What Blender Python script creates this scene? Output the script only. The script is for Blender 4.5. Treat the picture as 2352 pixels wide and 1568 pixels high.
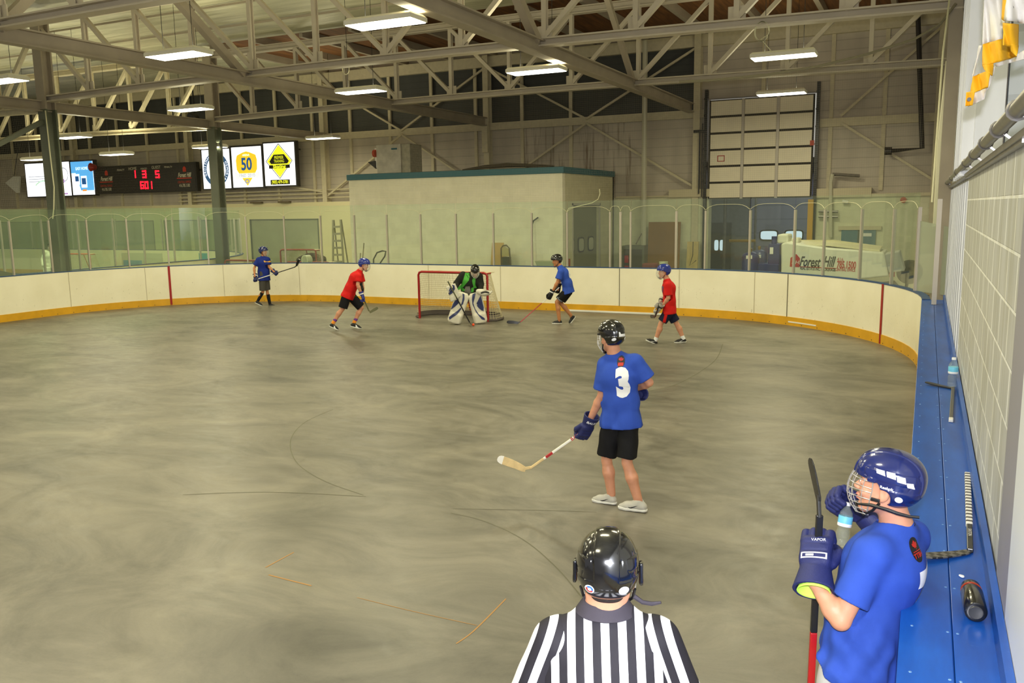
import bpy, bmesh, math, random
import numpy as np
from mathutils import Vector, Matrix
from mathutils.bvhtree import BVHTree

for o in list(bpy.data.objects):
    bpy.data.objects.remove(o)
scene = bpy.context.scene
COL = scene.collection
random.seed(7)
rng = np.random.default_rng(7)

# ------------------------------------------------------------------ camera
FPX, YAW, PITCH, ROLL, CAMH = 1958.056, 0.4514022, 0.1543166, -0.01539076, 2.8
_fwd = np.array([-math.sin(YAW)*math.cos(PITCH), math.cos(YAW)*math.cos(PITCH), -math.sin(PITCH)])
_r0 = np.array([math.cos(YAW), math.sin(YAW), 0.0])
_u0 = np.cross(_r0, _fwd)
_r = _r0*math.cos(ROLL) + _u0*math.sin(ROLL)
_u = -_r0*math.sin(ROLL) + _u0*math.cos(ROLL)
cam_data = bpy.data.cameras.new('camera')
cam = bpy.data.objects.new('camera', cam_data)
COL.objects.link(cam)
cam_data.sensor_width = 36.0
cam_data.lens = FPX/2352*36.0
cam_data.clip_start = 0.05
cam_data.clip_end = 200
M = Matrix(((_r[0], _u[0], -_fwd[0], 0), (_r[1], _u[1], -_fwd[1], 0), (_r[2], _u[2], -_fwd[2], CAMH), (0, 0, 0, 1)))
cam.matrix_world = M
scene.camera = cam

# ------------------------------------------------------------------ exposure, world, flash
scene.view_settings.view_transform = 'Standard'
scene.view_settings.look = 'None'
scene.view_settings.gamma = 1.0
scene.view_settings.use_curve_mapping = False
scene.view_settings.exposure = 0.0
world = bpy.data.worlds.new('world')
scene.world = world
world.use_nodes = True
world.node_tree.nodes['Background'].inputs[0].default_value = (1.0, 0.96, 0.84, 1)
world.node_tree.nodes['Background'].inputs[1].default_value = 0.38

def add_light(name, kind, loc, power, color, **kw):
    d = bpy.data.lights.new(name, kind)
    d.energy = power
    d.color = color
    for k, v in kw.items():
        setattr(d, k, v)
    o = bpy.data.objects.new(name, d)
    COL.objects.link(o)
    o.location = loc
    return o
# the photographer's own flash, a hand's width above the lens
add_light('camera_flash', 'POINT', (0.02, -0.05, 2.97), 860.0, (0.93, 0.94, 1.0), shadow_soft_size=0.03)
AMB = (1.0, 0.925, 0.60)
AREA_POWER = 122.0
UPF = 0.45

# ------------------------------------------------------------------ pixel rays -> points on real planes
_R = np.array([_r, -_u, _fwd])
def ray(px, py):
    return _R.T @ np.array([(px-1176.0)/FPX, (py-784.0)/FPX, 1.0])
def on_z(px, py, z):
    d = ray(px, py); t = (z-CAMH)/d[2]
    return Vector((d[0]*t, d[1]*t, z))
def on_y(px, py, y):
    d = ray(px, py); t = y/d[1]
    return Vector((d[0]*t, y, CAMH+d[2]*t))
def on_x(px, py, x):
    d = ray(px, py); t = x/d[0]
    return Vector((x, d[1]*t, CAMH+d[2]*t))

# ------------------------------------------------------------------ materials
MATS = {}
def srgb(r, g, b):
    f = lambda c: ((c/255.0+0.055)/1.055)**2.4 if c > 10 else c/255.0/12.92
    return (f(r), f(g), f(b), 1)
def mat(name, rgb, rough=0.6, metal=0.0, emit=0.0, noise=0.0, nscale=8.0, bump=0.0, bscale=60.0, coat=0.0, spec=0.5, trans=0.0):
    if name in MATS:
        return MATS[name]
    m = bpy.data.materials.new(name); m.use_nodes = True
    nt = m.node_tree; b = nt.nodes['Principled BSDF']
    c = srgb(*rgb)
    b.inputs['Base Color'].default_value = c
    b.inputs['Roughness'].default_value = rough
    b.inputs['Metallic'].default_value = metal
    b.inputs['Specular IOR Level'].default_value = spec
    if coat: 
        b.inputs['Coat Weight'].default_value = coat
        b.inputs['Coat Roughness'].default_value = 0.08
    if trans:
        b.inputs['Transmission Weight'].default_value = trans
    if emit:
        b.inputs['Emission Color'].default_value = c
        b.inputs['Emission Strength'].default_value = emit
    if noise or bump:
        tc = nt.nodes.new('ShaderNodeTexCoord')
    if noise:
        n = nt.nodes.new('ShaderNodeTexNoise'); n.inputs['Scale'].default_value = nscale
        n.inputs['Detail'].default_value = 5
        nt.links.new(tc.outputs['Object'], n.inputs['Vector'])
        mr = nt.nodes.new('ShaderNodeMapRange')
        mr.inputs[1].default_value = 0.3; mr.inputs[2].default_value = 0.7
        mr.inputs[3].default_value = 1-noise; mr.inputs[4].default_value = 1+noise*0.6
        nt.links.new(n.outputs['Fac'], mr.inputs[0])
        mx = nt.nodes.new('ShaderNodeVectorMath'); mx.operation = 'SCALE'
        mx.inputs[0].default_value = c[:3]
        nt.links.new(mr.outputs[0], mx.inputs['Scale'])
        nt.links.new(mx.outputs[0], b.inputs['Base Color'])
    if bump:
        n2 = nt.nodes.new('ShaderNodeTexNoise'); n2.inputs['Scale'].default_value = bscale
        nt.links.new(tc.outputs['Object'], n2.inputs['Vector'])
        bp = nt.nodes.new('ShaderNodeBump'); bp.inputs['Strength'].default_value = bump; bp.inputs['Distance'].default_value = 0.01
        nt.links.new(n2.outputs['Fac'], bp.inputs['Height'])
        nt.links.new(bp.outputs[0], b.inputs['Normal'])
    MATS[name] = m
    return m

class NT:
    """tiny helper for node materials"""
    def __init__(s, name, rough=0.6, metal=0.0):
        s.m = bpy.data.materials.new(name); s.m.use_nodes = True; s.t = s.m.node_tree
        s.b = s.t.nodes['Principled BSDF']; s.b.inputs['Roughness'].default_value = rough
        s.b.inputs['Metallic'].default_value = metal
        MATS[name] = s.m
        s.tc = s.t.nodes.new('ShaderNodeTexCoord')
        s.obj = s.tc.outputs['Object']
    def lk(s, a, b): s.t.links.new(a, b)
    def mapping(s, vec, scale=(1, 1, 1), rot=(0, 0, 0), loc=(0, 0, 0)):
        n = s.t.nodes.new('ShaderNodeMapping'); n.inputs['Scale'].default_value = scale
        n.inputs['Rotation'].default_value = rot; n.inputs['Location'].default_value = loc
        s.lk(vec, n.inputs['Vector']); return n.outputs[0]
    def noise(s, vec, scale, detail=4, rough=0.5, dist=0.0):
        n = s.t.nodes.new('ShaderNodeTexNoise'); n.inputs['Scale'].default_value = scale
        n.inputs['Detail'].default_value = detail; n.inputs['Roughness'].default_value = rough
        n.inputs['Distortion'].default_value = dist
        s.lk(vec, n.inputs['Vector']); return n.outputs['Fac']
    def ramp(s, fac, stops):
        n = s.t.nodes.new('ShaderNodeValToRGB'); cr = n.color_ramp
        while len(cr.elements) < len(stops): cr.elements.new(0.5)
        for e, (p, c) in zip(cr.elements, stops):
            e.position = p; e.color = c if len(c) == 4 else (*c, 1)
        s.lk(fac, n.inputs[0]); return n.outputs[0]
    def mix(s, fac, a, b, mode='MIX'):
        n = s.t.nodes.new('ShaderNodeMix'); n.data_type = 'RGBA'; n.blend_type = mode
        for inp, v in ((n.inputs[0], fac), (n.inputs[6], a), (n.inputs[7], b)):
            if isinstance(v, (int, float)): inp.default_value = v
            elif isinstance(v, tuple): inp.default_value = v
            else: s.lk(v, inp)
        return n.outputs[2]
    def math(s, op, a, b=0.0, c=0.0):
        n = s.t.nodes.new('ShaderNodeMath'); n.operation = op
        for i, v in enumerate((a, b, c)):
            if isinstance(v, (int, float)): n.inputs[i].default_value = v
            else: s.lk(v, n.inputs[i])
        return n.outputs[0]
    def sep(s, vec):
        n = s.t.nodes.new('ShaderNodeSeparateXYZ'); s.lk(vec, n.inputs[0]); return n.outputs
    def comb(s, x, y, z):
        n = s.t.nodes.new('ShaderNodeCombineXYZ')
        for i, v in enumerate((x, y, z)):
            if isinstance(v, (int, float)): n.inputs[i].default_value = v
            else: s.lk(v, n.inputs[i])
        return n.outputs[0]
    def bump(s, h, strength=0.3, dist=0.01):
        n = s.t.nodes.new('ShaderNodeBump'); n.inputs['Strength'].default_value = strength
        n.inputs['Distance'].default_value = dist
        s.lk(h, n.inputs['Height']); s.lk(n.outputs[0], s.b.inputs['Normal'])
    def color(s, c): s.lk(c, s.b.inputs['Base Color'])

# ------------------------------------------------------------------ mesh helpers
def tag(o, label=None, cat=None, group=None, kind=None):
    if label: o['label'] = label
    if cat: o['category'] = cat
    if group: o['group'] = group
    if kind: o['kind'] = kind
    return o
def empty(name, loc=(0, 0, 0), rz=0.0):
    o = bpy.data.objects.new(name, None); COL.objects.link(o)
    o.location = loc; o.rotation_euler = (0, 0, rz); o.empty_display_size = 0.1
    return o
class MB:
    """mesh builder in world (or the thing's local) coordinates"""
    def __init__(s): s.v = []; s.f = []; s.mi = []; s.cur = 0
    def add(s, vs, fs):
        n = len(s.v); s.v += [tuple(v) for v in vs]
        for f in fs: s.f.append([i+n for i in f]); s.mi.append(s.cur)
    def box(s, lo, hi):
        x0, y0, z0 = lo; x1, y1, z1 = hi
        s.add([(x0,y0,z0),(x1,y0,z0),(x1,y1,z0),(x0,y1,z0),(x0,y0,z1),(x1,y0,z1),(x1,y1,z1),(x0,y1,z1)],
              [(0,3,2,1),(4,5,6,7),(0,1,5,4),(1,2,6,5),(2,3,7,6),(3,0,4,7)])
        return s
    def obox(s, c, ax, ay, az, h):
        c = Vector(c); ax = Vector(ax).normalized(); ay = Vector(ay).normalized(); az = Vector(az).normalized()
        vs = []
        for k in (-1, 1):
            for i, j in ((-1,-1),(1,-1),(1,1),(-1,1)):
                vs.append(c+ax*h[0]*i+ay*h[1]*j+az*h[2]*k)
        s.add(vs, [(0,3,2,1),(4,5,6,7),(0,1,5,4),(1,2,6,5),(2,3,7,6),(3,0,4,7)])
        return s
    def bar(s, a, b, w, h=None, up=(0, 0, 1)):
        h = w if h is None else h
        a = Vector(a); b = Vector(b); d = b-a; L = d.length
        if L < 1e-6: return s
        d.normalize(); u = Vector(up)
        if abs(d.dot(u)) > 0.98: u = Vector((0, 1, 0))
        side = d.cross(u).normalized(); u = side.cross(d).normalized()
        return s.obox((a+b)/2, side, u, d, (w/2, h/2, L/2)) if True else s
    def ibeam(s, a, b, w, h, t=0.015):
        a = Vector(a); b = Vector(b); d = (b-a).normalized(); u = Vector((0, 0, 1))
        if abs(d.dot(u)) > 0.98: u = Vector((0, 1, 0))
        side = d.cross(u).normalized(); u = side.cross(d).normalized(); c = (a+b)/2; L = (b-a).length/2
        s.obox(c+u*(h/2-t/2), side, u, d, (w/2, t/2, L)); s.obox(c-u*(h/2-t/2), side, u, d, (w/2, t/2, L))
        s.obox(c, side, u, d, (t/2, h/2-t, L))
        return s
    def tube(s, pts, r, n=8, cap=True, closed=False):
        pts = [Vector(p) for p in pts]; m = len(pts)
        rr = r if isinstance(r, (list, tuple)) else [r]*m
        rings = []; prev = None
        for i, p in enumerate(pts):
            if closed: d = pts[(i+1) % m]-pts[i-1]
            else: d = pts[min(i+1, m-1)]-pts[max(i-1, 0)]
            d.normalize()
            if prev is None:
                u = Vector((0, 0, 1)) if abs(d.z) < 0.9 else Vector((1, 0, 0))
                e = d.cross(u).normalized()
            else:
                e = (prev-d*prev.dot(d))
                e = e.normalized() if e.length > 1e-6 else d.orthogonal().normalized()
            prev = e; g = d.cross(e)
            rings.append([p+(e*math.cos(2*math.pi*k/n)+g*math.sin(2*math.pi*k/n))*rr[i] for k in range(n)])
        vs = [v for ring in rings for v in ring]; fs = []
        for i in range(m if closed else m-1):
            for k in range(n):
                a0 = i*n+k; a1 = i*n+(k+1) % n; j = (i+1) % m
                fs.append((a0, a1, j*n+(k+1) % n, j*n+k))
        if cap and not closed:
            fs.append(tuple(reversed(range(n)))); fs.append(tuple(range((m-1)*n, m*n)))
        s.add(vs, fs); return s
    def lathe(s, prof, c=(0, 0, 0), n=24, axis=(0, 0, 1)):
        az = Vector(axis).normalized(); ax = az.orthogonal().normalized(); ay = az.cross(ax); c = Vector(c)
        vs = []; fs = []
        for r, z in prof:
            for k in range(n):
                a = 2*math.pi*k/n; vs.append(c+az*z+(ax*math.cos(a)+ay*math.sin(a))*r)
        for i in range(len(prof)-1):
            for k in range(n):
                fs.append((i*n+k, i*n+(k+1) % n, (i+1)*n+(k+1) % n, (i+1)*n+k))
        fs.append(tuple(reversed(range(n)))); fs.append(tuple(range((len(prof)-1)*n, len(prof)*n)))
        s.add(vs, fs); return s
    def prism(s, pts, off):
        """polygon extruded by vector off"""
        n = len(pts); off = Vector(off); pts = [Vector(p) for p in pts]
        s.add(pts+[p+off for p in pts], [tuple(reversed(range(n))), tuple(range(n, 2*n))]+[(i, (i+1) % n, n+(i+1) % n, n+i) for i in range(n)])
        return s
    def loft(s, rings, cap=True, closed=True):
        n = len(rings[0]); vs = [v for r in rings for v in r]; fs = []
        for i in range(len(rings)-1):
            for k in range(n if closed else n-1):
                fs.append((i*n+k, i*n+(k+1) % n, (i+1)*n+(k+1) % n, (i+1)*n+k))
        if cap and closed:
            fs.append(tuple(reversed(range(n)))); fs.append(tuple(range((len(rings)-1)*n, len(rings)*n)))
        s.add(vs, fs); return s
    def build(s, name, m, parent=None, smooth=False, bevel=0.0, label=None, fix=True):
        me = bpy.data.meshes.new(name); me.from_pydata(s.v, [], s.f)
        if fix:
            bm = bmesh.new(); bm.from_mesh(me); bmesh.ops.recalc_face_normals(bm, faces=bm.faces); bm.to_mesh(me); bm.free()
        ms = m if isinstance(m, (list, tuple)) else [m]
        for q in ms: me.materials.append(q)
        if len(ms) > 1: me.polygons.foreach_set('material_index', s.mi)
        if smooth:
            me.polygons.foreach_set('use_smooth', [True]*len(me.polygons))
        o = bpy.data.objects.new(name, me); COL.objects.link(o)
        if smooth and smooth != 'full':
            try: me.set_sharp_from_angle(angle=math.radians(40))
            except Exception: pass
        if bevel:
            bv = o.modifiers.new('bevel', 'BEVEL'); bv.width = bevel; bv.segments = 2; bv.limit_method = 'ANGLE'
        if parent is not None: attach(o, parent)
        if label: o['label'] = label
        return o
def attach(o, parent):
    """parent while keeping the world-space geometry"""
    par = parent; mw = Matrix.Identity(4); chain = []
    while par is not None: chain.append(par); par = par.parent
    for p in reversed(chain): mw = mw @ (p.matrix_parent_inverse @ p.matrix_basis)
    o.parent = parent
    o.matrix_parent_inverse = mw.inverted()
    return o
def rebase(thing):
    return thing
def copy_tree(o, parent=None, mw=None):
    c = o.copy(); COL.objects.link(c)
    if parent is not None: c.parent = parent
    for ch in list(o.children): copy_tree(ch, c)
    return c

# ------------------------------------------------------------------ text and flat marks
def text_polys(body, size=1.0, shear=0.0, bold=0.0, align='CENTER', space=1.0):
    c = bpy.data.curves.new('writing', 'FONT'); c.body = body; c.size = size; c.shear = shear
    c.offset = bold; c.align_x = align; c.align_y = 'CENTER'; c.space_character = space; c.resolution_u = 3
    o = bpy.data.objects.new('writing', c); COL.objects.link(o)
    dg = bpy.context.evaluated_depsgraph_get(); dg.update()
    me = bpy.data.meshes.new_from_object(o.evaluated_get(dg))
    vs = [tuple(v.co[:2]) for v in me.vertices]; fs = [tuple(p.vertices) for p in me.polygons]
    bpy.data.objects.remove(o); bpy.data.curves.remove(c); bpy.data.meshes.remove(me)
    return vs, fs
class Flat:
    """flat shapes on a plane: origin, right, up; thickness gives every mark a real body"""
    def __init__(s, o, right, up, lift=0.004):
        s.o = Vector(o); s.r = Vector(right).normalized(); s.u = Vector(up).normalized()
        s.n = s.r.cross(s.u).normalized(); s.lift = lift; s.mb = MB()
    def P(s, x, y, z=None): return s.o+s.r*x+s.u*y+s.n*(s.lift if z is None else z)
    def poly(s, pts, z=None):
        s.mb.add([s.P(x, y, z) for x, y in pts], [tuple(range(len(pts)))]); return s
    def rect(s, x0, y0, x1, y1, z=None): return s.poly([(x0,y0),(x1,y0),(x1,y1),(x0,y1)], z)
    def text(s, body, x, y, size, wscale=1.0, rot=0.0, **kw):
        vs, fs = text_polys(body, size, **kw); c, si = math.cos(rot), math.sin(rot)
        s.mb.add([s.P(x+(a*wscale)*c-b*si, y+(a*wscale)*si+b*c) for a, b in vs], fs); return s
    def ring(s, x, y, r0, r1, n=40, a0=0, a1=2*math.pi, sy=1.0):
        vs = []; fs = []
        for i in range(n+1):
            a = a0+(a1-a0)*i/n
            vs += [s.P(x+r0*math.cos(a), y+r0*math.sin(a)*sy), s.P(x+r1*math.cos(a), y+r1*math.sin(a)*sy)]
        for i in range(n): fs.append((2*i, 2*i+1, 2*i+3, 2*i+2))
        s.mb.add(vs, fs); return s
    def disc(s, x, y, rx, ry=None, n=28, z=None):
        ry = rx if ry is None else ry
        return s.poly([(x+rx*math.cos(2*math.pi*i/n), y+ry*math.sin(2*math.pi*i/n)) for i in range(n)], z)
    def build(s, name, m, parent, label=None, target=None, off=0.003, maxe=0.02):
        if target is not None:      # wrap onto the surface of target
            bm = bmesh.new()
            vs = [bm.verts.new(v) for v in s.mb.v]
            for f in s.mb.f:
                try: bm.faces.new([vs[i] for i in f])
                except ValueError: pass
            bmesh.ops.triangulate(bm, faces=bm.faces)
            for _ in range(6):
                es = [e for e in bm.edges if e.calc_length() > maxe]
                if not es: break
                bmesh.ops.subdivide_edges(bm, edges=es, cuts=1)
                bmesh.ops.triangulate(bm, faces=bm.faces)
            me = target.data; mv = [v.co.copy() for v in me.vertices]
            bvh = BVHTree.FromPolygons(mv, [tuple(p.vertices) for p in me.polygons])
            for v in bm.verts:
                hit = bvh.ray_cast(v.co+s.n*0.3, -s.n, 1.0)
                if hit[0] is None:
                    q = bvh.find_nearest(v.co); v.co = q[0]+q[1]*off
                else:
                    v.co = hit[0]+s.n*off
            me2 = bpy.data.meshes.new(name); bm.to_mesh(me2); bm.free()
            me2.materials.append(m)
            me2.polygons.foreach_set('use_smooth', [True]*len(me2.polygons))
            o = bpy.data.objects.new(name, me2); COL.objects.link(o)
            attach(o, parent)
            if label: o['label'] = label
            return o
        return s.mb.build(name, m, parent, label=label, fix=False)

# ------------------------------------------------------------------ distance-field modelling
def _n(v): 
    v = np.asarray(v, dtype=np.float64); return v/np.linalg.norm(v)
class Field:
    def __init__(s, lo, hi, h):
        s.h = h; s.lo = np.array(lo, float)-2*h; n = np.ceil((np.array(hi, float)+2*h-s.lo)/h).astype(int)+1
        s.n = n; s.ax = [(s.lo[i]+h*np.arange(n[i])).astype(np.float32) for i in range(3)]
        s.F = np.full(tuple(n), 1.0, np.float32)
    def _reg(s, lo, hi):
        a = np.maximum(np.floor((np.array(lo)-s.lo)/s.h).astype(int), 0)
        b = np.minimum(np.ceil((np.array(hi)-s.lo)/s.h).astype(int)+1, s.n)
        if np.any(b <= a): return None
        sl = tuple(slice(a[i], b[i]) for i in range(3))
        return sl, s.ax[0][sl[0]][:, None, None], s.ax[1][sl[1]][None, :, None], s.ax[2][sl[2]][None, None, :]
    def _put(s, sl, d, k, op):
        A = s.F[sl]
        if op == 'u':
            if k > 0:
                h = np.maximum(k-np.abs(A-d), 0)/k; s.F[sl] = np.minimum(A, d)-h*h*k*0.25
            else: s.F[sl] = np.minimum(A, d)
        elif op == 's':
            d = -d
            if k > 0:
                h = np.maximum(k-np.abs(A-d), 0)/k; s.F[sl] = np.maximum(A, d)+h*h*k*0.25
            else: s.F[sl] = np.maximum(A, d)
    def cone(s, a, b, ra, rb, k=0.02, op='u', w=1.0, side=None, flatcap=False):
        """tapered capsule; w widens it along 'side'"""
        a = np.asarray(a, float); b = np.asarray(b, float)
        R = max(ra, rb)*max(w, 1)+k+3*s.h
        rg = s._reg(np.minimum(a, b)-R, np.maximum(a, b)+R)
        if rg is None: return s
        sl, X, Y, Z = rg
        X = X-a[0]; Y = Y-a[1]; Z = Z-a[2]
        d = b-a; L = np.linalg.norm(d)
        if L < 1e-6: d = np.array([0, 0, 1.0]); L = 1e-6
        else: d = d/L
        t = X*d[0]+Y*d[1]+Z*d[2]
        q2 = X*X+Y*Y+Z*Z-t*t
        if w != 1.0:
            sv = np.asarray(side, float); sv = sv-d*(sv@d); sv = sv/np.linalg.norm(sv)
            u = X*sv[0]+Y*sv[1]+Z*sv[2]
            q2 = q2-u*u*(1-1/(w*w))
        q = np.sqrt(np.maximum(q2, 0))
        tt = np.clip(t/L, 0, 1); r = ra+(rb-ra)*tt
        if flatcap:
            dd = np.maximum(q-r, np.maximum(-t, t-L))
        else:
            dt = t-tt*L
            dd = np.sqrt(q*q+dt*dt)-r
        s._put(sl, dd.astype(np.float32), k, op); return s
    def chain(s, pts, rs, k=0.02, op='u', w=1.0, side=None):
        for i in range(len(pts)-1): s.cone(pts[i], pts[i+1], rs[i], rs[i+1], k, op, w, side)
        return s
    def ell(s, c, r, ax=None, k=0.02, op='u', p=2.0):
        c = np.asarray(c, float); r = np.asarray(r, float); R = r.max()+k+3*s.h
        rg = s._reg(c-R, c+R)
        if rg is None: return s
        sl, X, Y, Z = rg; X = X-c[0]; Y = Y-c[1]; Z = Z-c[2]
        if ax is None: ax = np.eye(3)
        q = 0
        for i in range(3):
            u = np.abs((X*ax[i][0]+Y*ax[i][1]+Z*ax[i][2])/r[i])
            q = q+u**p
        d = (q**(1/p)-1)*r.min()
        s._put(sl, d.astype(np.float32), k, op); return s
    def box(s, c, hs, ax=None, rd=0.01, k=0.0, op='u'):
        c = np.asarray(c, float); hs = np.asarray(hs, float); R = np.linalg.norm(hs)+rd+k+3*s.h
        rg = s._reg(c-R, c+R)
        if rg is None: return s
        sl, X, Y, Z = rg; X = X-c[0]; Y = Y-c[1]; Z = Z-c[2]
        if ax is None: ax = np.eye(3)
        qs = [np.abs(X*a[0]+Y*a[1]+Z*a[2])-(hh-rd) for a, hh in zip(ax, hs)]
        out = np.sqrt(sum(np.maximum(q, 0)**2 for q in qs)); ins = np.minimum(np.maximum(np.maximum(qs[0], qs[1]), qs[2]), 0)
        s._put(sl, (out+ins-rd).astype(np.float32), k, op); return s
    def panel(s, c, r, p, bc, bh, k=0.003, rd=0.01):
        """union with (superellipsoid AND box): a raised panel that follows the shell"""
        X = s.ax[0][:, None, None]; Y = s.ax[1][None, :, None]; Z = s.ax[2][None, None, :]
        d1 = ((np.abs((X-c[0])/r[0])**p+np.abs((Y-c[1])/r[1])**p+np.abs((Z-c[2])/r[2])**p)**(1/p)-1)*min(r)
        q = [np.abs(A-b)-(h_-rd) for A, b, h_ in zip((X, Y, Z), bc, bh)]
        d2 = np.sqrt(sum(np.maximum(a, 0)**2 for a in q))+np.minimum(np.maximum(np.maximum(q[0], q[1]), q[2]), 0)-rd
        s._put((slice(None),)*3, np.maximum(d1, d2).astype(np.float32), k, 'u'); return s
    def cut(s, p, n, k=0.0):
        """remove the half space on the side n points to"""
        n = _n(n); p = np.asarray(p, float)
        X = s.ax[0][:, None, None]; Y = s.ax[1][None, :, None]; Z = s.ax[2][None, None, :]
        d = ((X-p[0])*n[0]+(Y-p[1])*n[1]+(Z-p[2])*n[2]).astype(np.float32)
        if k > 0:
            h = np.maximum(k-np.abs(s.F-d), 0)/k; s.F = np.maximum(s.F, d)+h*h*k*0.25
        else: s.F = np.maximum(s.F, d)
        return s
    def disp(s, fn):
        X = s.ax[0][:, None, None]; Y = s.ax[1][None, :, None]; Z = s.ax[2][None, None, :]
        s.F = s.F+fn(X, Y, Z).astype(np.float32); return s
    def mesh(s, name, m, parent=None, label=None, smooth_it=1):
        F = s.F; F[0] = F[-1] = 1; F[:, 0] = F[:, -1] = 1; F[:, :, 0] = F[:, :, -1] = 1
        neg = F < 0
        nx, ny, nz = F.shape
        # active cells
        c = np.zeros((nx-1, ny-1, nz-1), np.uint8)
        for i in (0, 1):
            for j in (0, 1):
                for k in (0, 1):
                    c += neg[i:nx-1+i, j:ny-1+j, k:nz-1+k]
        act = (c > 0) & (c < 8)
        idx = np.argwhere(act)
        vid = np.full(act.shape, -1, np.int64); vid[act] = np.arange(len(idx))
        acc = np.zeros((len(idx), 3)); cnt = np.zeros(len(idx))
        corners = [(i, j, k) for i in (0, 1) for j in (0, 1) for k in (0, 1)]
        for a in corners:
            for ax_ in range(3):
                if a[ax_] == 1: continue
                b = list(a); b[ax_] = 1
                fa = F[idx[:, 0]+a[0], idx[:, 1]+a[1], idx[:, 2]+a[2]]
                fb = F[idx[:, 0]+b[0], idx[:, 1]+b[1], idx[:, 2]+b[2]]
                cr = (fa < 0) != (fb < 0)
                t = np.where(cr, fa/np.where(cr, fa-fb, 1), 0)
                p = np.tile(np.array(a, float), (len(idx), 1)); p[:, ax_] += t
                acc[cr] += p[cr]; cnt[cr] += 1
        V = s.lo+(idx+acc/cnt[:, None])*s.h
        quads = []
        for ax_ in range(3):
            o1, o2 = (ax_+1) % 3, (ax_+2) % 3
            sl0 = [slice(1, -1)]*3; sl1 = [slice(1, -1)]*3
            sl0[ax_] = slice(0, -1); sl1[ax_] = slice(1, None)
            A = neg[tuple(sl0)]; B = neg[tuple(sl1)]
            e = np.argwhere(A != B)
            if len(e) == 0: continue
            off = np.ones(3, int); off[ax_] = 0
            base = e+off
            ins = A[e[:, 0], e[:, 1], e[:, 2]]
            def vv(d1, d2):
                q = base.copy(); q[:, o1] -= d1; q[:, o2] -= d2
                return vid[q[:, 0], q[:, 1], q[:, 2]]
            Q = np.stack([vv(1, 1), vv(0, 1), vv(0, 0), vv(1, 0)], 1)
            Q[~ins] = Q[~ins][:, ::-1]
            quads.append(Q)
        Q = np.concatenate(quads); Q = Q[(Q >= 0).all(1)]
        if smooth_it:      # light Laplacian smoothing
            for _ in range(smooth_it):
                S = np.zeros_like(V); N = np.zeros(len(V))
                for a_, b_ in ((0, 1), (1, 2), (2, 3), (3, 0)):
                    np.add.at(S, Q[:, a_], V[Q[:, b_]]); np.add.at(N, Q[:, a_], 1)
                    np.add.at(S, Q[:, b_], V[Q[:, a_]]); np.add.at(N, Q[:, b_], 1)
                V = V*0.5+0.5*S/np.maximum(N, 1)[:, None]
        me = bpy.data.meshes.new(name)
        me.vertices.add(len(V)); me.vertices.foreach_set('co', V.astype(np.float32).ravel())
        me.loops.add(len(Q)*4); me.loops.foreach_set('vertex_index', Q.ravel().astype(np.int32))
        me.polygons.add(len(Q)); me.polygons.foreach_set('loop_start', np.arange(0, len(Q)*4, 4, dtype=np.int32))
        me.polygons.foreach_set('loop_total', np.full(len(Q), 4, np.int32))
        me.polygons.foreach_set('use_smooth', np.ones(len(Q), bool))
        me.update(calc_edges=True); me.validate()
        me.materials.append(m)
        o = bpy.data.objects.new(name, me); COL.objects.link(o)
        if parent is not None: attach(o, parent)
        if label: o['label'] = label
        return o
def vattr(o, name, fn):
    me = o.data; n = len(me.vertices); co = np.empty(n*3, np.float32); me.vertices.foreach_get('co', co)
    a = me.attributes.new(name, 'FLOAT', 'POINT'); a.data.foreach_set('value', fn(co.reshape(-1, 3)).astype(np.float32))
# ================================================================== MATERIALS OF THE PLACE
def floor_material():
    n = NT('concrete_floor', 0.42)
    v = n.obj
    vs = n.mapping(v, scale=(0.8, 1.3, 1), rot=(0, 0, math.radians(24)))
    a = n.noise(vs, 0.8, 10, 0.68, 1.0)
    b = n.noise(v, 0.35, 3, 0.5)
    c = n.noise(vs, 4.5, 6, 0.6, 0.6)
    f = n.noise(v, 60, 3, 0.6)
    base = n.ramp(a, [(0.30, srgb(86, 83, 75)), (0.43, srgb(106, 102, 92)), (0.55, srgb(121, 116, 105)), (0.72, srgb(138, 132, 118))])
    sm = n.ramp(b, [(0.36, (0.62, 0.64, 0.60, 1)), (0.52, (1, 1, 1, 1))])
    col = n.mix(0.6, base, sm, 'MULTIPLY')
    fine = n.ramp(c, [(0.3, (0.84, 0.84, 0.82, 1)), (0.62, (1.05, 1.05, 1.04, 1))])
    col = n.mix(0.75, col, fine, 'MULTIPLY')
    sp = n.ramp(f, [(0.25, (0.85, 0.85, 0.85, 1)), (0.5, (1, 1, 1, 1))])
    col = n.mix(0.5, col, sp, 'MULTIPLY')
    n.color(col)
    rr = n.ramp(c, [(0.3, (0.34, 0.34, 0.34, 1)), (0.7, (0.50, 0.50, 0.50, 1))])
    n.lk(rr, n.b.inputs['Roughness'])
    n.bump(n.noise(v, 35, 4), 0.10, 0.004)
    return n.m
def board_material():
    n = NT('white_board_plastic', 0.33)
    v = n.obj
    a = n.noise(v, 1.2, 4)
    base = n.ramp(a, [(0.3, srgb(238, 232, 206)), (0.7, srgb(248, 243, 220))])
    b = n.noise(n.mapping(v, scale=(1, 1, 0.6)), 26, 3, 0.6)
    sc = n.ramp(b, [(0.28, (0.55, 0.52, 0.45, 1)), (0.335, (1, 1, 1, 1))])
    zz = n.sep(v)[2]
    low = n.math('LESS_THAN', zz, 0.75)
    col = n.mix(n.math('MULTIPLY', low, 0.7), base, sc, 'MULTIPLY')
    n.color(col); return n.m
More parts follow.
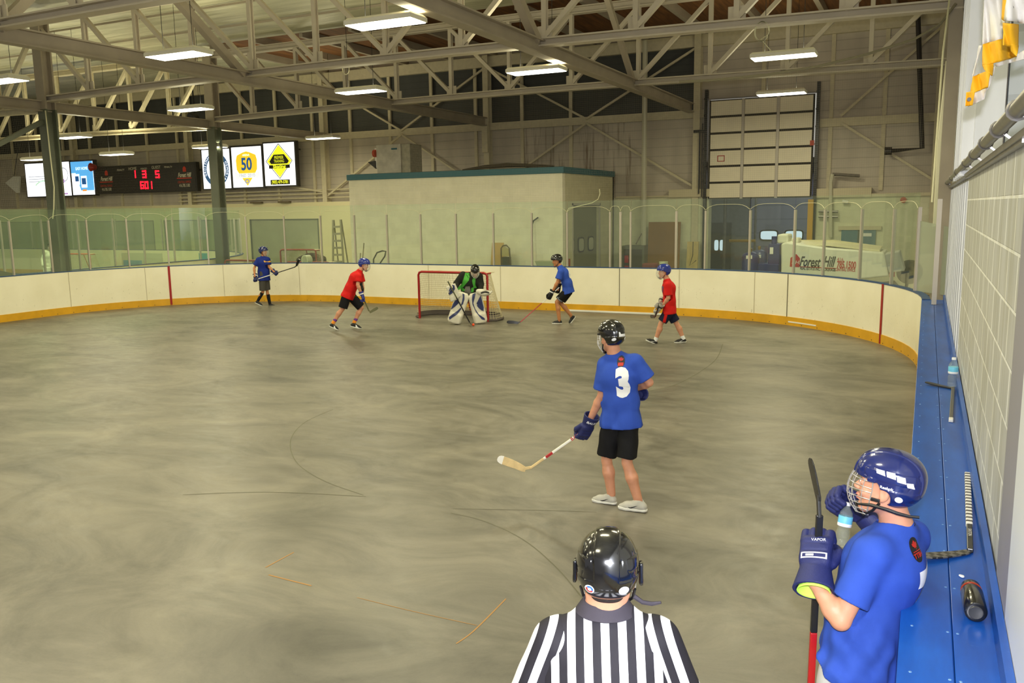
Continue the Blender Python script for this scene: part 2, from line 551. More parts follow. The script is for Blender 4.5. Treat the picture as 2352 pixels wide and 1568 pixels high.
def block_material(name, rgb, course=0.235, blk=0.47, axis='y', mort=1.08, rough=0.5, streak=0.0):
    n = NT(name, rough)
    x, y, z = n.sep(n.obj)[0:3]
    h = y if axis == 'y' else x
    br = n.t.nodes.new('ShaderNodeTexBrick'); br.offset = 0.5
    hs = 0.4 if axis == 'y' and streak else 1.0
    n.lk(n.comb(n.math('MULTIPLY', h, hs), z, 0.0), br.inputs['Vector'])
    br.inputs['Scale'].default_value = 1.0; br.inputs['Brick Width'].default_value = blk*hs
    br.inputs['Row Height'].default_value = course; br.inputs['Mortar Size'].default_value = 0.008 if streak else 0.006
    br.inputs['Mortar Smooth'].default_value = 0.3
    c = srgb(*rgb)
    br.inputs['Color1'].default_value = c; br.inputs['Color2'].default_value = tuple(q*0.94 for q in c[:3])+(1,)
    br.inputs['Mortar'].default_value = tuple(min(1, q*mort) for q in c[:3])+(1,)
    nz = n.noise(n.obj, 3, 5)
    rp = n.ramp(nz, [(0.3, (0.9, 0.9, 0.88, 1)), (0.7, (1.04, 1.04, 1.04, 1))])
    col = n.mix(0.8, br.outputs['Color'], rp, 'MULTIPLY')
    if streak:
        st = n.noise(n.comb(n.math('MULTIPLY', h, 9.0), n.math('MULTIPLY', z, 0.7), 0.0), 1.3, 4)
        sr = n.ramp(st, [(0.45, (1, 1, 1, 1)), (0.62, (0.72, 0.70, 0.58, 1))])
        col = n.mix(streak, col, sr, 'MULTIPLY')
    n.color(col)
    n.bump(n.math('SUBTRACT', 1.0, br.outputs['Fac']), 0.6, 0.006)
    return n.m
def siding_material(name, rgb, pitch=0.3, stain=False, rough=0.55, vertical=None, gap=0.10, gapk=0.35):
    n = NT(name, rough)
    x, y, z = n.sep(n.obj)[0:3]
    q = {None: z, 'y': y, 'x': x}[vertical]
    w = n.math('FRACT', n.math('DIVIDE', q, pitch))
    line = n.math('LESS_THAN', w, gap)
    c = srgb(*rgb)
    nz = n.noise(n.mapping(n.obj, scale=(1, 1, 0.25)), 1.7, 5)
    base = n.ramp(nz, [(0.3, tuple(k*0.80 for k in c[:3])+(1,)), (0.7, tuple(min(1, k*1.05) for k in c[:3])+(1,))])
    col = n.mix(n.math('MULTIPLY', line, gapk), base, tuple(k*0.45 for k in c[:3])+(1,))
    if stain:
        st = n.noise(n.comb(n.math('MULTIPLY', x, 4.2), 0.0, n.math('MULTIPLY', z, 0.22)), 1.6, 6, 0.65)
        sr = n.ramp(st, [(0.52, (0, 0, 0, 1)), (0.66, (1, 1, 1, 1))])
        mx = n.math('MULTIPLY', n.math('GREATER_THAN', x, -13.6), n.math('LESS_THAN', x, -9.3))
        mz = n.math('LESS_THAN', z, 5.8)
        msk = n.math('MULTIPLY', n.math('MULTIPLY', mx, mz), sr)
        col = n.mix(n.math('MULTIPLY', msk, 0.75), col, srgb(96, 66, 42))
    n.color(col)
    n.bump(w, 0.35, 0.02)
    return n.m
def insulation_material():
    n = NT('foil_insulation', 0.40)
    v = n.mapping(n.obj, scale=(0.25, 2.6, 1))
    a = n.noise(v, 1.6, 6, 0.6, 0.5); b = n.noise(n.obj, 0.5, 3)
    base = n.ramp(a, [(0.3, srgb(176, 174, 146)), (0.6, srgb(214, 212, 186)), (0.8, srgb(232, 230, 205))])
    dk = n.ramp(b, [(0.35, (0.62, 0.64, 0.6, 1)), (0.6, (1, 1, 1, 1))])
    n.color(n.mix(0.6, base, dk, 'MULTIPLY')); n.bump(a, 0.6, 0.05)
    return n.m
def deck_material():
    n = NT('brown_wood_deck', 0.75)
    v = n.mapping(n.obj, scale=(6, 0.5, 1))
    a = n.noise(v, 1.5, 5)
    n.color(n.ramp(a, [(0.3, srgb(84, 52, 26)), (0.7, srgb(132, 86, 42))])); return n.m
def glass_material(name, tint, gl=0.9, haze=0.0):
    m = bpy.data.materials.new(name); m.use_nodes = True; t = m.node_tree
    for nd in list(t.nodes): t.nodes.remove(nd)
    out = t.nodes.new('ShaderNodeOutputMaterial'); tr = t.nodes.new('ShaderNodeBsdfTransparent'); tr.inputs[0].default_value = (*tint, 1)
    gg = t.nodes.new('ShaderNodeBsdfGlossy'); gg.inputs['Roughness'].default_value = 0.03; gg.inputs[0].default_value = (gl, gl, gl, 1)
    lw_ = t.nodes.new('ShaderNodeLayerWeight'); lw_.inputs[0].default_value = 0.5
    pw = t.nodes.new('ShaderNodeMath'); pw.operation = 'POWER'; pw.inputs[1].default_value = 4.0; t.links.new(lw_.outputs['Facing'], pw.inputs[0])
    fr = t.nodes.new('ShaderNodeMath'); fr.operation = 'MULTIPLY_ADD'; fr.inputs[1].default_value = 0.6; fr.inputs[2].default_value = 0.03; t.links.new(pw.outputs[0], fr.inputs[0])
    mx = t.nodes.new('ShaderNodeMixShader'); t.links.new(fr.outputs[0], mx.inputs[0])
    src = tr.outputs[0]
    if haze:
        df = t.nodes.new('ShaderNodeBsdfDiffuse'); df.inputs[0].default_value = (0.75, 0.80, 0.68, 1)
        m2 = t.nodes.new('ShaderNodeMixShader'); m2.inputs[0].default_value = haze
        t.links.new(tr.outputs[0], m2.inputs[1]); t.links.new(df.outputs[0], m2.inputs[2]); src = m2.outputs[0]
    t.links.new(src, mx.inputs[1]); t.links.new(gg.outputs[0], mx.inputs[2]); t.links.new(mx.outputs[0], out.inputs[0])
    MATS[name] = m; return m
M_floor = floor_material(); M_board = board_material(); M_ins = insulation_material(); M_deck = deck_material()
M_kick = mat('yellow_kick_plate', (222, 166, 34), 0.4, noise=0.12, nscale=3)
M_cap = mat('blue_cap_rail', (44, 76, 124), 0.45, noise=0.15)
M_redline = mat('red_line_plastic', (160, 22, 18), 0.4)
M_steel = mat('painted_steel_truss', (196, 186, 168), 0.55, noise=0.08, nscale=2)
M_steel2 = mat('tan_steel_beam', (164, 153, 136), 0.55, noise=0.10, nscale=2)
M_dsteel = mat('grey_green_column_paint', (98, 104, 88), 0.5, noise=0.10, nscale=2)
M_stud = mat('cream_wall_stud', (208, 198, 168), 0.6, noise=0.08)
M_siding = siding_material('cream_ribbed_siding', (198, 188, 172), stain=True)
M_sidewh = siding_material('white_vertical_siding', (240, 242, 248), pitch=0.60, vertical='y', rough=0.35, gap=0.22, gapk=0.9)
M_darkband = siding_material('dark_insulated_band', (66, 68, 66), pitch=0.22)
M_block = block_material('grey_painted_block', (196, 197, 198), streak=0.55, mort=1.6)
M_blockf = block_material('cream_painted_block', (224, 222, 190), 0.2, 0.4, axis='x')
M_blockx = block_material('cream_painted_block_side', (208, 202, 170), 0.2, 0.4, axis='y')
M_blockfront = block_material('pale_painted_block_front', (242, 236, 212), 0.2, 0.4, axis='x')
M_teal = mat('teal_metal_trim', (38, 98, 112), 0.45)
M_glass = glass_material('shield_glass', (0.945, 0.99, 0.945), haze=0.035)
M_glass2 = glass_material('thick_green_shield_glass', (0.88, 0.965, 0.89), haze=0.07)
M_glassc = glass_material('worn_clear_acrylic', (0.80, 0.84, 0.78), haze=0.30)
M_alu = mat('aluminium_post', (186, 178, 166), 0.4, 0.25)
M_black = mat('black_plastic', (18, 18, 20), 0.4)
M_white = mat('white_paint', (235, 234, 226), 0.5)
M_lamp_h = mat('white_lamp_housing', (225, 222, 205), 0.5)
M_lamp = mat('lit_lamp_diffuser', (255, 252, 232), 0.5, emit=6.0)
M_pipe = mat('galvanised_pipe', (138, 134, 128), 0.35, 0.6, noise=0.15)
M_red = mat('red_paint', (176, 24, 18), 0.4)
M_ledge = None

def ledge_material():
    n = NT('blue_painted_bench_top', 0.33)
    x, y, z = n.sep(n.obj)[0:3]
    a = n.noise(n.mapping(n.obj, scale=(4, 0.8, 1)), 2.2, 6, 0.6)
    base = n.ramp(a, [(0.3, srgb(16, 70, 152)), (0.7, srgb(24, 90, 184))])
    sc = n.noise(n.mapping(n.obj, scale=(1, 6, 1), rot=(0, 0, 0.5)), 9, 3, 0.7)
    sr = n.ramp(sc, [(0.70, (0, 0, 0, 1)), (0.76, (1, 1, 1, 1))])
    n.color(n.mix(n.math('MULTIPLY', sr, 0.35), base, srgb(120, 160, 205)))
    return n.m

# ================================================================== SETTING: FLOOR, WALLS, ROOF
def struct(name, mb, m, bevel=0.0, parent=None, label=None):
    o = mb.build(name, m, parent, bevel=bevel)
    if parent is None: o['kind'] = 'structure'
    if label: o['label'] = label
    return o
FLOOR = struct('floor', MB().box((-56, -6, -0.3), (3, 40, 0)), M_floor)
# roof: foil insulation over the rink, brown timber deck over the last bay
CEIL = struct('ceiling', MB().box((-56, -6, 8.5), (3, 22.9, 8.7)).box((-56, 22.9, 8.5), (-22.7, 29.6, 8.7)), M_ins)
struct('deck', MB().box((-22.7, 22.9, 8.62), (3, 29.6, 8.8)), M_deck, parent=CEIL, label='brown timber roof deck')
pb = MB()
for i in range(13):
    x = -22.4+1.93*i
    pb.bar((x, 22.95, 8.5), (x, 29.3, 8.5), 0.14, 0.24)
struct('purlin', pb, M_steel2, parent=CEIL, label='steel purlins under the brown deck')
pb = MB()
for y in (-2.3, 1.9, 4, 8.2, 12.4, 14.5, 18.7, 20.8):
    pb.bar((-56, y, 8.44), (3, y, 8.44), 0.02, 0.06)
struct('batten', pb, M_steel2, parent=CEIL)

WY = 29.3
wf = MB().box((-56, WY, 3.1), (-6.75, WY+0.2, 5.95)).box((-6.75, WY, 6.3), (-3.3, WY+0.2, 8.7)).box((-3.3, WY, 3.1), (3, WY+0.2, 8.7)).box((-7.05, WY, 5.95), (-6.75, WY+0.2, 8.7)).box((-56, WY, 8.1), (-7.05, WY+0.2, 8.7))
WALLF = struct('wall_far', wf, M_siding)
struct('dark_panel_band', MB().box((-56, WY+0.05, 5.95), (-7.05, WY+0.2, 8.1)), M_darkband, parent=WALLF, label='dark grey clerestory panels')
gm = MB()
gm.box((-56, WY-0.14, 5.72), (-6.9, WY, 5.98)); gm.box((-3.3, WY-0.14, 5.2), (0.4, WY, 5.45)); gm.box((-56, WY-0.18, 8.0), (0.4, WY, 8.38))
struct('girt', gm, M_stud, parent=WALLF)
for i in range(21):
    x = -50.3+1.93*i if i < 21 else 0
    if x < -7.6: struct('stud', MB().box((x-0.06, WY-0.08, 3.2), (x+0.06, WY, 8.05)), M_stud, parent=WALLF)
for x in (-14.68, -12.76, -10.86, -8.9, -5.0, -2.9, -1.36):
    if x > -8: struct('stud', MB().box((x-0.06, WY-0.06, 6.4 if x < -3.3 else 3.2), (x+0.06, WY, 8.05)), M_stud, parent=WALLF)
for x in (-37.8, -30.2, -22.6, -15.0, -7.1, 0.15):
    struct('wall_column', MB().ibeam((x, WY-0.16, 0), (x, WY-0.16, 8.4), 0.22, 0.3), M_stud, parent=WALLF)
def brace(a, b): struct('cross_brace', MB().bar((a[0], WY-0.2, a[1]), (b[0], WY-0.2, b[1]), 0.07, 0.07), M_stud, parent=WALLF)
for x0, x1 in ((-22.6, -15.0), (-15.0, -7.1)):
    xm = (x0+x1)/2
    brace((x0, 8.0), (xm, 5.9)); brace((x1, 8.0), (xm, 5.9)); brace((x0, 3.4), (xm, 5.75)); brace((x1, 3.4), (xm, 5.75))
brace((-2.6, 5.3), (0.2, 3.4)); brace((-2.6, 5.5), (0.1, 7.9)); brace((-22.6, 3.6), (-24.6, 3.9))
# low block wall under the siding, with its opening for the vehicle bay
lw = MB().box((-56, WY-0.25, 0), (-6.65, WY+0.2, 3.12)).box((-3.25, WY-0.25, 0), (3, WY+0.2, 3.0))
LOWW = struct('wall_far_lower', lw, M_blockf)
struct('coping', MB().box((-9.9, WY-0.34, 3.12), (-9.0+1.9, WY, 3.17)).box((-8.0, WY-0.36, 3.1), (-6.55, WY, 3.36)).box((-3.3, WY-0.36, 3.0), (-1.6, WY, 3.28)).box((-1.6, WY-0.33, 3.0), (0.4, WY, 3.1)), mat('cream_coping', (206, 196, 164), 0.6), parent=LOWW)
# left half: smooth white wall with long lobby windows
WALLL = struct('wall_far_left', MB().box((-56, WY-0.32, 2.5), (-18.3, WY-0.26, 3.2)).box((-56, WY-0.32, 0), (-18.3, WY-0.26, 0.55)).box((-27.4, WY-0.32, 0.55), (-26.7, WY-0.26, 2.5)).box((-32.6, WY-0.32, 0.55), (-31.9, WY-0.26, 2.5)).box((-23.0, WY-0.32, 0.55), (-18.3, WY-0.26, 2.5)), mat('cream_smooth_wall', (220, 212, 170), 0.5))
M_lobby = mat('lobby_window_glass', (158, 162, 134), 0.35, noise=0.18, nscale=0.6)
for i, (a, b) in enumerate(((-26.7, -23.0), (-31.9, -27.4), (-46, -32.6))):
    w = struct('window_%d' % (i+1), MB().box((a, WY-0.29, 0.55), (b, WY-0.255, 2.5)), M_lobby)
    struct('frame', MB().box((a, WY-0.33, 0.52), (b, WY-0.28, 0.57)).box((a, WY-0.33, 2.48), (b, WY-0.28, 2.52)).box((a-0.03, WY-0.33, 0.52), (a+0.03, WY-0.28, 2.52)).box((b-0.03, WY-0.33, 0.52), (b+0.03, WY-0.28, 2.52)), M_dsteel, parent=w)
struct('wall_left', MB().box((-56.2, -6, 0), (-56, WY, 8.7)), M_siding)
# right wall
WR = struct('wall_right', MB().box((0.36, 9.4, 0), (0.6, 29.3, 8.7)), M_sidewh)
rb = MB()
y = 9.4
while y < 27:
    rb.box((0.335, y, 1.2), (0.365, y+0.05, 3.0)); y += 0.30
struct('rib', rb, M_sidewh, parent=WR)
rb = MB()
for y in (9.5, 9.9, 10.4, 11.0, 11.8): rb.box((0.26, y, 3.05), (0.36, y+0.06, 8.5))
struct('upper_rib', rb, M_sidewh, parent=WR)
WB = struct('wall_right_block', MB().box((0.34, 3.85, 0), (0.62, 9.4, 3.02)), M_block)
struct('coping', MB().box((0.31, 3.85, 3.02), (0.62, 9.4, 3.06)), M_pipe, parent=WB)
WJ = struct('trim_1', MB().box((0.334, 3.42, 0), (0.7, 3.85, 4.2)), mat('grey_door_jamb', (150, 148, 158), 0.5))
struct('wall_right_near', MB().box((0.334, -3, 0), (0.7, 3.42, 4.2)), mat('white_gloss_wall', (232, 236, 240), 0.35))
WU = struct('wall_right_upper', MB().box((0.80, 3.0, 3.0), (0.95, 9.5, 8.6)).box((0.62, 9.42, 3.0), (3, 9.6, 8.6)), siding_material('white_panel_siding', (208, 214, 222), pitch=0.62, rough=0.4))
struct('stud', MB().box((0.72, 6.9, 3.0), (0.80, 7.05, 8.6)).box((0.72, 4.6, 3.0), (0.80, 4.75, 8.6)), M_steel2, parent=WU)
struct('cross_brace', MB().bar((0.76, 9.3, 6.0), (0.76, 6.6, 3.1), 0.045), M_stud, parent=WU)

# ================================================================== RAILINGS AND SERVICES ON THE RIGHT WALL
rail = MB()
rail.tube([(0.27, 2.0, 3.12), (0.27, 26.5, 3.12)], 0.03, 10)
ro = empty('pipe_rail', (0.27, 14, 3.2)); tag(ro, 'long grey steel pipe running along the top of the right-hand block wall', 'pipe')
rail.build('pipe', M_pipe, ro, smooth=True)
for y in (3.6, 4.5, 5.5, 6.8, 8.2, 10.5, 13, 16):
    MB().tube([(0.27+0.034*math.cos(a), y, 3.12+0.034*math.sin(a)) for a in [i*math.pi/6 for i in range(13)]], 0.007, 6).bar((0.29, y, 3.10), (0.35, y, 3.05), 0.012).build('clamp', M_pipe, ro, smooth=True)
MB().bar((0.325, 2.0, 3.05), (0.325, 26, 3.05), 0.05, 0.03).build('conduit', M_pipe, ro)

# ================================================================== BOARDS
def rink_path(xl, xr, ye, R, y0, n=20):
    p = [(xl, y0)]
    k = 12
    for i in range(1, k+1): p.append((xl, y0+(ye-R-y0)*i/k))
    for i in range(1, n+1):
        a = math.pi-math.pi/2*i/n; p.append((xl+R+R*math.cos(a), ye-R+R*math.sin(a)))
    for i in range(1, k+1): p.append((xl+R+(xr-xl-2*R)*i/k, ye))
    for i in range(1, n+1):
        a = math.pi/2-math.pi/2*i/n; p.append((xr-R+R*math.cos(a), ye-R+R*math.sin(a)))
    for i in range(1, k+1): p.append((xr, ye-R+(y0-ye+R)*i/k))
    return [Vector((a, b)) for a, b in p]
def path_normals(P):
    N = []
    for i in range(len(P)):
        d = (P[min(i+1, len(P)-1)]-P[max(i-1, 0)]).normalized(); N.append(Vector((-d.y, d.x)))
    return N
def sweep(P, N, prof):
    rings = [[(p.x+n.x*o, p.y+n.y*o, z) for o, z in prof] for p, n in zip(P, N)]
    return MB().loft(rings)
RINK = rink_path(-22.2, 0.0, 21.62, 6.0, -4.0); RN = path_normals(RINK)
def hit_path(P, px, z, y=700):
    """where the sight line through pixel column px crosses the path"""
    best = None
    for i in range(len(P)-1):
        a, b = P[i], P[i+1]
        def side(q):
            # signed screen-x distance of world point
            c = _R @ np.array([q.x, q.y, z-CAMH]); return (1176+FPX*c[0]/c[2]-px, c[2])
        sa, ca = side(a); sb, cb = side(b)
        if ca < 0.2 or cb < 0.2: continue
        if sa == 0 or sa*sb < 0:
            t = sa/(sa-sb); q = a+(b-a)*t
            dpt = ca+(cb-ca)*t
            if best is None or dpt > best[1]: best = (q, dpt, i+t)
    return best
bo = empty('rink_boards', (-11.1, 21.6, 0))
tag(bo, 'white dasher boards with yellow kick plate and blue cap curving round the rink', 'boards')
sweep(RINK, RN, [(0, 0.19), (0.10, 0.19), (0.10, 1.2), (0, 1.2)]).build('panel', M_board, bo)
sweep(RINK, RN, [(-0.014, 0.0), (0.11, 0.0), (0.11, 0.2), (-0.014, 0.2)]).build('kick_plate', M_kick, bo)
i1 = max(i for i, p in enumerate(RINK) if p.x < -0.2)
sweep(RINK[:i1+5], RN[:i1+5], [(-0.006, 1.2), (0.12, 1.2), (0.12, 1.222), (-0.006, 1.222)]).build('cap_rail', M_cap, bo)
def on_path(px, z=0.7):
    q, _, s = hit_path(RINK, px, z); i = int(s); return q, RN[i].lerp(RN[min(i+1, len(RN)-1)], s-i).normalized()
for px in (390, 2026):
    q, nn = on_path(px); t = Vector((nn.y, -nn.x))
    MB().obox((q.x-nn.x*0.012, q.y-nn.y*0.012, 0.61), (t.x, t.y, 0), (nn.x, nn.y, 0), (0, 0, 1), (0.032, 0.006, 0.598)).build('goal_line_stripe', M_redline, bo, label='red goal line stripe')
M_seam = mat('dark_seam', (96, 88, 66), 0.8); M_seam2 = mat('faint_seam', (196, 188, 164), 0.7)
for px, mm in ((1423, M_seam), (1809, M_seam), (160, M_seam2), (335, M_seam2), (514, M_seam2), (688, M_seam2), (985, M_seam2), (1150, M_seam2), (1560, M_seam2), (1733, M_seam2)):
    q, nn = on_path(px); t = Vector((nn.y, -nn.x))
    MB().obox((q.x-nn.x*0.006, q.y-nn.y*0.006, 0.69), (t.x, t.y, 0), (nn.x, nn.y, 0), (0, 0, 1), (0.006, 0.008, 0.505)).build('panel_joint', mm, bo)
# pale sill strips under the gate and the access panel
def strip_between(px0, px1, z0, z1, off, m, name, parent, label=None):
    a = hit_path(RINK, px0, 0.2)[2]; b = hit_path(RINK, px1, 0.2)[2]
    rings = []
    for k in range(9):
        s = a+(b-a)*k/8; i = int(s); p = RINK[i].lerp(RINK[i+1], s-i); n_ = RN[i].lerp(RN[i+1], s-i)
        rings.append([(p.x+n_.x*o, p.y+n_.y*o, z) for o, z in ((off, z0), (off+0.02, z0), (off+0.02, z1), (off, z1))])
    MB().loft(rings).build(name, m, parent, label=label)
strip_between(1300, 1520, 0.004, 0.05, -0.03, M_white, 'gate_sill', bo, 'white sill strip under the gate')
strip_between(1812, 1876, 0.07, 0.10, -0.022, M_white, 'gate_sill', bo, 'white strip low on the yellow kick plate')
sc = MB()
for i in range(6, len(RINK)-8):
    p, n_ = RINK[i], RN[i]
    sc.obox((p.x-n_.x*0.016, p.y-n_.y*0.016, 0.035), (n_.y, -n_.x, 0), (n_.x, n_.y, 0), (0, 0, 1), (0.012, 0.004, 0.008))
sc.build('screw_head', M_seam, bo)

# glass shield above the boards
gl = empty('glass_shield', (-11.1, 21.65, 1.22))
tag(gl, 'clear glass shield with slim aluminium posts standing on the near end boards', 'glass shield')
posts = [-55, 33, 124, 209, 299, 389, 480, 569, 656, 739, 816, 890, 967, 1048, 1133, 1221, 1302, 1400, 1424, 1447, 1551, 1617, 1718, 1819, 1886, 1969, 2041, 2095, 2136]
def path_at(P, N, s):
    i = int(min(s, len(P)-1.001)); f = s-i
    return P[i].lerp(P[i+1], f), N[i].lerp(N[i+1], f).normalized()
def shield(P, N, S, root, gm, post_m, ztop, zpost, cords=True, off=0.05, zb=1.22, thick=(), skip=(), thin=()):
    pts = [path_at(P, N, s) for s in S]
    for k, (p, n_) in enumerate(pts):
        if k in skip: continue
        t = Vector((n_.y, -n_.x)); w = 0.028 if k in thick else 0.02
        MB().obox((p.x+n_.x*off, p.y+n_.y*off, (zb+zpost)/2), (t.x, t.y, 0), (n_.x, n_.y, 0), (0, 0, 1), (w, 0.03, (zpost-zb)/2)).build('post', post_m, root)
    for k in range(len(S)-1):
        a, b = S[k], S[k+1]; m = max(2, int((b-a)*1.0)+2) if abs(b-a) > 1 else 2
        rings = []
        for j in range(m):
            p, n_ = path_at(P, N, a+(b-a)*(0.01+0.98*j/(m-1)))
            o0 = off-0.006; o1 = off+0.006
            rings.append([(p.x+n_.x*o0, p.y+n_.y*o0, zb), (p.x+n_.x*o1, p.y+n_.y*o1, zb), (p.x+n_.x*o1, p.y+n_.y*o1, ztop), (p.x+n_.x*o0, p.y+n_.y*o0, ztop)])
        MB().loft(rings).build('pane', gm, root)
        if cords:
            cp = []
            for j in range(13):
                f = j/12; p, n_ = path_at(P, N, a+(b-a)*f)
                cp.append((p.x+n_.x*(off-0.03), p.y+n_.y*(off-0.03), zpost+0.02+0.13*(1-(2*f-1)**4)))
            MB().tube(cp, 0.005, 6).build('cord', M_cord, root, smooth=True)
M_cord = mat('cream_cord', (214, 210, 176), 0.6)
S = [h[2] for h in (hit_path(RINK, px, 1.22) for px in posts) if h]
print('POSTS', len(S), len(posts))
shield(RINK, RN, S, gl, M_glass, M_alu, 2.98, 2.68, thick=(18, 20))
# end pane folded back to the wall, worn
ep = empty('shield_return_pane', (0.15, 14.6, 1.2)); tag(ep, 'scratched grey shield pane folded back to the right-hand white wall', 'glass pane')
pe, _n0 = path_at(RINK, RN, S[-1])
MB().prism([(pe.x+0.05, pe.y, 1.22), (0.35, pe.y-0.7, 1.22), (0.35, pe.y-0.7, 2.38), (pe.x+0.05, pe.y, 2.48)], (0.006, 0.012, 0)).build('pane', M_glassc, ep)
MB().box((pe.x+0.03, pe.y-0.03, 1.22), (pe.x+0.09, pe.y+0.03, 2.72)).build('post', M_alu, ep)

# blue bench top between boards and wall
M_ledge = ledge_material()
le = empty('ledge', (0.17, 6, 1.2)); tag(le, 'scuffed blue painted ledge along the boards at the foot of the right wall', 'ledge')
MB().box((-0.012, -3, 1.18), (0.165, 15.7, 1.205)).box((0.169, -3, 1.18), (0.332, 15.7, 1.205)).build('top', M_ledge, le, bevel=0.003)
MB().box((0.305, -3, 1.2), (0.332, 15.7, 1.29)).build('back_trim', M_ledge, le)
MB().box((0.112, -3, 0), (0.332, 15.4, 1.18)).build('base', M_ledge, le)
sk = MB()
for i in range(34):
    y = 2.2+0.4*i
    for x in (0.03, 0.152, 0.185): sk.lathe([(0.006, 0), (0.004, 0.002)], (x, y+0.02*(i % 3), 1.205), 8)
sk.build('screw', mat('worn_screw_head', (110, 150, 200), 0.4, 0.3), le)

# ================================================================== THE OTHER RINK, LEFT
R2 = rink_path(-48.5, -22.75, 27.7, 6.0, -4.0); N2 = path_normals(R2)
b2 = empty('rink_boards', (-35, 27.7, 0)); tag(b2, 'cream boards of the second rink far left, beyond the dark columns', 'boards')
M_b2 = mat('cream_board', (240, 232, 196), 0.4)
ic = max(i for i, p in enumerate(R2) if p.x < -22.8)
sweep(R2, N2, [(0, 0.19), (0.10, 0.19), (0.10, 1.2), (0, 1.2)]).build('panel', M_b2, b2)
sweep(R2, N2, [(-0.014, 0.0), (0.11, 0.0), (0.11, 0.2), (-0.014, 0.2)]).build('kick_plate', M_kick, b2)
sweep(R2, N2, [(-0.006, 1.2), (0.12, 1.2), (0.12, 1.222), (-0.006, 1.222)]).build('cap_rail', M_cap, b2)
g2 = empty('glass_shield', (-28, 25, 1.22)); tag(g2, 'thick green-tinted glass shield round the second rink far left', 'glass shield')
def s_at(P, x, y):
    return min(range(len(P)), key=lambda i: (P[i].x-x)**2+(P[i].y-y)**2)
S2 = []
for px in (590, 557, 511, 459, 398, 331, 261, 183, 99, 8, -90):
    q = None
    for i in range(len(R2)-1, 0, -1):
        a, b = R2[i], R2[i-1]
        ca = _R @ np.array([a.x, a.y, -1.6]); cb = _R @ np.array([b.x, b.y, -1.6])
        if ca[2] < 0.5 or cb[2] < 0.5: continue
        sa = 1176+FPX*ca[0]/ca[2]-px; sb = 1176+FPX*cb[0]/cb[2]-px
        if sa*sb <= 0 and sa != sb: q = i-sa/(sa-sb); break
    if q is not None: S2.append(q)
S2 = sorted(S2)
shield(R2, N2, S2, g2, M_glass2, M_alu, 3.0, 2.7, cords=False)
s0 = s_at(R2, -42.5, 27.7); s1 = S2[0]
nf = 11
shield(R2, N2, [s0+(s1-s0)*k/nf for k in range(nf+1)], g2, M_glass, M_alu, 2.9, 2.6, cords=False)
# advertisement panels on the far boards
ad = empty('board_advertisement', (-31.5, 27.6, 0.6)); tag(ad, 'faded grey poster with a blue block on the far rink boards', 'poster')
f = Flat((-33.0, 27.69, 0.62), (1, 0, 0), (0, 0, 1), 0.008)
f.rect(-0.35, -0.4, 2.25, 0.45).build('sheet', mat('pale_grey_ad', (196, 196, 168), 0.6), ad)
f = Flat((-33.0, 27.69, 0.62), (1, 0, 0), (0, 0, 1), 0.014); f.rect(-0.25, -0.4, 0.95, 0.12).build('blue_block', mat('ad_blue', (96, 150, 176), 0.6), ad)
ad = empty('board_advertisement', (-27, 27.6, 0.6)); tag(ad, 'turquoise poster on the far rink boards beside the second dark column', 'poster')
for a, b in ((455, 486), (517, 538)):
    p = on_y(a, 590, 27.66); q = on_y(b, 590, 27.66)
q0 = on_y(455, 590, 27.6); q1 = on_y(538, 590, 27.6)
f = Flat((q0.x, 27.66, 0.72), (1, 0, 0), (0, 0, 1), 0.01); f.rect(0, -0.38, q1.x-q0.x-0.5, 0.38).build('sheet', mat('turquoise_ad', (60, 160, 176), 0.6), ad)

# ================================================================== STRUCTURAL STEEL
def truss(y, x0, n, label, zb=6.12, zt=8.15, mirror=False, panel=1.925, chord_w=0.24, m=None, only=None):
    m = m or M_steel
    r = empty('roof_truss', (x0, y, zb)); tag(r, label, 'truss', None)
    sg = -1 if mirror else 1
    X = lambda k: x0+sg*panel*k
    zc = lambda k: zb+0.12*math.sin(math.pi*k/n)
    mb = MB()
    for k in range(n): mb.ibeam((X(k), y, zc(k)), (X(k+1), y, zc(k+1)), chord_w, 0.17, 0.03)
    mb.build('bottom_chord', m, r)
    MB().ibeam((X(0), y, zt), (X(n), y, zt), 0.22, 0.2, 0.03).build('top_chord', m, r)
    for k in range(n+1):
        if 0 < k < n: MB().ibeam((X(k), y, zc(k)+0.05), (X(k), y, zt-0.05), 0.10, 0.13, 0.02).build('vertical_post', m, r)
        mid = n//2
        if k < n:
            if k < mid: a, b = (X(k), zt-0.08), (X(k+1), zc(k+1)+0.1)
            else: a, b = (X(k+1), zt-0.08), (X(k), zc(k)+0.1)
            MB().bar((a[0], y, a[1]), (b[0], y, b[1]), 0.12, 0.10).build('diagonal', m, r)
        if 0 < k < n: MB().box((X(k)-0.16, y-0.015, zc(k)+0.05), (X(k)+0.16, y+0.015, zc(k)+0.32)).build('gusset', m, r)
    return r
truss(10.3, -22.6, 12, 'nearest steel roof truss, only its left end in view', zb=6.05)
truss(16.6, -22.6, 12, 'second steel roof truss, spanning from the nearer column to the right wall', zb=6.03)
truss(22.9, -22.6, 12, 'third steel roof truss, spanning from the farther column to the right wall', zb=6.0)
truss(16.6, -22.6, 12, 'roof truss of the second rink, left of the nearer column', zb=5.75, mirror=True, chord_w=0.18, m=M_stud)
truss(22.9, -22.6, 12, 'roof truss of the second rink, left of the farther column', zb=5.75, mirror=True, chord_w=0.18, m=M_stud)
def beam(name_label, x, y0, y1, z, w=0.24, h=0.30, m=None):
    r = empty('roof_beam', (x, y0, z)); tag(r, name_label, 'beam')
    MB().ibeam((x, y0, z), (x, y1, z), w, h, 0.03).build('i_beam', m or M_steel2, r)
    return r
beam('long steel beam from the dark column line back to the far wall', -22.55, -4, WY-0.2, 5.84)
b_ = beam('long steel beam crossing the trusses over the left part of the rink', -15.05, -4, WY-0.2, 6.02)
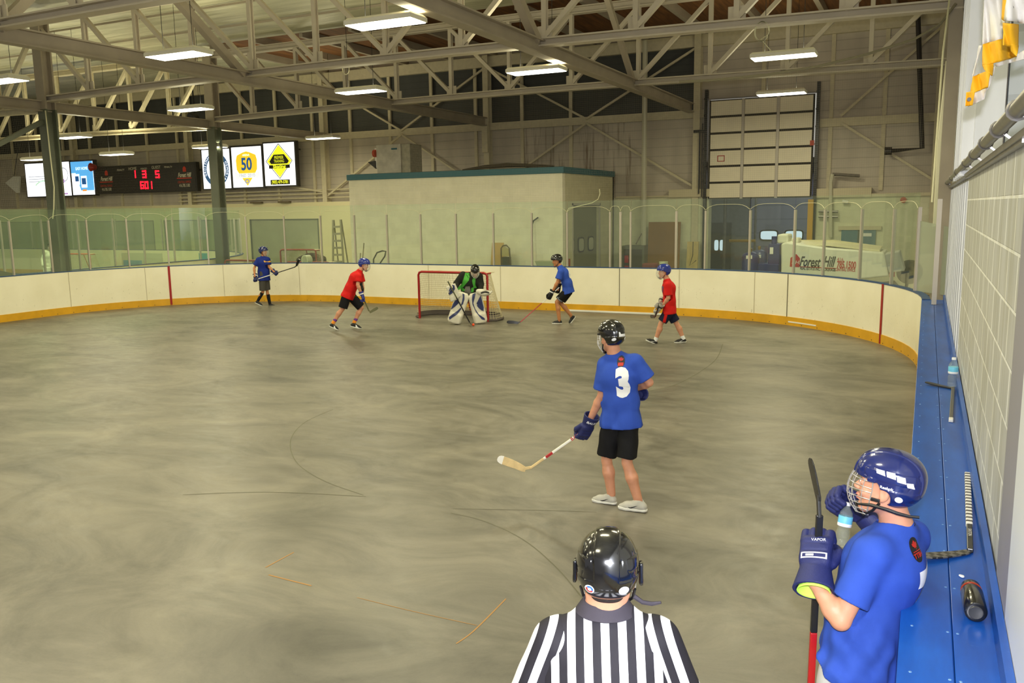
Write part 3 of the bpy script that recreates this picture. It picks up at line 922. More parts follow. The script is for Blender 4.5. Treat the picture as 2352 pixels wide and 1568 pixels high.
MB().bar((-15.05, 16.4, 6.1), (-15.05, 13.4, 8.2), 0.17).build('brace', M_steel2, b_)
MB().bar((-15.05, 10.3, 6.1), (-15.05, 12.4, 8.2), 0.17).build('brace', M_steel2, b_)
b_ = beam('long steel beam crossing the trusses over the right part of the rink', -7.3, -4, WY-0.2, 6.03)
MB().bar((-7.3, 16.4, 6.15), (-7.3, 13.6, 8.2), 0.17).build('brace', M_steel2, b_)
MB().bar((-7.3, 22.7, 6.15), (-7.3, 20.2, 8.2), 0.13).build('brace', M_steel2, b_)
MB().box((-15.13, WY-0.4, 4.9), (-14.9, WY-0.16, 5.86)).build('bracket', M_stud, b_, label='long pale bracket plate on wall column')
def column(px, x, y, label, lo=0.17, ztop=8.3):
    r = empty('steel_column', (x, y, 0)); tag(r, label, 'column')
    MB().ibeam((x, y, 0), (x, y, 5.75), 0.34, 0.34, 0.05).build('lower_shaft', M_dsteel, r)
    MB().ibeam((x, y, 5.75), (x, y, ztop), 0.34, 0.34, 0.05).build('upper_shaft', M_steel2, r)
    return r
c1 = column(0, -22.47, 16.6, 'nearer dark grey-green steel column between the two rinks, with a loose cord')
MB().tube([(-22.28, 16.4, 5.7), (-22.26, 16.4, 4.5), (-22.2, 16.38, 3.6), (-22.27, 16.36, 3.0), (-22.32, 16.33, 2.72)], 0.018, 6).build('cord', M_cord, c1, smooth=True)
column(0, -22.47, 22.9, 'farther dark grey-green steel column between the two rinks')
for y, z0 in ((16.6, 0), (22.9, 0), (10.3, 0)):
    pass
kb = empty('knee_brace', (-22.5, 12.5, 5)); tag(kb, 'dark diagonal brace rising from left edge to nearer column', 'brace')
MB().bar((-22.5, 11.6, 2.9), (-22.5, 16.5, 5.45), 0.12).build('bar', M_dsteel, kb)
MB().bar((-22.6, 11.4, 2.2), (-22.6, 15.1, 1.2), 0.14).build('lower_bar', M_dsteel, kb)
for y in (16.6, 22.9):
    r = struct('trim_%d' % (2 if y < 20 else 3), MB().ibeam((0.25, y, 0), (0.25, y, 8.4), 0.2, 0.22, 0.03), M_steel2)

# ================================================================== LAMPS
def ceiling_light(x, y, z, label, L=1.25, W=0.5, power=AREA_POWER, rz=0.0):
    r = empty('ceiling_light', (0, 0, 0)); tag(r, label, 'lamp', 'white fluorescent lamps hanging from the roof')
    mb = MB(); h = 0.11
    mb.loft([[(-L/2, -W/2, 0), (L/2, -W/2, 0), (L/2, W/2, 0), (-L/2, W/2, 0)], [(-L/2, -W/2, h*0.6), (L/2, -W/2, h*0.6), (L/2, W/2, h*0.6), (-L/2, W/2, h*0.6)], [(-L/2+0.04, -W/2+0.06, h), (L/2-0.04, -W/2+0.06, h), (L/2-0.04, W/2-0.06, h), (-L/2+0.04, W/2-0.06, h)]])
    a = mb.build('housing', M_lamp_h, r)
    b = MB().box((-L/2+0.02, -W/2+0.02, -0.012), (L/2-0.02, W/2-0.02, 0.0)).build('diffuser', M_lamp, r)
    w = MB().tube([(-L*0.3, 0, h), (-L*0.3, 0, 8.4-z)], 0.006, 5).tube([(L*0.3, 0, h), (L*0.3, 0, 8.4-z)], 0.006, 5).build('hanging_wire', M_black, r)
    r.location = (x, y, z); r.rotation_euler = (0, 0, rz)
    d = bpy.data.lights.new('lamp_glow', 'AREA'); d.shape = 'RECTANGLE'; d.size = L*0.95; d.size_y = W*0.9; d.energy = power; d.color = AMB
    lo = bpy.data.objects.new('lamp_glow', d); COL.objects.link(lo); lo.location = (x, y, z-0.03)
    d = bpy.data.lights.new('lamp_uplight', 'AREA'); d.shape = 'RECTANGLE'; d.size = L*0.95; d.size_y = W*0.9; d.energy = power*UPF; d.color = AMB
    lo = bpy.data.objects.new('lamp_uplight', d); COL.objects.link(lo); lo.location = (x, y, z+0.13); lo.rotation_euler = (math.pi, 0, 0)
    return r
LZ = 5.72
for (px, py, z, lab) in ((885, 55, LZ, 'largest white lamp at the top of the picture, left of centre'), (410, 128, LZ, 'white lamp hanging above and left of the scoreboard'), (1232, 165, LZ, 'white lamp hanging in front of the dark wall band near the middle'),
    (1800, 131, LZ, 'upper of the two white lamps over the overhead door'), (1795, 216, LZ, 'lower of the two white lamps over the overhead door'), (829, 211, LZ, 'white lamp above the white heater box'),
    (438, 252, 5.6, 'white lamp above the round lit sign'), (742, 318, 5.45, 'white lamp right of the lit yellow and black sign'), (166, 316, 5.2, 'white lamp just right of the nearer column'), (2, 187, LZ, 'white lamp cut by the left edge'),
    (268, 355, 4.95, 'white lamp directly above the scoreboard'), (84, 367, 4.95, 'white lamp above the leftmost lit poster'), (482, 339, 5.1, 'white lamp partly behind the farther column')):
    p = on_z(px, py, z)
    if p.y > 28.8: p = on_y(px, py, 28.6)
    ceiling_light(p.x, p.y, p.z, lab)
for (x, y) in ((-2.7, 12.0), (-2.7, 6.2), (-7.7, 6.0), (-12.7, 6.4), (-18.2, 6.5), (-7.7, 0.5), (-2.7, 0.5), (-14, 0.5), (-30, 11.5), (-30, 17.6), (-39, 12), (-40, 19), (-34, 17.5)):  # unseen lamps added along the rows; those over the left rink brighten it
    ceiling_light(x, y, LZ, 'unseen white lamp added to the hanging rows, above or left of the picture')
# ================================================================== SMALL BLOCK BUILDING
FY, BX0, BX1, BZ = 24.2, -17.82, -9.96, 3.84
sb = empty('storage_building', (-14, 26.5, 0)); tag(sb, 'small cream block building with a flat teal-edged roof behind the end glass', 'building')
MB().box((BX0, FY, 0), (BX1, FY+0.2, BZ)).build('front_wall', M_blockfront, sb)
MB().box((BX1-0.2, FY+0.2, 0), (BX1, 25.0, BZ)).box((BX1-0.2, 27.46, 0), (BX1, 28.9, BZ)).box((BX1-0.2, 25.0, 2.9), (BX1, 27.46, BZ)).build('side_wall', M_blockx, sb)
MB().box((BX0, FY+0.2, 0), (BX0+0.2, 28.9, BZ)).box((BX0, 28.8, 0), (BX1, 28.9, BZ)).build('rear_wall', M_blockx, sb)
MB().box((BX0-0.05, FY-0.05, BZ), (BX1+0.05, 28.9, BZ+0.19)).build('roof_edge', M_teal, sb, bevel=0.01)
MB().box((BX0+0.05, FY+0.05, BZ+0.19), (BX1-0.05, 28.9, BZ+0.2)).build('roof_top', mat('dark_roofing', (70, 66, 56), 0.9), sb)
MB().box((BX1-0.02, 24.96, 0), (BX1+0.03, 25.02, 2.94)).box((BX1-0.02, 27.43, 0), (BX1+0.03, 27.49, 2.94)).box((BX1-0.02, 24.96, 2.88), (BX1+0.03, 27.49, 2.95)).build('door_frame', M_alu, sb)
dr = MB().box((BX1-0.16, 25.02, 0), (BX1-0.10, 27.43, 2.88)).build('door', mat('olive_door', (112, 112, 88), 0.5, noise=0.2, nscale=1.5), sb)
for y in (25.25, 25.75, 26.95):
    pass
for yc in (25.1, 25.95, 26.85):
    f = Flat((BX1-0.10, yc, 1.62), (0, 1, 0), (0, 0, 1), 0.004)
    f.mb.prism([f.P(0.27*(1 if a in (0, 1, 2, 9, 10, 11) else -1)*0+0.27*math.copysign(abs(math.cos(a*math.pi/8))**0.45, math.cos(a*math.pi/8)), 0.25*math.copysign(abs(math.sin(a*math.pi/8))**0.45, math.sin(a*math.pi/8))) for a in range(16)], (0.02, 0, 0))
    f.mb.build('door_window_frame', M_black, dr)
    f = Flat((BX1-0.078, yc, 1.62), (0, 1, 0), (0, 0, 1), 0.004)
    f.mb.prism([f.P(0.22*math.copysign(abs(math.cos(a*math.pi/8))**0.5, math.cos(a*math.pi/8)), 0.2*math.copysign(abs(math.sin(a*math.pi/8))**0.5, math.sin(a*math.pi/8))) for a in range(16)], (0.006, 0, 0))
    f.mb.build('door_window', mat('grey_window', (168, 168, 148), 0.2), dr)
tp = MB()
pts = [Vector((-13.6, 24.6, 4.06)), Vector((-12.8, 24.6, 4.13)), Vector((-12.0, 24.6, 4.16)), Vector((-11.2, 24.6, 4.12)), Vector((-10.4, 24.6, 4.08))]
tp.tube(pts, [0.03, 0.06, 0.07, 0.05, 0.02], 8)
t = tp.build('tarp', mat('dark_tarp', (66, 58, 44), 0.8), None, smooth=True); tag(t, 'dark rolled tarp lying along the front edge of the teal roof', 'tarp')
# heater box
hb = empty('unit_heater', (-17.3, 25.8, 4.05)); tag(hb, 'rusty white heater box standing on the left end of the teal roof', 'heater')
p0 = on_y(866, 392, 25.6); p1 = on_y(919, 330, 25.6); p2 = on_y(941, 392, 25.6)
MB().box((p0.x, 25.6, 4.04), (p2.x-0.35, 26.5, p1.z)).build('case', mat('rusty_white', (206, 200, 184), 0.5, noise=0.22, nscale=4), hb, bevel=0.01)
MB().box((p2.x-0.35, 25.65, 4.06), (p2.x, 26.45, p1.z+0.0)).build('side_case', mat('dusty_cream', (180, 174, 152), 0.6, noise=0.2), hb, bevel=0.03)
MB().box((p0.x-0.14, 25.7, 4.3), (p0.x, 26.3, p1.z-0.1)).build('louvre', M_white, hb)
MB().prism([(p0.x-0.1, 25.65, 4.28), (p0.x-0.42, 25.65, 4.52), (p0.x-0.1, 25.65, 4.55)], (0, 0.5, 0)).build('flap', M_black, hb)
MB().lathe([(0.0, -0.06), (0.13, -0.05), (0.13, 0.05), (0, 0.06)], (p0.x-0.12, 25.7, p1.z-0.28), 16, (1, 0, 0)).build('red_cap', mat('orange_red', (190, 64, 34), 0.5), hb, smooth=True)
f = Flat((p0.x+0.75, 25.6, p1.z-0.16), (1, 0, 0), (0, 0, 1), 0.004); f.rect(-0.12, -0.03, 0.12, 0.03).build('maker_plate', M_teal, hb)
# pipes on the far wall
def pipe(name, pts, r, m, label, cat='pipe', n=8):
    o = MB().tube(pts, r, n).build(name, m, None, smooth=True); tag(o, label, cat); return o
pipe('drain_pipe', [(-8.83, WY-0.5, 8.3), (-8.83, WY-0.5, 1.28), (-8.98, WY-0.5, 1.2)], 0.09, mat('cream_pipe', (204, 200, 176), 0.45), 'tall pale vertical drain pipe right of the teal-roofed building')
bp = [on_y(2108, 20, 28.9), on_y(2118, 340, 28.9), on_y(2040, 347, 28.9)]
o = pipe('black_pipe', bp, 0.07, mat('black_iron_pipe', (44, 40, 38), 0.5), 'black iron pipe with a bend on the far wall, near the right corner')
o2 = MB().lathe([(0, -0.1), (0.12, -0.1), (0.12, 0.1), (0, 0.1)], bp[2], 12, (1, 0, 0)).build('flange', MATS['black_iron_pipe'], o, smooth=True)
pipe('conduit', [on_y(1912, 400, 29.0), on_y(1975, 404, 29.0)], 0.05, M_pipe, 'short grey tube sticking out beside the overhead door top right')
pipe('conduit', [on_y(1908, 545, 28.9), on_y(1908, 420, 28.9), on_y(1912, 400, 28.9)], 0.06, MATS['cream_pipe'], 'slim cream standpipe just right of the yellow door post')
for yy in (485, 497):
    pipe('coat_pipe', [on_y(1880, yy, 28.9), on_y(1925, yy+1, 28.9)], 0.04, M_pipe, 'upper small grey valve pipe on the block wall' if yy == 485 else 'lower small grey valve pipe on the block wall')

# ================================================================== OVERHEAD DOOR AND THE BAY BEHIND IT
DX0, DX1, DZ0, DZ1 = -6.66, -3.36, 3.02, 6.22
od = empty('overhead_door', (-5, WY-0.3, 3)); tag(od, 'tall cream sectional overhead door with grey stiles and dark joints', 'door')
M_door = mat('cream_door_panel', (240, 230, 204), 0.45, noise=0.05, nscale=3)
nr = 6; hh = (DZ1-DZ0)/nr
MB().box((DX0, WY-0.34, DZ0), (DX1, WY-0.30, DZ1)).build('backing', mat('door_joint', (42, 38, 34), 0.7), od)
for i in range(nr):
    s_ = MB()
    for j in range(3):
        w = (DX1-DX0)/3
        s_.box((DX0+j*w+0.05, WY-0.37, DZ0+i*hh+0.035), (DX0+(j+1)*w-0.05, WY-0.33, DZ0+(i+1)*hh-0.035))
    s_.build('door_section', M_door, od, bevel=0.006)
for j in (1, 2):
    x = DX0+j*(DX1-DX0)/3
    MB().box((x-0.045, WY-0.38, DZ0), (x+0.045, WY-0.335, DZ1)).build('stile', M_alu, od)
for x in (DX0-0.1, DX1+0.1):
    MB().box((x-0.05, WY-0.42, 0.2), (x+0.05, WY-0.26, DZ1+0.35)).build('track', M_black, od)
    for i in range(7): MB().lathe([(0.0, 0), (0.06, 0), (0.06, 0.05), (0, 0.05)], (x, WY-0.46, DZ0+0.05+i*hh), 10, (0, 1, 0)).build('roller', M_black, od)
MB().bar((DX0-0.5, WY-0.4, 5.25), (DX0-0.1, WY-0.4, 5.25), 0.09).bar((DX0-0.3, WY-0.4, 5.3), (DX0-0.3, WY-0.4, 3.2), 0.04).bar((DX0-0.2, WY-0.4, 5.5), (DX0-0.2, WY-0.4, 3.1), 0.03).build('opener', M_black, od)
def ring_rect(f, x0, y0, x1, y1, t):
    f.rect(x0, y0, x1, y0+t).rect(x0, y1-t, x1, y1).rect(x0, y0, x0+t, y1).rect(x1-t, y0, x1, y1)
p = on_y(1656, 364, WY-0.37)
f = Flat(p, (1, 0, 0), (0, 0, 1), 0.006); ring_rect(f, -0.12, -0.1, 0.12, 0.1, 0.025); f.build('red_square_label', M_red, od)
p = on_y(1865, 328, WY-0.37)
f = Flat(p, (1, 0, 0), (0, 0, 1), 0.006); f.rect(-0.06, -0.08, 0.07, 0.08).build('red_tag', mat('orange_red', (190, 64, 34), 0.5), od)
yp = empty('bollard', (-3.32, WY-0.32, 0)); tag(yp, 'yellow post guarding the right side of the vehicle bay opening', 'post')
MB().box((-3.42, WY-0.66, 0), (-3.26, WY-0.50, 2.95)).build('post', mat('ochre_yellow_paint', (196, 146, 30), 0.5), yp)
# the bay
bay = MB().box((-10.5, 36.0, 0), (0, 36.2, 4.2)).box((-10.7, WY+0.2, 0), (-10.5, 36.2, 4.2)).box((0, WY+0.2, 0), (0.2, 36.2, 4.2)).box((-10.7, WY+0.2, 4.1), (0.2, 36.2, 4.3))
struct('wall_bay', bay, mat('bay_grey_wall', (132, 134, 134), 0.7, noise=0.1))
add_light('bay_fill', 'AREA', (-4.6, 33.5, 4.05), 40, (0.85, 0.9, 1.0), size=1.5)  # unseen fill light added to lift the dark bay, no fixture
add_light('bay_fill', 'AREA', (-8.6, 33.5, 4.05), 12, (0.8, 0.9, 1.0), size=1.5)  # second, weaker added fill for the left side of the bay
od2 = empty('overhead_door', (-4.6, 35.95, 0)); tag(od2, 'lilac-grey overhead door with rounded windows at the back of the vehicle bay', 'door')
MB().box((-6.5, 35.88, 0), (-2.4, 35.95, 4.0)).build('panel', siding_material('lilac_grey_door', (150, 150, 166), pitch=0.55), od2)
M_day = mat('daylit_window', (196, 214, 224), 0.4, emit=0.9)
def rrect(f, hx, hy, e=0.4, n=20):
    return [f.P(hx*math.copysign(abs(math.cos(a))**e, math.cos(a)), hy*math.copysign(abs(math.sin(a))**e, math.sin(a))) for a in [2*math.pi*i/n for i in range(n)]]
for px in (1766, 1823.5, 1880):
    p = on_y(px, 540, 35.88); f = Flat(p, (1, 0, 0), (0, 0, 1), 0.0)
    a = MB(); a.prism(rrect(f, 0.37, 0.22), (0, -0.03, 0)); w_ = a.build('window_frame', M_black, od2)
    a = MB(); a.prism([q-Vector((0, 0.035, 0)) for q in rrect(f, 0.32, 0.17)], (0, -0.01, 0)); a.build('window_pane', M_day, w_)
sd = empty('side_door', (-8, 35.9, 0)); tag(sd, 'dark door with two small bright windows deep in the vehicle bay', 'door')
pa = on_y(1640, 560, 35.8); pc = on_y(1672, 560, 35.8)
MB().box((pa.x-0.3, 35.86, 0), (pc.x+0.1, 35.95, 2.1)).build('leaf', mat('dark_blue_grey', (52, 58, 66), 0.6), sd)
for px in (1645.5, 1658):
    p = on_y(px, 563, 35.86); f = Flat(p, (1, 0, 0), (0, 0, 1), 0)
    a = MB(); a.prism(rrect(f, 0.085, 0.22, 0.5), (0, -0.02, 0)); a.build('window_pane', M_day, sd)
pipe('bay_pipe', [(-7.45, 35.5, 4.1), (-7.45, 35.5, 0.2)], 0.07, M_pipe, 'grey vertical pipe inside the dark vehicle bay')
pipe('bay_pipe', [(-6.05, 34.5, 4.1), (-6.05, 34.5, 0.2)], 0.05, M_pipe, 'second slimmer pipe in the bay, beside the lilac door')
pipe('bay_rail', [on_y(1675, 553, 33), on_y(1735, 553, 33)], 0.05, MATS['ochre_yellow_paint'], 'yellow guard rail inside the vehicle bay', 'rail')
# ================================================================== BLUE MACHINE AND TANKS
M_blue = mat('deep_blue_enamel', (28, 38, 112), 0.3, noise=0.1)
M_bluem = mat('slate_blue_enamel', (62, 74, 128), 0.3)
bm_ = empty('blue_machine', (-4.2, 26.8, 0)); tag(bm_, 'dark blue water treatment machine with an upright cabinet left of the white vehicle', 'machine')
YB = 26.5
a = on_y(1765, 560, YB); b = on_y(1789, 625, YB)
MB().box((a.x, YB, 0.15), (b.x, YB+0.5, a.z)).build('cabinet', M_blue, bm_, bevel=0.02)
a2 = on_y(1776, 548, YB); MB().lathe([(0.0, 0), (0.08, 0), (0.08, 0.22), (0, 0.22)], (a2.x, YB+0.2, a.z), 12).build('stack', M_blue, bm_)
c = on_y(1742, 605, YB); d = on_y(1790, 605, YB)
MB().box((c.x, YB-0.1, 0.0), (d.x, YB+0.6, c.z)).build('base', M_blue, bm_, bevel=0.03)
MB().bar((a.x+0.1, YB-0.02, a.z-0.3), (a.x+0.1, YB-0.02, a.z-0.1), 0.1, 0.02).build('label_plate', M_white, bm_)
def tank(px, pyt, y, r, m, label):
    p = on_y(px, pyt, y); h = p.z
    o = MB().lathe([(0.0, 0.05), (r, 0.05), (r, h-r*0.6), (r*0.86, h-r*0.28), (r*0.5, h-r*0.08), (0.06, h), (0, h)], (p.x, y, 0), 24).build('tank', m, None, smooth=True)
    tag(o, label, 'tank')
    MB().lathe([(0.0, 0), (0.04, 0), (0.05, 0.1), (0.0, 0.12)], (p.x, y, h), 10).build('valve', mat('brass', (170, 130, 60), 0.35, 0.8), o)
    f = Flat((p.x, y-r, c.z+0.18), (1, 0, 0), (0, 0, 1), 0.004); f.rect(-0.08, -0.05, 0.1, 0.05).build('label_plate', M_white, o)
tank(1724, 578, 26.9, 0.27, M_blue, 'dark blue gas tank, the nearer of two beside the blue machine')
tank(1744, 573, 27.4, 0.24, M_bluem, 'slate blue gas tank between dark tank and blue cabinet')

# ================================================================== ICE RESURFACER
RY = 23.3
rs = empty('ice_resurfacer', (-2.2, 24.2, 0)); tag(rs, 'white ice resurfacing vehicle with red and black advertising on its side', 'vehicle')
M_rs = mat('white_vehicle_paint', (232, 230, 214), 0.3, noise=0.04)
def rp(px, py, y=RY): q = on_y(px, py, y); return (q.x, q.z)
prof = [rp(1794, 632), rp(1794, 560), rp(1806, 556), rp(1900, 569), rp(1965, 574), rp(2031, 580), rp(2041, 634), rp(1960, 643), rp(1930, 641)]
body = MB().prism([(x, RY, z) for x, z in prof], (0, 1.7, 0)).build('body', M_rs, rs, bevel=0.04)
MB().prism([(rp(1798, 557)[0], RY+0.25, 1.7), (rp(1900, 569)[0], RY+0.25, 1.72), (rp(2020, 579)[0], RY+0.25, 1.58), (rp(2020, 579)[0], RY+1.6, 1.62), (rp(1900, 569)[0], RY+1.6, 1.78), (rp(1798, 557)[0], RY+1.6, 1.78)], (0, 0, 0.05)).build('lid', mat('cream_lid', (214, 206, 172), 0.4), rs, bevel=0.01)
MB().box((rp(1797, 0)[0], RY+0.4, 1.78), (rp(1824, 0)[0], RY+1.2, 2.02)).build('tank_top', M_rs, rs, bevel=0.05)
MB().box((rp(1830, 0)[0], RY+0.5, 1.78), (rp(1848, 0)[0], RY+1.1, 1.92)).build('seat', M_rs, rs, bevel=0.04)
# rear hopper, angled
x1 = rp(2031, 580)[0]; zt = rp(2031, 580)[1]; zb = rp(2041, 634)[1]; xb = rp(2041, 634)[0]
MB().prism([(x1-0.02, RY+0.1, zt-0.06), (xb, RY+0.1, zb+0.08), (xb+0.35, RY+0.5, zb+0.1), (x1+0.33, RY+0.5, zt+0.0)], (0, 1.1, 0)).build('hopper', mat('grey_hopper', (204, 206, 200), 0.35), rs, bevel=0.02)
MB().box((-3.2, RY+0.1, 0.35), (-1.1, RY+1.6, 0.72)).build('chassis', M_black, rs)
for (x, y) in ((-2.9, RY-0.02), (-1.45, RY-0.02), (-2.9, RY+1.5), (-1.45, RY+1.5)):
    MB().lathe([(0.0, 0), (0.2, 0), (0.36, 0.02), (0.38, 0.1), (0.36, 0.22), (0.2, 0.24), (0, 0.24)], (x, y, 0.38), 24, (0, 1, 0)).build('wheel', M_black, rs, smooth=True)
MB().prism([(-1.6, RY-0.02, 0.6), (-0.7, RY-0.02, 0.75), (-0.5, RY+0.2, 0.5), (-0.6, RY+0.2, 0.2), (-1.6, RY+0.2, 0.2)], (0, 1.7, 0)).build('conditioner', mat('dark_grey_machine', (70, 70, 68), 0.5), rs)
M_redp = mat('red_print', (184, 36, 26), 0.5); M_blkp = mat('black_print', (24, 24, 26), 0.5)
def rr(px, py): q = on_y(px, py, RY); return q
o_ = rr(1900, 603); k_ = 1/ (rr(1901, 603).x-o_.x)   # pixels per metre on the body side
f = Flat((o_.x, RY-0.0, o_.z), (1, 0, -0.035), (0.035, 0, 1), 0.006)
def U(px, py): q = rr(px, py); d = q-f.o; return d.dot(f.r), d.dot(f.u)
u = U(1877, 599); f.text('Forest', *U(1859, 602), 0.36, shear=0.35, bold=0.008, wscale=0.53)
f.text('Hill', *U(1903, 602), 0.38, shear=0.35, bold=0.008, wscale=0.50)
u = U(1871, 617); f.text('REAL ESTATE INC. BROKERAGE', *U(1878, 618), 0.105, wscale=0.59, bold=0.003)
f.build('lettering', M_blkp, rs)
f = Flat((o_.x, RY-0.0, o_.z), (1, 0, -0.035), (0.035, 0, 1), 0.006)
f.text('785.1500', *U(1944, 609), 0.25, wscale=0.49, bold=0.010); f.text('416', *U(1930, 596), 0.13, wscale=0.8); f.text('CENTRAL OFFICE', *U(1941, 620), 0.10, wscale=0.62, bold=0.003)
a = U(1837, 612); b = U(1918, 616); f.rect(a[0], a[1]-0.012, b[0], a[1]+0.008)
h = U(1828, 598); f.poly([(h[0]-0.14, h[1]-0.17), (h[0]+0.10, h[1]-0.17), (h[0]+0.10, h[1]+0.06), (h[0]-0.0, h[1]+0.17), (h[0]-0.14, h[1]+0.06)])
f.build('red_lettering', M_redp, rs)
f = Flat((o_.x, RY-0.004, o_.z), (1, 0, -0.035), (0.035, 0, 1), 0.008); f.text('F.H.', h[0], h[1]-0.05, 0.13, shear=0.2)
f.build('house_initials', M_white, rs)
f = Flat((x1+0.17, RY+0.3, 1.15), (0.35, 0.4, 0), (0, 0, 1), 0.03)
f.poly([(-0.09, -0.2), (0.1, -0.2), (0.1, 0.06), (0, 0.16), (-0.09, 0.06)]).build('red_house_mark', M_redp, rs)

# ================================================================== GOALS
M_net = mat('white_net_cord', (206, 196, 160), 0.8)
M_netd = mat('grey_net_cord', (96, 90, 78), 0.8)
def goal(x, y, rz, label, W=1.83, H=1.22, D=0.95, tops=0.5, frame_m=None, cell=0.06, flare=0.18, cord=0.009):
    g = empty('hockey_goal', (0, 0, 0)); tag(g, label, 'goal')
    fm = frame_m or mat('dark_red_goal_paint', (156, 20, 22), 0.4); r = 0.030
    c = [(-W/2, 0, 0.0), (-W/2, 0, H-0.08), (-W/2+0.03, 0, H-0.02), (-W/2+0.1, 0, H), (W/2-0.1, 0, H), (W/2-0.03, 0, H-0.02), (W/2, 0, H-0.08), (W/2, 0, 0)]
    MB().tube(c, r, 12).build('front_frame', fm, g, smooth=True)
    def base(t):   # floor frame curve, t 0..1
        a = math.pi*t
        return Vector((-(W/2+flare)*math.copysign(abs(math.cos(a))**0.75, math.cos(a)) if 0.12 < t < 0.88 else 0, 0, 0))
    B = [(-W/2, 0, r)]
    for i in range(21):
        a = math.pi*i/20; cx = -math.copysign(abs(math.cos(a))**0.6, math.cos(a)); sy = abs(math.sin(a))**0.6
        B.append((cx*(W/2+flare), 0.12+sy*(D-0.12), r))
    B.append((W/2, 0, r))
    MB().tube(B, 0.028, 8).build('base_frame', mat('grey_padding', (92, 84, 80), 0.8), g, smooth=True)
    T = []
    for i in range(21):
        a = math.pi*i/20; cx = -math.copysign(abs(math.cos(a))**0.5, math.cos(a)); sy = abs(math.sin(a))**0.5
        T.append((cx*(W/2-0.03), sy*tops, H-0.02))
    MB().tube(T, 0.02, 8).build('top_frame', fm, g, smooth=True)
    MB().tube([(0, 0, H), (0, tops, H-0.02), (0, D, 0.03)], 0.018, 8).build('centre_bar', fm, g, smooth=True)
    # net: cords running between top frame and base frame, and rings between
    nm = MB(); n_v = int((W+2*D)/cell); n_h = int(H/cell)
    def P(i, j):      # i along 0..1, j down 0..1
        s = i*(len(T)-1); k = min(int(s), len(T)-2); tt = Vector(T[k]).lerp(Vector(T[k+1]), s-k)
        s = i*(len(B)-1); k = min(int(s), len(B)-2); bb = Vector(B[k]).lerp(Vector(B[k+1]), s-k)
        q = tt.lerp(bb, j); q.y -= 0.05*math.sin(math.pi*j)*(q.y/D); return q
    for a in range(n_v+1): nm.tube([P(a/n_v, j/5) for j in range(6)], cord/2, 3, cap=False)
    for b in range(n_h+1): nm.tube([P(i/24, b/n_h) for i in range(25)], cord/2, 3, cap=False)
    for a in range(int(W/cell)):   # the top
        x_ = -W/2+0.06+a*cell
        nm.tube([(x_, 0, H), (x_*0.99, tops*0.97, H-0.02)], cord/2, 3, cap=False)
    for b in range(int(tops/cell)+1): nm.tube([(-W/2+0.03, b*cell, H-0.003), (W/2-0.03, b*cell, H-0.003)], cord/2, 3, cap=False)
    nm.build('net', M_net, g, fix=False)
    # dark skirt low on the net
    sk = MB(); sk.loft([[P(i/24, 0.90)*1.0 for i in range(25)], [P(i/24, 0.97) for i in range(25)]], cap=False, closed=False)
    so = sk.build('skirt', mat('grey_net_skirt', (112, 104, 96), 0.85), g); sm = so.modifiers.new('t', 'SOLIDIFY'); sm.thickness = 0.012
    g.location = (x, y, 0); g.rotation_euler = (0, 0, rz)
    return g
a = on_z(962, 731, 0); b = on_z(1119, 739, 0)
goal((a.x+b.x)/2, (a.y+b.y)/2+0.05, math.atan2(b.y-a.y, b.x-a.x), 'red-framed goal with white net standing behind the goaltender', W=(b-a).length)
M_rust = mat('rust_red_paint', (136, 52, 34), 0.6)
goal(-21.0, 25.2, 0.05, 'spare red goal with crossbar highest, stored behind the glass on the left', W=1.6, frame_m=M_rust, H=1.42)
goal(-19.6, 24.0, 0.1, 'spare low red goal right of the tall spare goal', W=1.8, H=1.05, frame_m=M_rust)
gq = on_y(560, 598, 22.1)
goal(gq.x, 22.1, 0.0, 'spare low red goal beside the farther dark column', W=1.7, H=gq.z, D=0.6, flare=0.05, frame_m=M_rust)
q = on_z(148, 583, 1.3)
gq = on_y(168, 580, 24.2)
goal(gq.x, 24.2, math.radians(4), 'goal of the second rink half hidden behind the nearer column', frame_m=mat('orange_red_frame', (196, 84, 40), 0.5))
tp_ = MB().prism([(-21.6, 25.5, 0.2), (-20.2, 25.5, 0.2), (-20.2, 25.5, 1.15), (-20.8, 25.5, 1.3), (-21.4, 25.5, 1.1)], (0, 0.4, 0)).build('tarp', MATS['dark_tarp'], None, bevel=0.1); tag(tp_, 'black tarp heaped inside the tall spare goal', 'tarp')
# far goaltender of the second rink, half hidden by the column
# ================================================================== ODDS AND ENDS BEHIND THE GLASS
def ladder():
    r = empty('step_ladder', (-21, 28, 0)); tag(r, 'grey aluminium step ladder leaning left of the block building', 'ladder')
    y = 27.6; A = lambda px, py: on_y(px, py, y)
    l0, l1 = A(763, 606), A(765, 505); r0, r1 = A(790, 606), A(782, 504)
    l0.z = 0; r0.z = 0
    l0 = l1+(l0-l1); 
    MB().bar(l0, l1, 0.07, 0.04).build('rail', mat('dull_aluminium', (140, 136, 110), 0.5, 0.3), r); MB().bar(r0, r1, 0.07, 0.04).build('rail', MATS['dull_aluminium'], r)
    for k in range(1, 9):
        t = k/9; MB().bar(l0.lerp(l1, t), r0.lerp(r1, t), 0.03, 0.08).build('step', MATS['dull_aluminium'], r)
    MB().bar(l0+Vector((0.05, 0.4, 0)), l1+Vector((0, 0.05, 0)), 0.04).bar(r0+Vector((0.0, 0.4, 0)), r1+Vector((0, 0.05, 0)), 0.04).build('rear_leg', MATS['dull_aluminium'], r)
ladder()
def plank(x0, x1, y, z0, z1, lean, m, name, label, cat, th=0.03):
    o = MB().prism([(x0, y, z0), (x1, y, z0), (x1, y+lean, z1), (x0, y+lean, z1)], (0, th, 0)).build(name, m, None); tag(o, label, cat); return o
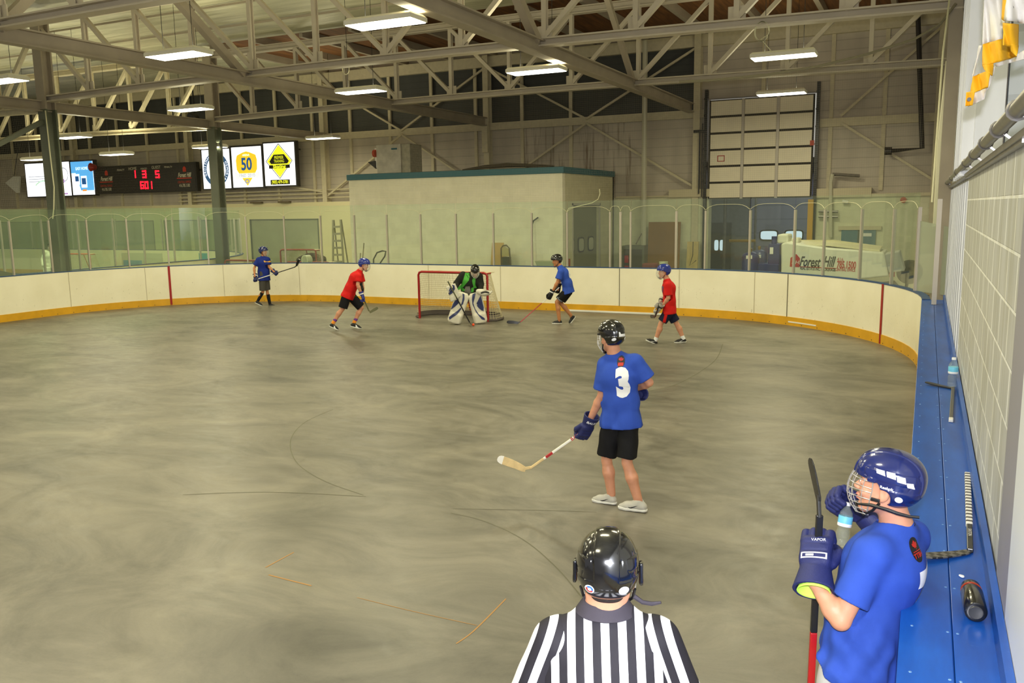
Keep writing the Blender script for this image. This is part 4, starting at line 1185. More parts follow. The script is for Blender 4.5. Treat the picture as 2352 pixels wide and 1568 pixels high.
M_ply = mat('tan_plywood', (196, 158, 92), 0.6, noise=0.12, nscale=2); M_ply2 = mat('brown_plywood', (140, 100, 44), 0.6, noise=0.12, nscale=2); M_lum = mat('pale_lumber', (206, 182, 120), 0.6, noise=0.12)
a = on_y(1122, 558, 23.8); b = on_y(1149, 605, 23.8)
plank(a.x, b.x, 23.7, 0.0, a.z, 0.35, M_ply, 'plywood_sheet', 'tan plywood board leaning on the block building beside a chair', 'board')
a = on_y(1488, 510, 28.7); b = on_y(1562, 510, 28.7)
plank(a.x, b.x, 28.6, 0.0, a.z, 0.2, M_ply2, 'plywood_sheet', 'large brown plywood sheet on the far wall by the drain pipe', 'board')
a = on_y(1577, 555, 28.6); b = on_y(1603, 555, 28.6)
plank(a.x, b.x, 28.5, 0.0, a.z, 0.2, M_lum, 'lumber_board', 'pale lumber board leaning just left of the vehicle bay', 'board', 0.06)
hk = on_y(1592, 555, 28.5)
pipe('rope', [hk, hk+Vector((0, -0.02, -0.45)), hk+Vector((-0.1, -0.02, -0.8)), hk+Vector((0.12, -0.02, -0.62))], 0.012, M_black, 'dark strap hanging over the pale lumber board', 'strap')
# cabinet
ec = empty('electric_cabinet', (-9.2, 28.5, 0)); tag(ec, 'grey-green cabinet with a dark meter window beside the drain pipe', 'cabinet')
a = on_y(1428, 564, 28.3); b = on_y(1480, 564, 28.3)
MB().box((a.x, 28.3, 0), (b.x, 28.9, a.z)).build('case', mat('grey_green_case', (108, 110, 94), 0.5), ec, bevel=0.01)
MB().box((a.x+0.08, 28.27, 0.5), (b.x-0.08, 28.31, a.z-0.12)).build('door', mat('dark_case_front', (66, 62, 54), 0.4), ec)
MB().box((a.x+0.12, 28.25, 0.9), (a.x+0.26, 28.27, 1.15)).box((a.x+0.12, 28.25, 0.6), (a.x+0.26, 28.27, 0.8)).build('red_label', M_red, ec)
pipe('broom_handle', [on_y(1461, 560, 28.25), on_y(1480, 524, 29.0)], 0.02, mat('grey_handle', (120, 110, 100), 0.5), 'handle leaning from the cabinet top to the drain pipe', 'handle')
stick_w = [on_y(1221, 660, 23.9), on_y(1223, 512, 24.1)]
pk = empty('hockey_stick', tuple(stick_w[0])); tag(pk, 'black hockey stick standing blade up against the block building front', 'hockey stick')
MB().bar(stick_w[0], stick_w[1], 0.03, 0.022).build('shaft', M_black, pk)
MB().prism([on_y(1222, 513, 24.1), on_y(1224, 506, 24.1), on_y(1235, 498, 24.1), on_y(1237, 500, 24.1), on_y(1226, 508, 24.1), on_y(1224, 514, 24.1)], (0, 0.02, 0)).build('blade', M_black, pk)
pipe('loose_hose', [on_y(px, py, 22.2) for px, py in ((1303, 700), (1302.5, 500), (1303, 484), (1307, 478), (1330, 473), (1360, 466), (1374, 457), (1378, 445), (1377, 434))], 0.012, M_cord, 'loose cream hose rising from the glass post in front of the building doorway', 'hose')
# folding chair
fc = empty('folding_chair', (-11.2, 23.6, 0)); tag(fc, 'folded metal chair with tan back leaning beside the tan board', 'chair')
yc = 23.75
bk = [on_y(px, py, yc) for px, py in ((1151, 604), (1151, 570), (1155, 564), (1163, 563), (1170, 570), (1176, 604))]
bk[0].z = 0.0; bk[-1].z = 0.0
MB().tube(bk, 0.022, 8).build('frame', mat('dark_bronze_tube', (92, 84, 66), 0.4, 0.4), fc, smooth=True)
q1, q2, q3, q4 = [on_y(px, py, yc) for px, py in ((1152, 588), (1170, 588), (1168, 571), (1154, 567))]
MB().prism([q1, q2, q3, q4], (0, 0.03, 0)).build('back_panel', mat('tan_chair_back', (176, 162, 112), 0.6), fc)
q1, q2 = on_y(1153, 590, yc), on_y(1172, 590, yc)
MB().prism([q1, q2, Vector((q2.x+0.03, yc, 0.5)), Vector((q1.x, yc, 0.5))], (0, 0.05, 0)).build('seat', mat('dark_chair_seat', (60, 60, 44), 0.7), fc)
# long low table with clutter
lt = empty('work_table', (-10.9, 23.0, 0)); tag(lt, 'long low dark table pushed against the block building front', 'table')
MB().box((-12.0, 22.6, 1.06), (-9.6, 23.3, 1.11)).build('top', mat('worn_table_top', (110, 108, 82), 0.6), lt)
for x, y in ((-11.9, 22.7), (-9.7, 22.7), (-11.9, 23.2), (-9.7, 23.2)): MB().bar((x, y, 0), (x, y, 1.06), 0.05).build('leg', M_black, lt)
lt2 = empty('bench', (-14.3, 23.2, 0)); tag(lt2, 'low dark bench behind the glass left of the goal', 'bench')
MB().box((-15.6, 23.0, 1.02), (-13.2, 23.4, 1.07)).build('top', MATS['worn_table_top'], lt2)
for x in (-15.5, -13.3): MB().bar((x, 23.2, 0), (x, 23.2, 1.02), 0.06).build('leg', M_black, lt2)
bn = MB().loft([[( -9.95+sx*0.24, 22.95+sy*0.16, 1.11) for sx, sy in ((-1,-1),(1,-1),(1,1),(-1,1))], [(-9.95+sx*0.30, 22.95+sy*0.2, 1.28) for sx, sy in ((-1,-1),(1,-1),(1,1),(-1,1))]]).build('storage_bin', mat('frosted_plastic', (170, 176, 150), 0.3), None); tag(bn, 'frosted plastic bin on the right end of the low table', 'bin')
# hose loop, broom and shovel
yh = 23.6
pipe('hose', [on_y(px, py, yh) for px, py in ((857, 675), (858, 595), (866, 580), (878, 576), (886, 577), (884, 588), (872, 606), (871, 675))], 0.025, mat('black_hose', (52, 54, 46), 0.5), 'black hose loop standing behind the glass left of the goal', 'hose')
pipe('broom_handle', [on_y(826, 674, yh), on_y(836, 558, yh+0.3)], 0.018, mat('grey_wood', (140, 128, 96), 0.6), 'taller of the two thin handles leaning on the block building', 'handle')
pipe('broom_handle', [on_y(822, 674, yh), on_y(828, 581, yh+0.2)], 0.018, MATS['grey_wood'], 'shorter of the two thin handles leaning on the block building', 'handle')
pipe('shovel', [on_y(1306, 694, 23.5), on_y(1308, 594, 23.5)], 0.03, M_rust, 'small red shovel handle below the doorway of the block building', 'shovel')
ws = MB(); cc = on_y(705, 597, 22.6); MB().box((cc.x-0.3, 22.35, 0), (cc.x+0.3, 22.85, cc.z-0.165)).build('low_crate', M_black, None)['label'] = 'black crate under the white pail'; bpy.data.objects['low_crate']['category'] = 'crate'
ws.lathe([(0.13, -0.1), (0.17, -0.1), (0.17, 0.1), (0.13, 0.1), (0.13, -0.1)], cc, 24, (0.2, 1, 0)).build('plastic_pail', mat('milky_plastic', (214, 216, 190), 0.4), None, smooth=True)['label'] = 'milky white plastic pail lying beside the spare goals'
bpy.data.objects['plastic_pail']['category'] = 'pail'
cup = on_y(1524, 611, 22.1)
o = MB().lathe([(0, -0.1), (0.09, -0.1), (0.12, 0.12), (0.1, 0.12), (0.07, -0.08)], cup, 16).build('paper_cup', mat('pale_paper_cup', (206, 204, 176), 0.6), None, smooth=True); tag(o, 'pale cup behind the glass just above the right red player', 'cup')
o.location.z = 0
o = MB().box((cup.x-0.75, cup.y, 0.0), (cup.x+0.4, cup.y+0.5, cup.z-0.1)).build('utility_shelf', M_black, None); tag(o, 'black shelf behind the boards carrying the pale cup', 'shelf')
o = MB().obox((cup.x-0.42, cup.y+0.2, cup.z-0.02), (1, 0.1, 0), (0, 1, 0), (0, 0, 1), (0.2, 0.12, 0.08)).build('glove_bag', mat('maroon_cloth', (110, 40, 34), 0.7), None, bevel=0.04); tag(o, 'small maroon bag beside the pale cup', 'bag')
tr = empty('hose_reel', (-0.4, 24.6, 0)); tag(tr, 'dark hose reel at the right end of the corridor behind the vehicle', 'reel')  # hose reel: a coil on a stand
MB().lathe([(0.15, -0.15), (0.3, -0.15), (0.33, 0), (0.3, 0.15), (0.15, 0.15), (0.15, -0.15)], (-0.35, 25.4, 0.95), 32, (0, 1, 0)).build('coil', MATS['black_hose'], tr, smooth=True)
MB().bar((-0.5, 25.4, 0), (-0.35, 25.4, 0.95), 0.08).build('stand', M_black, tr)
# blue window in far block wall
w = empty('office_window', (-2.2, WY-0.3, 2)); tag(w, 'blue-grey painted double window on the block wall above the white vehicle', 'window')
a = on_y(1933, 528, WY-0.28); b = on_y(2010, 570, WY-0.28)
MB().box((a.x, WY-0.3, b.z-0.25), (b.x, WY-0.26, a.z)).build('shutter', mat('blue_grey_shutter', (88, 124, 138), 0.5), w)
MB().box((a.x-0.1, WY-0.33, a.z), (b.x+0.15, WY-0.27, a.z+0.12)).build('lintel', MATS['cream_coping'], w)
MB().box(((a.x+b.x)/2-0.02, WY-0.31, b.z-0.25), ((a.x+b.x)/2+0.02, WY-0.27, a.z)).build('mullion', M_dsteel, w)
MB().box(((a.x+b.x)/2+0.12, WY-0.31, a.z-0.2), (b.x-0.12, WY-0.295, a.z-0.1)).build('notice', M_white, w)
o = MB().lathe([(0, -0.05), (0.09, -0.04), (0.09, 0.04), (0, 0.05)], on_y(2075, 459, WY-0.3), 14, (0, 1, 0)).build('alarm_bell', mat('orange_red', (190, 64, 34), 0.5), None, smooth=True); tag(o, 'small red alarm bell high on the right end of the block wall', 'bell')
pipe('wall_light', [on_y(1935, 462, WY-0.4), on_y(1948, 464, WY-0.4)], 0.05, M_white, 'small white lamp at the top of the block wall', 'lamp')
o = MB().bar((-12.0, WY-0.3, 3.0), (-12.0, WY-0.3, 3.0), 0.1)

# ================================================================== HORNS, SCOREBOARD, LIT SIGNS
M_lit = mat('lit_white_face', (250, 252, 255), 0.5, emit=1.5)
M_sbd = mat('black_scoreboard', (26, 24, 24), 0.35)
M_led = mat('lit_red_led', (255, 20, 45), 0.5, emit=2.2)
SY = WY-0.55
M_creamp = mat('cream_print', (226, 220, 196), 0.5); M_orp = mat('orange_red_print', (214, 56, 30), 0.5)
def panelbox(name, x0, x1, z0, z1, face, label, cat, y=SY):
    r = empty(name, ((x0+x1)/2, y, z0)); tag(r, label, cat)
    MB().box((x0-0.07, y, z0-0.06), (x1+0.07, y+0.2, z1+0.06)).build('case', M_black, r)
    for bx in (x0+0.15, x1-0.15): MB().box((bx-0.03, y+0.2, z1-0.3), (bx+0.03, WY, z1-0.24)).build('bracket', M_black, r)
    if face: MB().box((x0, y-0.012, z0), (x1, y, z1)).build('face', face, r)
    return r
def XZ(px, py, y=SY): q = on_y(px, py, y); return q.x, q.z
x0, zt_ = XZ(218, 386); x1, _ = XZ(441, 374); _, zb_ = XZ(225, 443)
sbd = panelbox('scoreboard', x0, x1+0.15, zb_, zt_, M_sbd, 'long black scoreboard with red lit digits on the far left wall', 'scoreboard')
SEG = {'0': 'abcdef', '1': 'bc', '3': 'abgcd', '5': 'afgcd', '6': 'afgcde'}
def digit(f, ch, x, y, w, h, t):
    S_ = {'a': (x, y+h-t, x+w, y+h), 'd': (x, y, x+w, y+t), 'g': (x, y+h/2-t/2, x+w, y+h/2+t/2), 'b': (x+w-t, y+h/2, x+w, y+h), 'c': (x+w-t, y, x+w, y+h/2), 'f': (x, y+h/2, x+t, y+h), 'e': (x, y, x+t, y+h/2)}
    for c_ in SEG[ch]: f.rect(*S_[c_])
f = Flat((0, SY-0.012, 0), (1, 0, 0), (0, 0, 1), 0.01)
for ch, px in (('1', 309), ('3', 333), ('5', 363)):
    a = XZ(px, 409); h_ = XZ(px, 391)[1]-a[1]; digit(f, ch, a[0]-0.14, a[1], 0.27, h_, 0.075); f.build('lit_digit', M_led, sbd); f = Flat((0, SY-0.012, 0), (1, 0, 0), (0, 0, 1), 0.01)
for ch, px in (('6', 328), ('0', 338), ('1', 347)):
    a = XZ(px, 434); h_ = XZ(px, 416)[1]-a[1]; digit(f, ch, a[0]-0.12, a[1], 0.24, h_, 0.07); f.build('lit_digit', M_led, sbd); f = Flat((0, SY-0.012, 0), (1, 0, 0), (0, 0, 1), 0.01)

f = Flat((0, SY-0.012, 0), (1, 0, 0), (0, 0, 1), 0.01)
for s_, px, py, sz in (('HOME', 305, 387, 0.19), ('GUEST', 359, 384, 0.19), ('PERIOD', 331, 387, 0.12), ('PENALTY', 278, 390, 0.12), ('PENALTY', 387, 383, 0.12)):
    a = XZ(px, py); f.text(s_, a[0], a[1]-0.01, sz)
for px, dy in ((245, 0), (424, -9)):
    a = XZ(px, 411+dy); f.text('Forest Hill', a[0], a[1], 0.27, shear=0.35, wscale=0.68, bold=0.008)
    a = XZ(px+1, 435+dy); f.text('416.785.1500', a[0], a[1], 0.2, wscale=0.6)
f.build('printed_words', M_creamp, sbd)
f = Flat((0, SY-0.012, 0), (1, 0, 0), (0, 0, 1), 0.01)
for px, dy in ((245, 0), (424, -9)):
    a = XZ(px, 397+dy); f.poly([(a[0]-0.1, a[1]-0.12), (a[0]+0.1, a[1]-0.12), (a[0]+0.1, a[1]+0.05), (a[0], a[1]+0.13), (a[0]-0.1, a[1]+0.05)])
    a = XZ(px, 418+dy); f.rect(a[0]-0.45, a[1]-0.02, a[0]+0.45, a[1]+0.02); a = XZ(px, 427+dy); f.text('CENTRAL OFFICE', a[0], a[1], 0.13, wscale=0.8); f.build('printed_mark', M_orp, sbd); f = Flat((0, SY-0.012, 0), (1, 0, 0), (0, 0, 1), 0.01)

hr = MB().lathe([(0, 0), (0.12, 0.0), (0.2, -0.25), (0.17, -0.25), (0.0, -0.05)], (XZ(219, 384)[0], SY, XZ(219, 384)[1]), 16, (0, 1, 0)).build('goal_horn', M_red, None, smooth=True); tag(hr, 'small red horn at the upper left corner of the scoreboard', 'horn')
# lit signs
def sign(pxl, pxr, pt, pb, label):
    x0, zt_ = XZ(pxl, pt); x1, _ = XZ(pxr, pt); _, zb_ = XZ(pxl, pb)
    return panelbox('lit_sign', x0, x1, zb_, zt_, M_lit, label, 'sign'), (x0+x1)/2, (zt_+zb_)/2, x1-x0, zt_-zb_
M_navyp = mat('navy_print_lit', (52, 96, 140), 0.5, emit=0.55); M_goldp = mat('gold_print_lit', (250, 205, 40), 0.5, emit=0.9)
M_bluep = mat('blue_print_lit', (30, 95, 160), 0.5, emit=0.6); M_yelp = mat('yellow_print_lit', (236, 240, 40), 0.5, emit=1.0)
M_redpl = mat('red_print_lit', (200, 50, 40), 0.5, emit=0.6); M_skyp = mat('sky_print_lit', (90, 175, 235), 0.5, emit=1.0)
M_greenp = mat('pale_green_print_lit', (190, 225, 195), 0.5, emit=1.0); M_greyp = mat('grey_print_lit', (160, 165, 175), 0.5, emit=0.8); M_orgp = mat('orange_print_lit', (250, 150, 60), 0.5, emit=0.9)
M_blk2 = mat('black_sign_print', (15, 18, 8), 0.5)
# round arena sign
s1_, cx, cz, w_, h_ = sign(463, 526, 345, 434, 'lit white sign with a round blue arena emblem, behind the farther column')
f = Flat((cx, SY-0.012, cz), (1, 0, 0), (0, 0, 1), 0.008)
R_ = w_*0.46; f.ring(0, -0.02, R_*0.76, R_, sy=1.0).build('blue_ring', M_navyp, s1_)
f = Flat((cx, SY-0.012, cz), (1, 0, 0), (0, 0, 1), 0.014)
txt = 'GROSSMAN   HILL MEMORIAL ARENA   '
for i, ch in enumerate(txt):
    a = math.radians(200)-2*math.pi*i/len(txt)
    if ch != ' ': f.text(ch, R_*0.88*math.cos(a), -0.02+R_*0.88*math.sin(a), 0.15, rot=a-math.pi/2)
f.build('ring_lettering', M_lit, s1_)
f = Flat((cx, SY-0.012, cz), (1, 0, 0), (0, 0, 1), 0.008)
f.poly([(0.1, 0.1), (0.4, 0.02), (0.25, -0.02), (0.42, -0.06), (0.12, -0.1)]).build('red_flash', M_redpl, s1_)
# 50 years shield
s2_, cx, cz, w_, h_ = sign(531, 599, 339, 431, 'lit white sign with a gold shield reading 50')
f = Flat((cx, SY-0.012, cz), (1, 0, 0), (0, 0, 1), 0.008)
sh = [(-0.62, 0.3), (-0.55, 0.5), (-0.2, 0.62), (0, 0.66), (0.2, 0.62), (0.55, 0.5), (0.62, 0.3), (0.6, -0.1), (0.45, -0.3), (-0.45, -0.3), (-0.6, -0.1)]
f.poly([(x*0.95, y) for x, y in sh]); f.poly([(-0.3, -0.45), (0.3, -0.45), (0, -0.8)]); f.build('gold_shield', M_goldp, s2_)
f = Flat((cx, SY-0.012, cz), (1, 0, 0), (0, 0, 1), 0.02)
f.text('50', 0, 0.1, 0.72, bold=0.02, wscale=0.85).build('number_fifty', M_bluep, s2_)
f = Flat((cx, SY-0.012, cz), (1, 0, 0), (0, 0, 1), 0.014)
f.poly([(-0.7, -0.18), (-0.5, -0.26), (0.5, -0.26), (0.7, -0.18), (0.62, -0.5), (0.45, -0.46), (-0.45, -0.46), (-0.62, -0.5)]).build('ribbon', mat('pale_ribbon_lit', (225, 228, 225), 0.5, emit=1.1), s2_)
f = Flat((cx, SY-0.012, cz), (1, 0, 0), (0, 0, 1), 0.026); f.text('1960  2010', 0, -0.36, 0.2); f.ring(0, -0.6, 0.06, 0.14, sy=0.7); f.build('years', M_greyp, s2_)
f = Flat((cx, SY-0.012, cz), (1, 0, 0), (0, 0, 1), 0.026)
f.text('ARENA', 0, 0.5, 0.12); f.build('arc_lettering', M_lit, s2_)
# skating sign
s3_, cx, cz, w_, h_ = sign(605, 675, 330, 427, 'lit white sign with a yellow and black diamond advertising skating')
f = Flat((cx, SY-0.012, cz), (1, 0, 0), (0, 0, 1), 0.008)
f.poly([(0, 0.80), (0.66, 0.13), (0, -0.55), (-0.66, 0.13)]).build('yellow_diamond', M_yelp, s3_)
f = Flat((cx, SY-0.012, cz), (1, 0, 0), (0, 0, 1), 0.014)
f.poly([(-0.28, 0.40), (0.28, 0.40), (0.52, 0.12), (0.44, 0.02), (-0.44, 0.02), (-0.52, 0.12)])
f.rect(-0.56, -0.17, 0.56, -0.03); f.rect(-0.52, -0.84, 0.52, -0.64)
for (ax, ay), (bx, by) in (((0, 0.84), (0.7, 0.13)), ((0.7, 0.13), (0, -0.59)), ((0, -0.59), (-0.7, 0.13)), ((-0.7, 0.13), (0, 0.84))):
    dx, dy = bx-ax, by-ay; L_ = math.hypot(dx, dy); nx_, ny_ = -dy/L_*0.015, dx/L_*0.015
    f.poly([(ax-nx_, ay-ny_), (bx-nx_, by-ny_), (bx+nx_, by+ny_), (ax+nx_, ay+ny_)])
f.build('black_print', M_blk2, s3_)
f = Flat((cx, SY-0.012, cz), (1, 0, 0), (0, 0, 1), 0.022)
f.text('PREMIER', 0, 0.27, 0.19, wscale=0.7); f.text('TRAINING', 0, 0.12, 0.17, wscale=0.7); f.text('Skating', 0, -0.1, 0.19, wscale=1.25, bold=0.006); f.text('(905) 479-5781', 0, -0.74, 0.18, wscale=0.8, bold=0.004)
f.build('yellow_lettering', M_yelp, s3_)
# three posters on the left
s4_, cx, cz, w_, h_ = sign(57, 120, 377, 452, 'large lit white poster with pale green curve, left of the nearer column')
f = Flat((cx, SY-0.012, cz), (1, 0, 0), (0, 0, 1), 0.008); f.ring(0.3, -0.9, 0.9, 0.98, a0=0.9, a1=2.3, sy=0.9).build('green_curve', M_greenp, s4_)
f = Flat((cx, SY-0.012, cz), (1, 0, 0), (0, 0, 1), 0.008)
for k_ in range(3): f.rect(-0.8, 0.15-0.12*k_, 0.5-0.1*k_, 0.18-0.12*k_)
f.build('grey_lines', M_greyp, s4_)
s5_, cx, cz, w_, h_ = sign(124, 158, 373, 450, 'narrow lit white poster just right of the nearer column')
f = Flat((cx, SY-0.012, cz), (1, 0, 0), (0, 0, 1), 0.008); f.ring(0.1, 0.2, 0.3, 0.34).build('grey_circle', M_greyp, s5_)
f = Flat((cx, SY-0.012, cz), (1, 0, 0), (0, 0, 1), 0.008); f.disc(0.05, -0.1, 0.1); f.rect(-0.3, -0.75, 0.3, -0.68); f.build('purple_mark', mat('mauve_print_lit', (190, 150, 205), 0.5, emit=0.9), s5_)
s6_, cx, cz, w_, h_ = sign(162, 212, 372, 448, 'lit poster with sky blue top and two phones, left of the scoreboard')
f = Flat((cx, SY-0.012, cz), (1, 0, 0), (0, 0, 1), 0.008); f.rect(-w_/2, 0.25, w_/2, h_/2); f.poly([(-w_/2+0.6, -h_/2+0.2), (w_/2, -h_/2+0.2), (w_/2, 0.25), (-w_/2+0.3, 0.25)]); f.build('sky_blue_field', M_skyp, s6_)
f = Flat((cx, SY-0.012, cz), (1, 0, 0), (0, 0, 1), 0.014)
f.text('EASY HOME', 0, 0.45, 0.2, wscale=0.8); f.rect(-0.55, -0.3, -0.2, 0.2); f.rect(-0.1, -0.45, 0.3, 0.1); f.build('white_print', M_lit, s6_)
f = Flat((cx, SY-0.012, cz), (1, 0, 0), (0, 0, 1), 0.02); f.rect(-0.5, -0.15, -0.25, 0.1); f.rect(-0.05, -0.3, 0.25, 0.0); f.build('phone_screens', M_bluep, s6_)
f = Flat((cx, SY-0.012, cz), (1, 0, 0), (0, 0, 1), 0.02); f.rect(-0.05, -0.62, 0.25, -0.54); f.build('orange_button', M_orgp, s6_)
aw = MB().prism([on_y(12, 420, SY), on_y(30, 405, SY), on_y(44, 405, SY), on_y(42, 443, SY), on_y(38, 443, SY)], (0, 0.1, 0)).build('arrow_sign', M_white, None); MB().bar(on_y(30, 405, SY)+Vector((0, 0.05, 0)), on_y(30, 330, SY)+Vector((0, 0.3, 0)), 0.03).build('hanger', M_black, aw); tag(aw, 'white arrow-shaped board hanging at the far left edge', 'sign')
# small ledge devices
for px in (590, 654):
    q = on_y(px, 468 if px == 590 else 466, WY-0.4); o = MB().box((q.x-0.3, WY-0.5, 3.2), (q.x+0.3, WY-0.33, 3.27)).build('wall_vent', mat('dull_brown_vent', (96, 84, 60), 0.7), None); tag(o, 'left flat brown vent on top of the cream wall' if px == 590 else 'right flat brown vent on top of the cream wall', 'vent')
cp = MB(); 
for k_ in range(3): cp.tube([(-31, WY-0.2, 3.35+0.16*k_), (-18.0, WY-0.2, 3.4+0.16*k_)], 0.03, 6)
o = cp.build('wall_conduits', M_stud, None, smooth=True); tag(o, 'row of thin conduits running below the lit signs', 'conduit'); o['kind'] = 'structure' if False else o.get('kind', '') or 'structure'
o = MB().box((-16.0, 22.3, 5.35), (-16.0, 22.3, 5.35))
sp = empty('loudspeaker', (-26, 20, 6)); tag(sp, 'small dark loudspeaker above the lit 50 sign', 'speaker')
q = on_y(447, 272, 26.0); MB().bar(q, (q.x, q.y, 8.5), 0.04).build('mount', M_black, sp); MB().lathe([(0, 0.16), (0.16, 0.12), (0.3, -0.1), (0.26, -0.16), (0, -0.16)], q, 14, (0.3, 1, 0.5)).build('horn', M_black, sp, smooth=True)

# ================================================================== PROTECTIVE NETTING
M_netting = mat('grey_netting_twine', (150, 142, 122), 0.8)
def netting(pa, pb, z0, z1, label, cell=0.05, r=0.0007):
    m = MB(); pa = Vector(pa); pb = Vector(pb); L_ = (pb-pa).length; n_ = int(L_/cell)
    d_ = (pb-pa).normalized(); nn_ = Vector((-d_.y, d_.x, 0))
    def strand(a, b, u, v):
        vs = [a+u*r, a-u*r*0.5+v*r, a-u*r*0.5-v*r, b+u*r, b-u*r*0.5+v*r, b-u*r*0.5-v*r]
        m.add(vs, [(0, 1, 4, 3), (1, 2, 5, 4), (2, 0, 3, 5)])
    for i in range(n_+1):
        p = pa.lerp(pb, i/n_); strand(p+Vector((0, 0, z0)), p+Vector((0, 0, z1)), nn_, d_)
    for j in range(int((z1-z0)/cell)+1):
        z = Vector((0, 0, z0+j*cell)); strand(pa+z, pb+z, nn_, Vector((0, 0, 1)))
    o = m.build('protective_netting', M_netting, None, fix=False); tag(o, label, 'netting'); return o
netting((-22.3, 22.0, 0), (-0.1, 22.0, 0), 2.95, 5.95, 'fine grey netting hung above the end glass')
netting((-22.4, 12.0, 0), (-22.4, 22.0, 0), 2.95, 5.7, 'fine grey netting hung along the dark column line')
M_rope = mat('grey_green_rope', (128, 122, 98), 0.8)
a = on_y(2191, 20, 16.5); pts = [on_y(px, py, 16.45) for px, py in ((2196, 8), (2160, 55), (2100, 90), (1990, 125), (1880, 152), (1760, 172), (1640, 184), (1560, 188))]
pipe('rope', pts, 0.022, M_rope, 'slack grey-green rope sagging from the upper right to the middle truss', 'rope')
cq = on_y(1750, 72, 16.5)
lp = [cq+Vector((0.12*math.cos(t_)*(1+0.1*k_), 0, 0.17*math.sin(t_))) for k_ in range(2) for t_ in [i*math.pi/8 for i in range(16)]]
pipe('cable_coil', lp+[on_y(1748, 90, 16.5), on_y(1772, 118, 16.8)], 0.009, M_cord, 'coiled cable above the upper lamp over the overhead door', 'cable', 5)
cq = on_y(794, 158, 17.5)
pipe('cable_coil', [cq+Vector((0.1*math.cos(t_), 0, 0.13*math.sin(t_))) for t_ in [i*math.pi/8 for i in range(17)]], 0.009, M_cord, 'small coiled cable below the largest lamp', 'cable', 5)
# vertical pipes and ropes in the far right corner
pipe('standpipe', [on_y(2150, 520, 18.5), on_y(2160, 330, 18.5), on_y(2180, 140, 18.5)], 0.06, MATS['cream_pipe'], 'tall cream pipe rising in the right corner beside the netting edge')
pipe('rope', [(0.05, 14.2, 2.8), (0.08, 14.6, 5.0), (0.15, 16.3, 6.3)], 0.014, M_cord, 'taut pale rope in the right corner beside white siding', 'rope')
o = MB().box((0.13, 14.9, 1.21), (0.20, 15.0, 2.85)).build('corner_post', M_alu, None); tag(o, 'pale narrow post at the right corner above the return pane', 'box')  # slim aluminium post standing on the ledge

# ================================================================== BANNERS AT THE TOP RIGHT
M_flagw = mat('white_banner_cloth', (226, 222, 214), 0.75, bump=0.15, bscale=300); M_flagg = mat('gold_banner_cloth', (238, 178, 22), 0.7, bump=0.15, bscale=300)
def cloth(name, quads, m, parent, yb, wob=0.05, label=None):
    """each quad = 4 pixel corners (tl,tr,br,bl) hung at distance yb with soft folds"""
    o_all = []
    mb = MB()
    for (tl, tr, br, bl) in quads:
        n_, k_ = 14, 10; rings = []
        for j in range(k_+1):
            v = j/k_; ring = []
            for i in range(n_+1):
                u_ = i/n_
                px = (tl[0]*(1-u_)+tr[0]*u_)*(1-v)+(bl[0]*(1-u_)+br[0]*u_)*v
                py = (tl[1]*(1-u_)+tr[1]*u_)*(1-v)+(bl[1]*(1-u_)+br[1]*u_)*v
                y_ = yb+wob*math.sin(px*0.075+py*0.02)+wob*0.6*math.sin(px*0.17+1.3-py*0.03)
                ring.append(on_y(px, py, y_))
            rings.append(ring)
        mb.loft(rings, cap=False, closed=False)
    o = mb.build(name, m, parent, smooth='full'); s_ = o.modifiers.new('t', 'SOLIDIFY'); s_.thickness = 0.004
    if label: o['label'] = label
    return o
b1 = empty('banner', on_y(2290, 100, 5.2)); tag(b1, 'white banner with gold lower band hanging nearest the white siding, top right', 'banner')
cloth('white_field', [((2262, -60), (2320, -60), (2308, 88), (2256, 104)), ((2256, 104), (2250, 104), (2232, 178), (2234, 178)), ((2330, -60), (2352, -60), (2308, 88), (2308, 88))], M_flagw, b1, 5.2)
cloth('gold_band', [((2257, 102), (2306, 88), (2336, 130), (2258, 152)), ((2234, 176), (2275, 160), (2270, 200), (2230, 216)), ((2258, 150), (2282, 146), (2278, 174), (2262, 160)), ((2219, 212), (2240, 208), (2234, 242), (2217, 244))], M_flagg, b1, 5.17)
cloth('white_hem', [((2286, 148), (2362, 112), (2362, 134), (2290, 152)), ((2278, 160), (2288, 150), (2270, 205), (2262, 215)), ((2235, 214), (2268, 198), (2262, 228), (2222, 246))], M_flagw, b1, 5.25)
b2_ = empty('banner', on_y(2330, 30, 4.6)); tag(b2_, 'second white banner with gold edge and dark grommet, cut by the top right corner', 'banner')
cloth('white_field', [((2316, -60), (2420, -60), (2420, 66), (2308, 46))], M_flagw, b2_, 4.5)
cloth('gold_fold', [((2305, 52), (2338, 56), (2337, 110), (2303, 104)), ((2322, 100), (2338, 104), (2335, 130), (2323, 116))], M_flagg, b2_, 4.55)
cloth('gold_edge', [((2309, -60), (2317, -60), (2308, 48), (2302, 44))], M_flagg, b2_, 4.49, 0.03)
q = on_y(2322, 18, 4.46)
MB().lathe([(0.004, 0), (0.011, 0), (0.011, 0.006), (0.004, 0.006)], q, 16, (0, 1, 0)).build('grommet', mat('dark_brass_ring', (50, 46, 42), 0.4), b2_)
q = on_y(2226, 228, 5.12)
MB().lathe([(0.004, 0), (0.010, 0), (0.010, 0.006), (0.004, 0.006)], q, 16, (0, 1, 0)).build('grommet', MATS['dark_brass_ring'], b1)

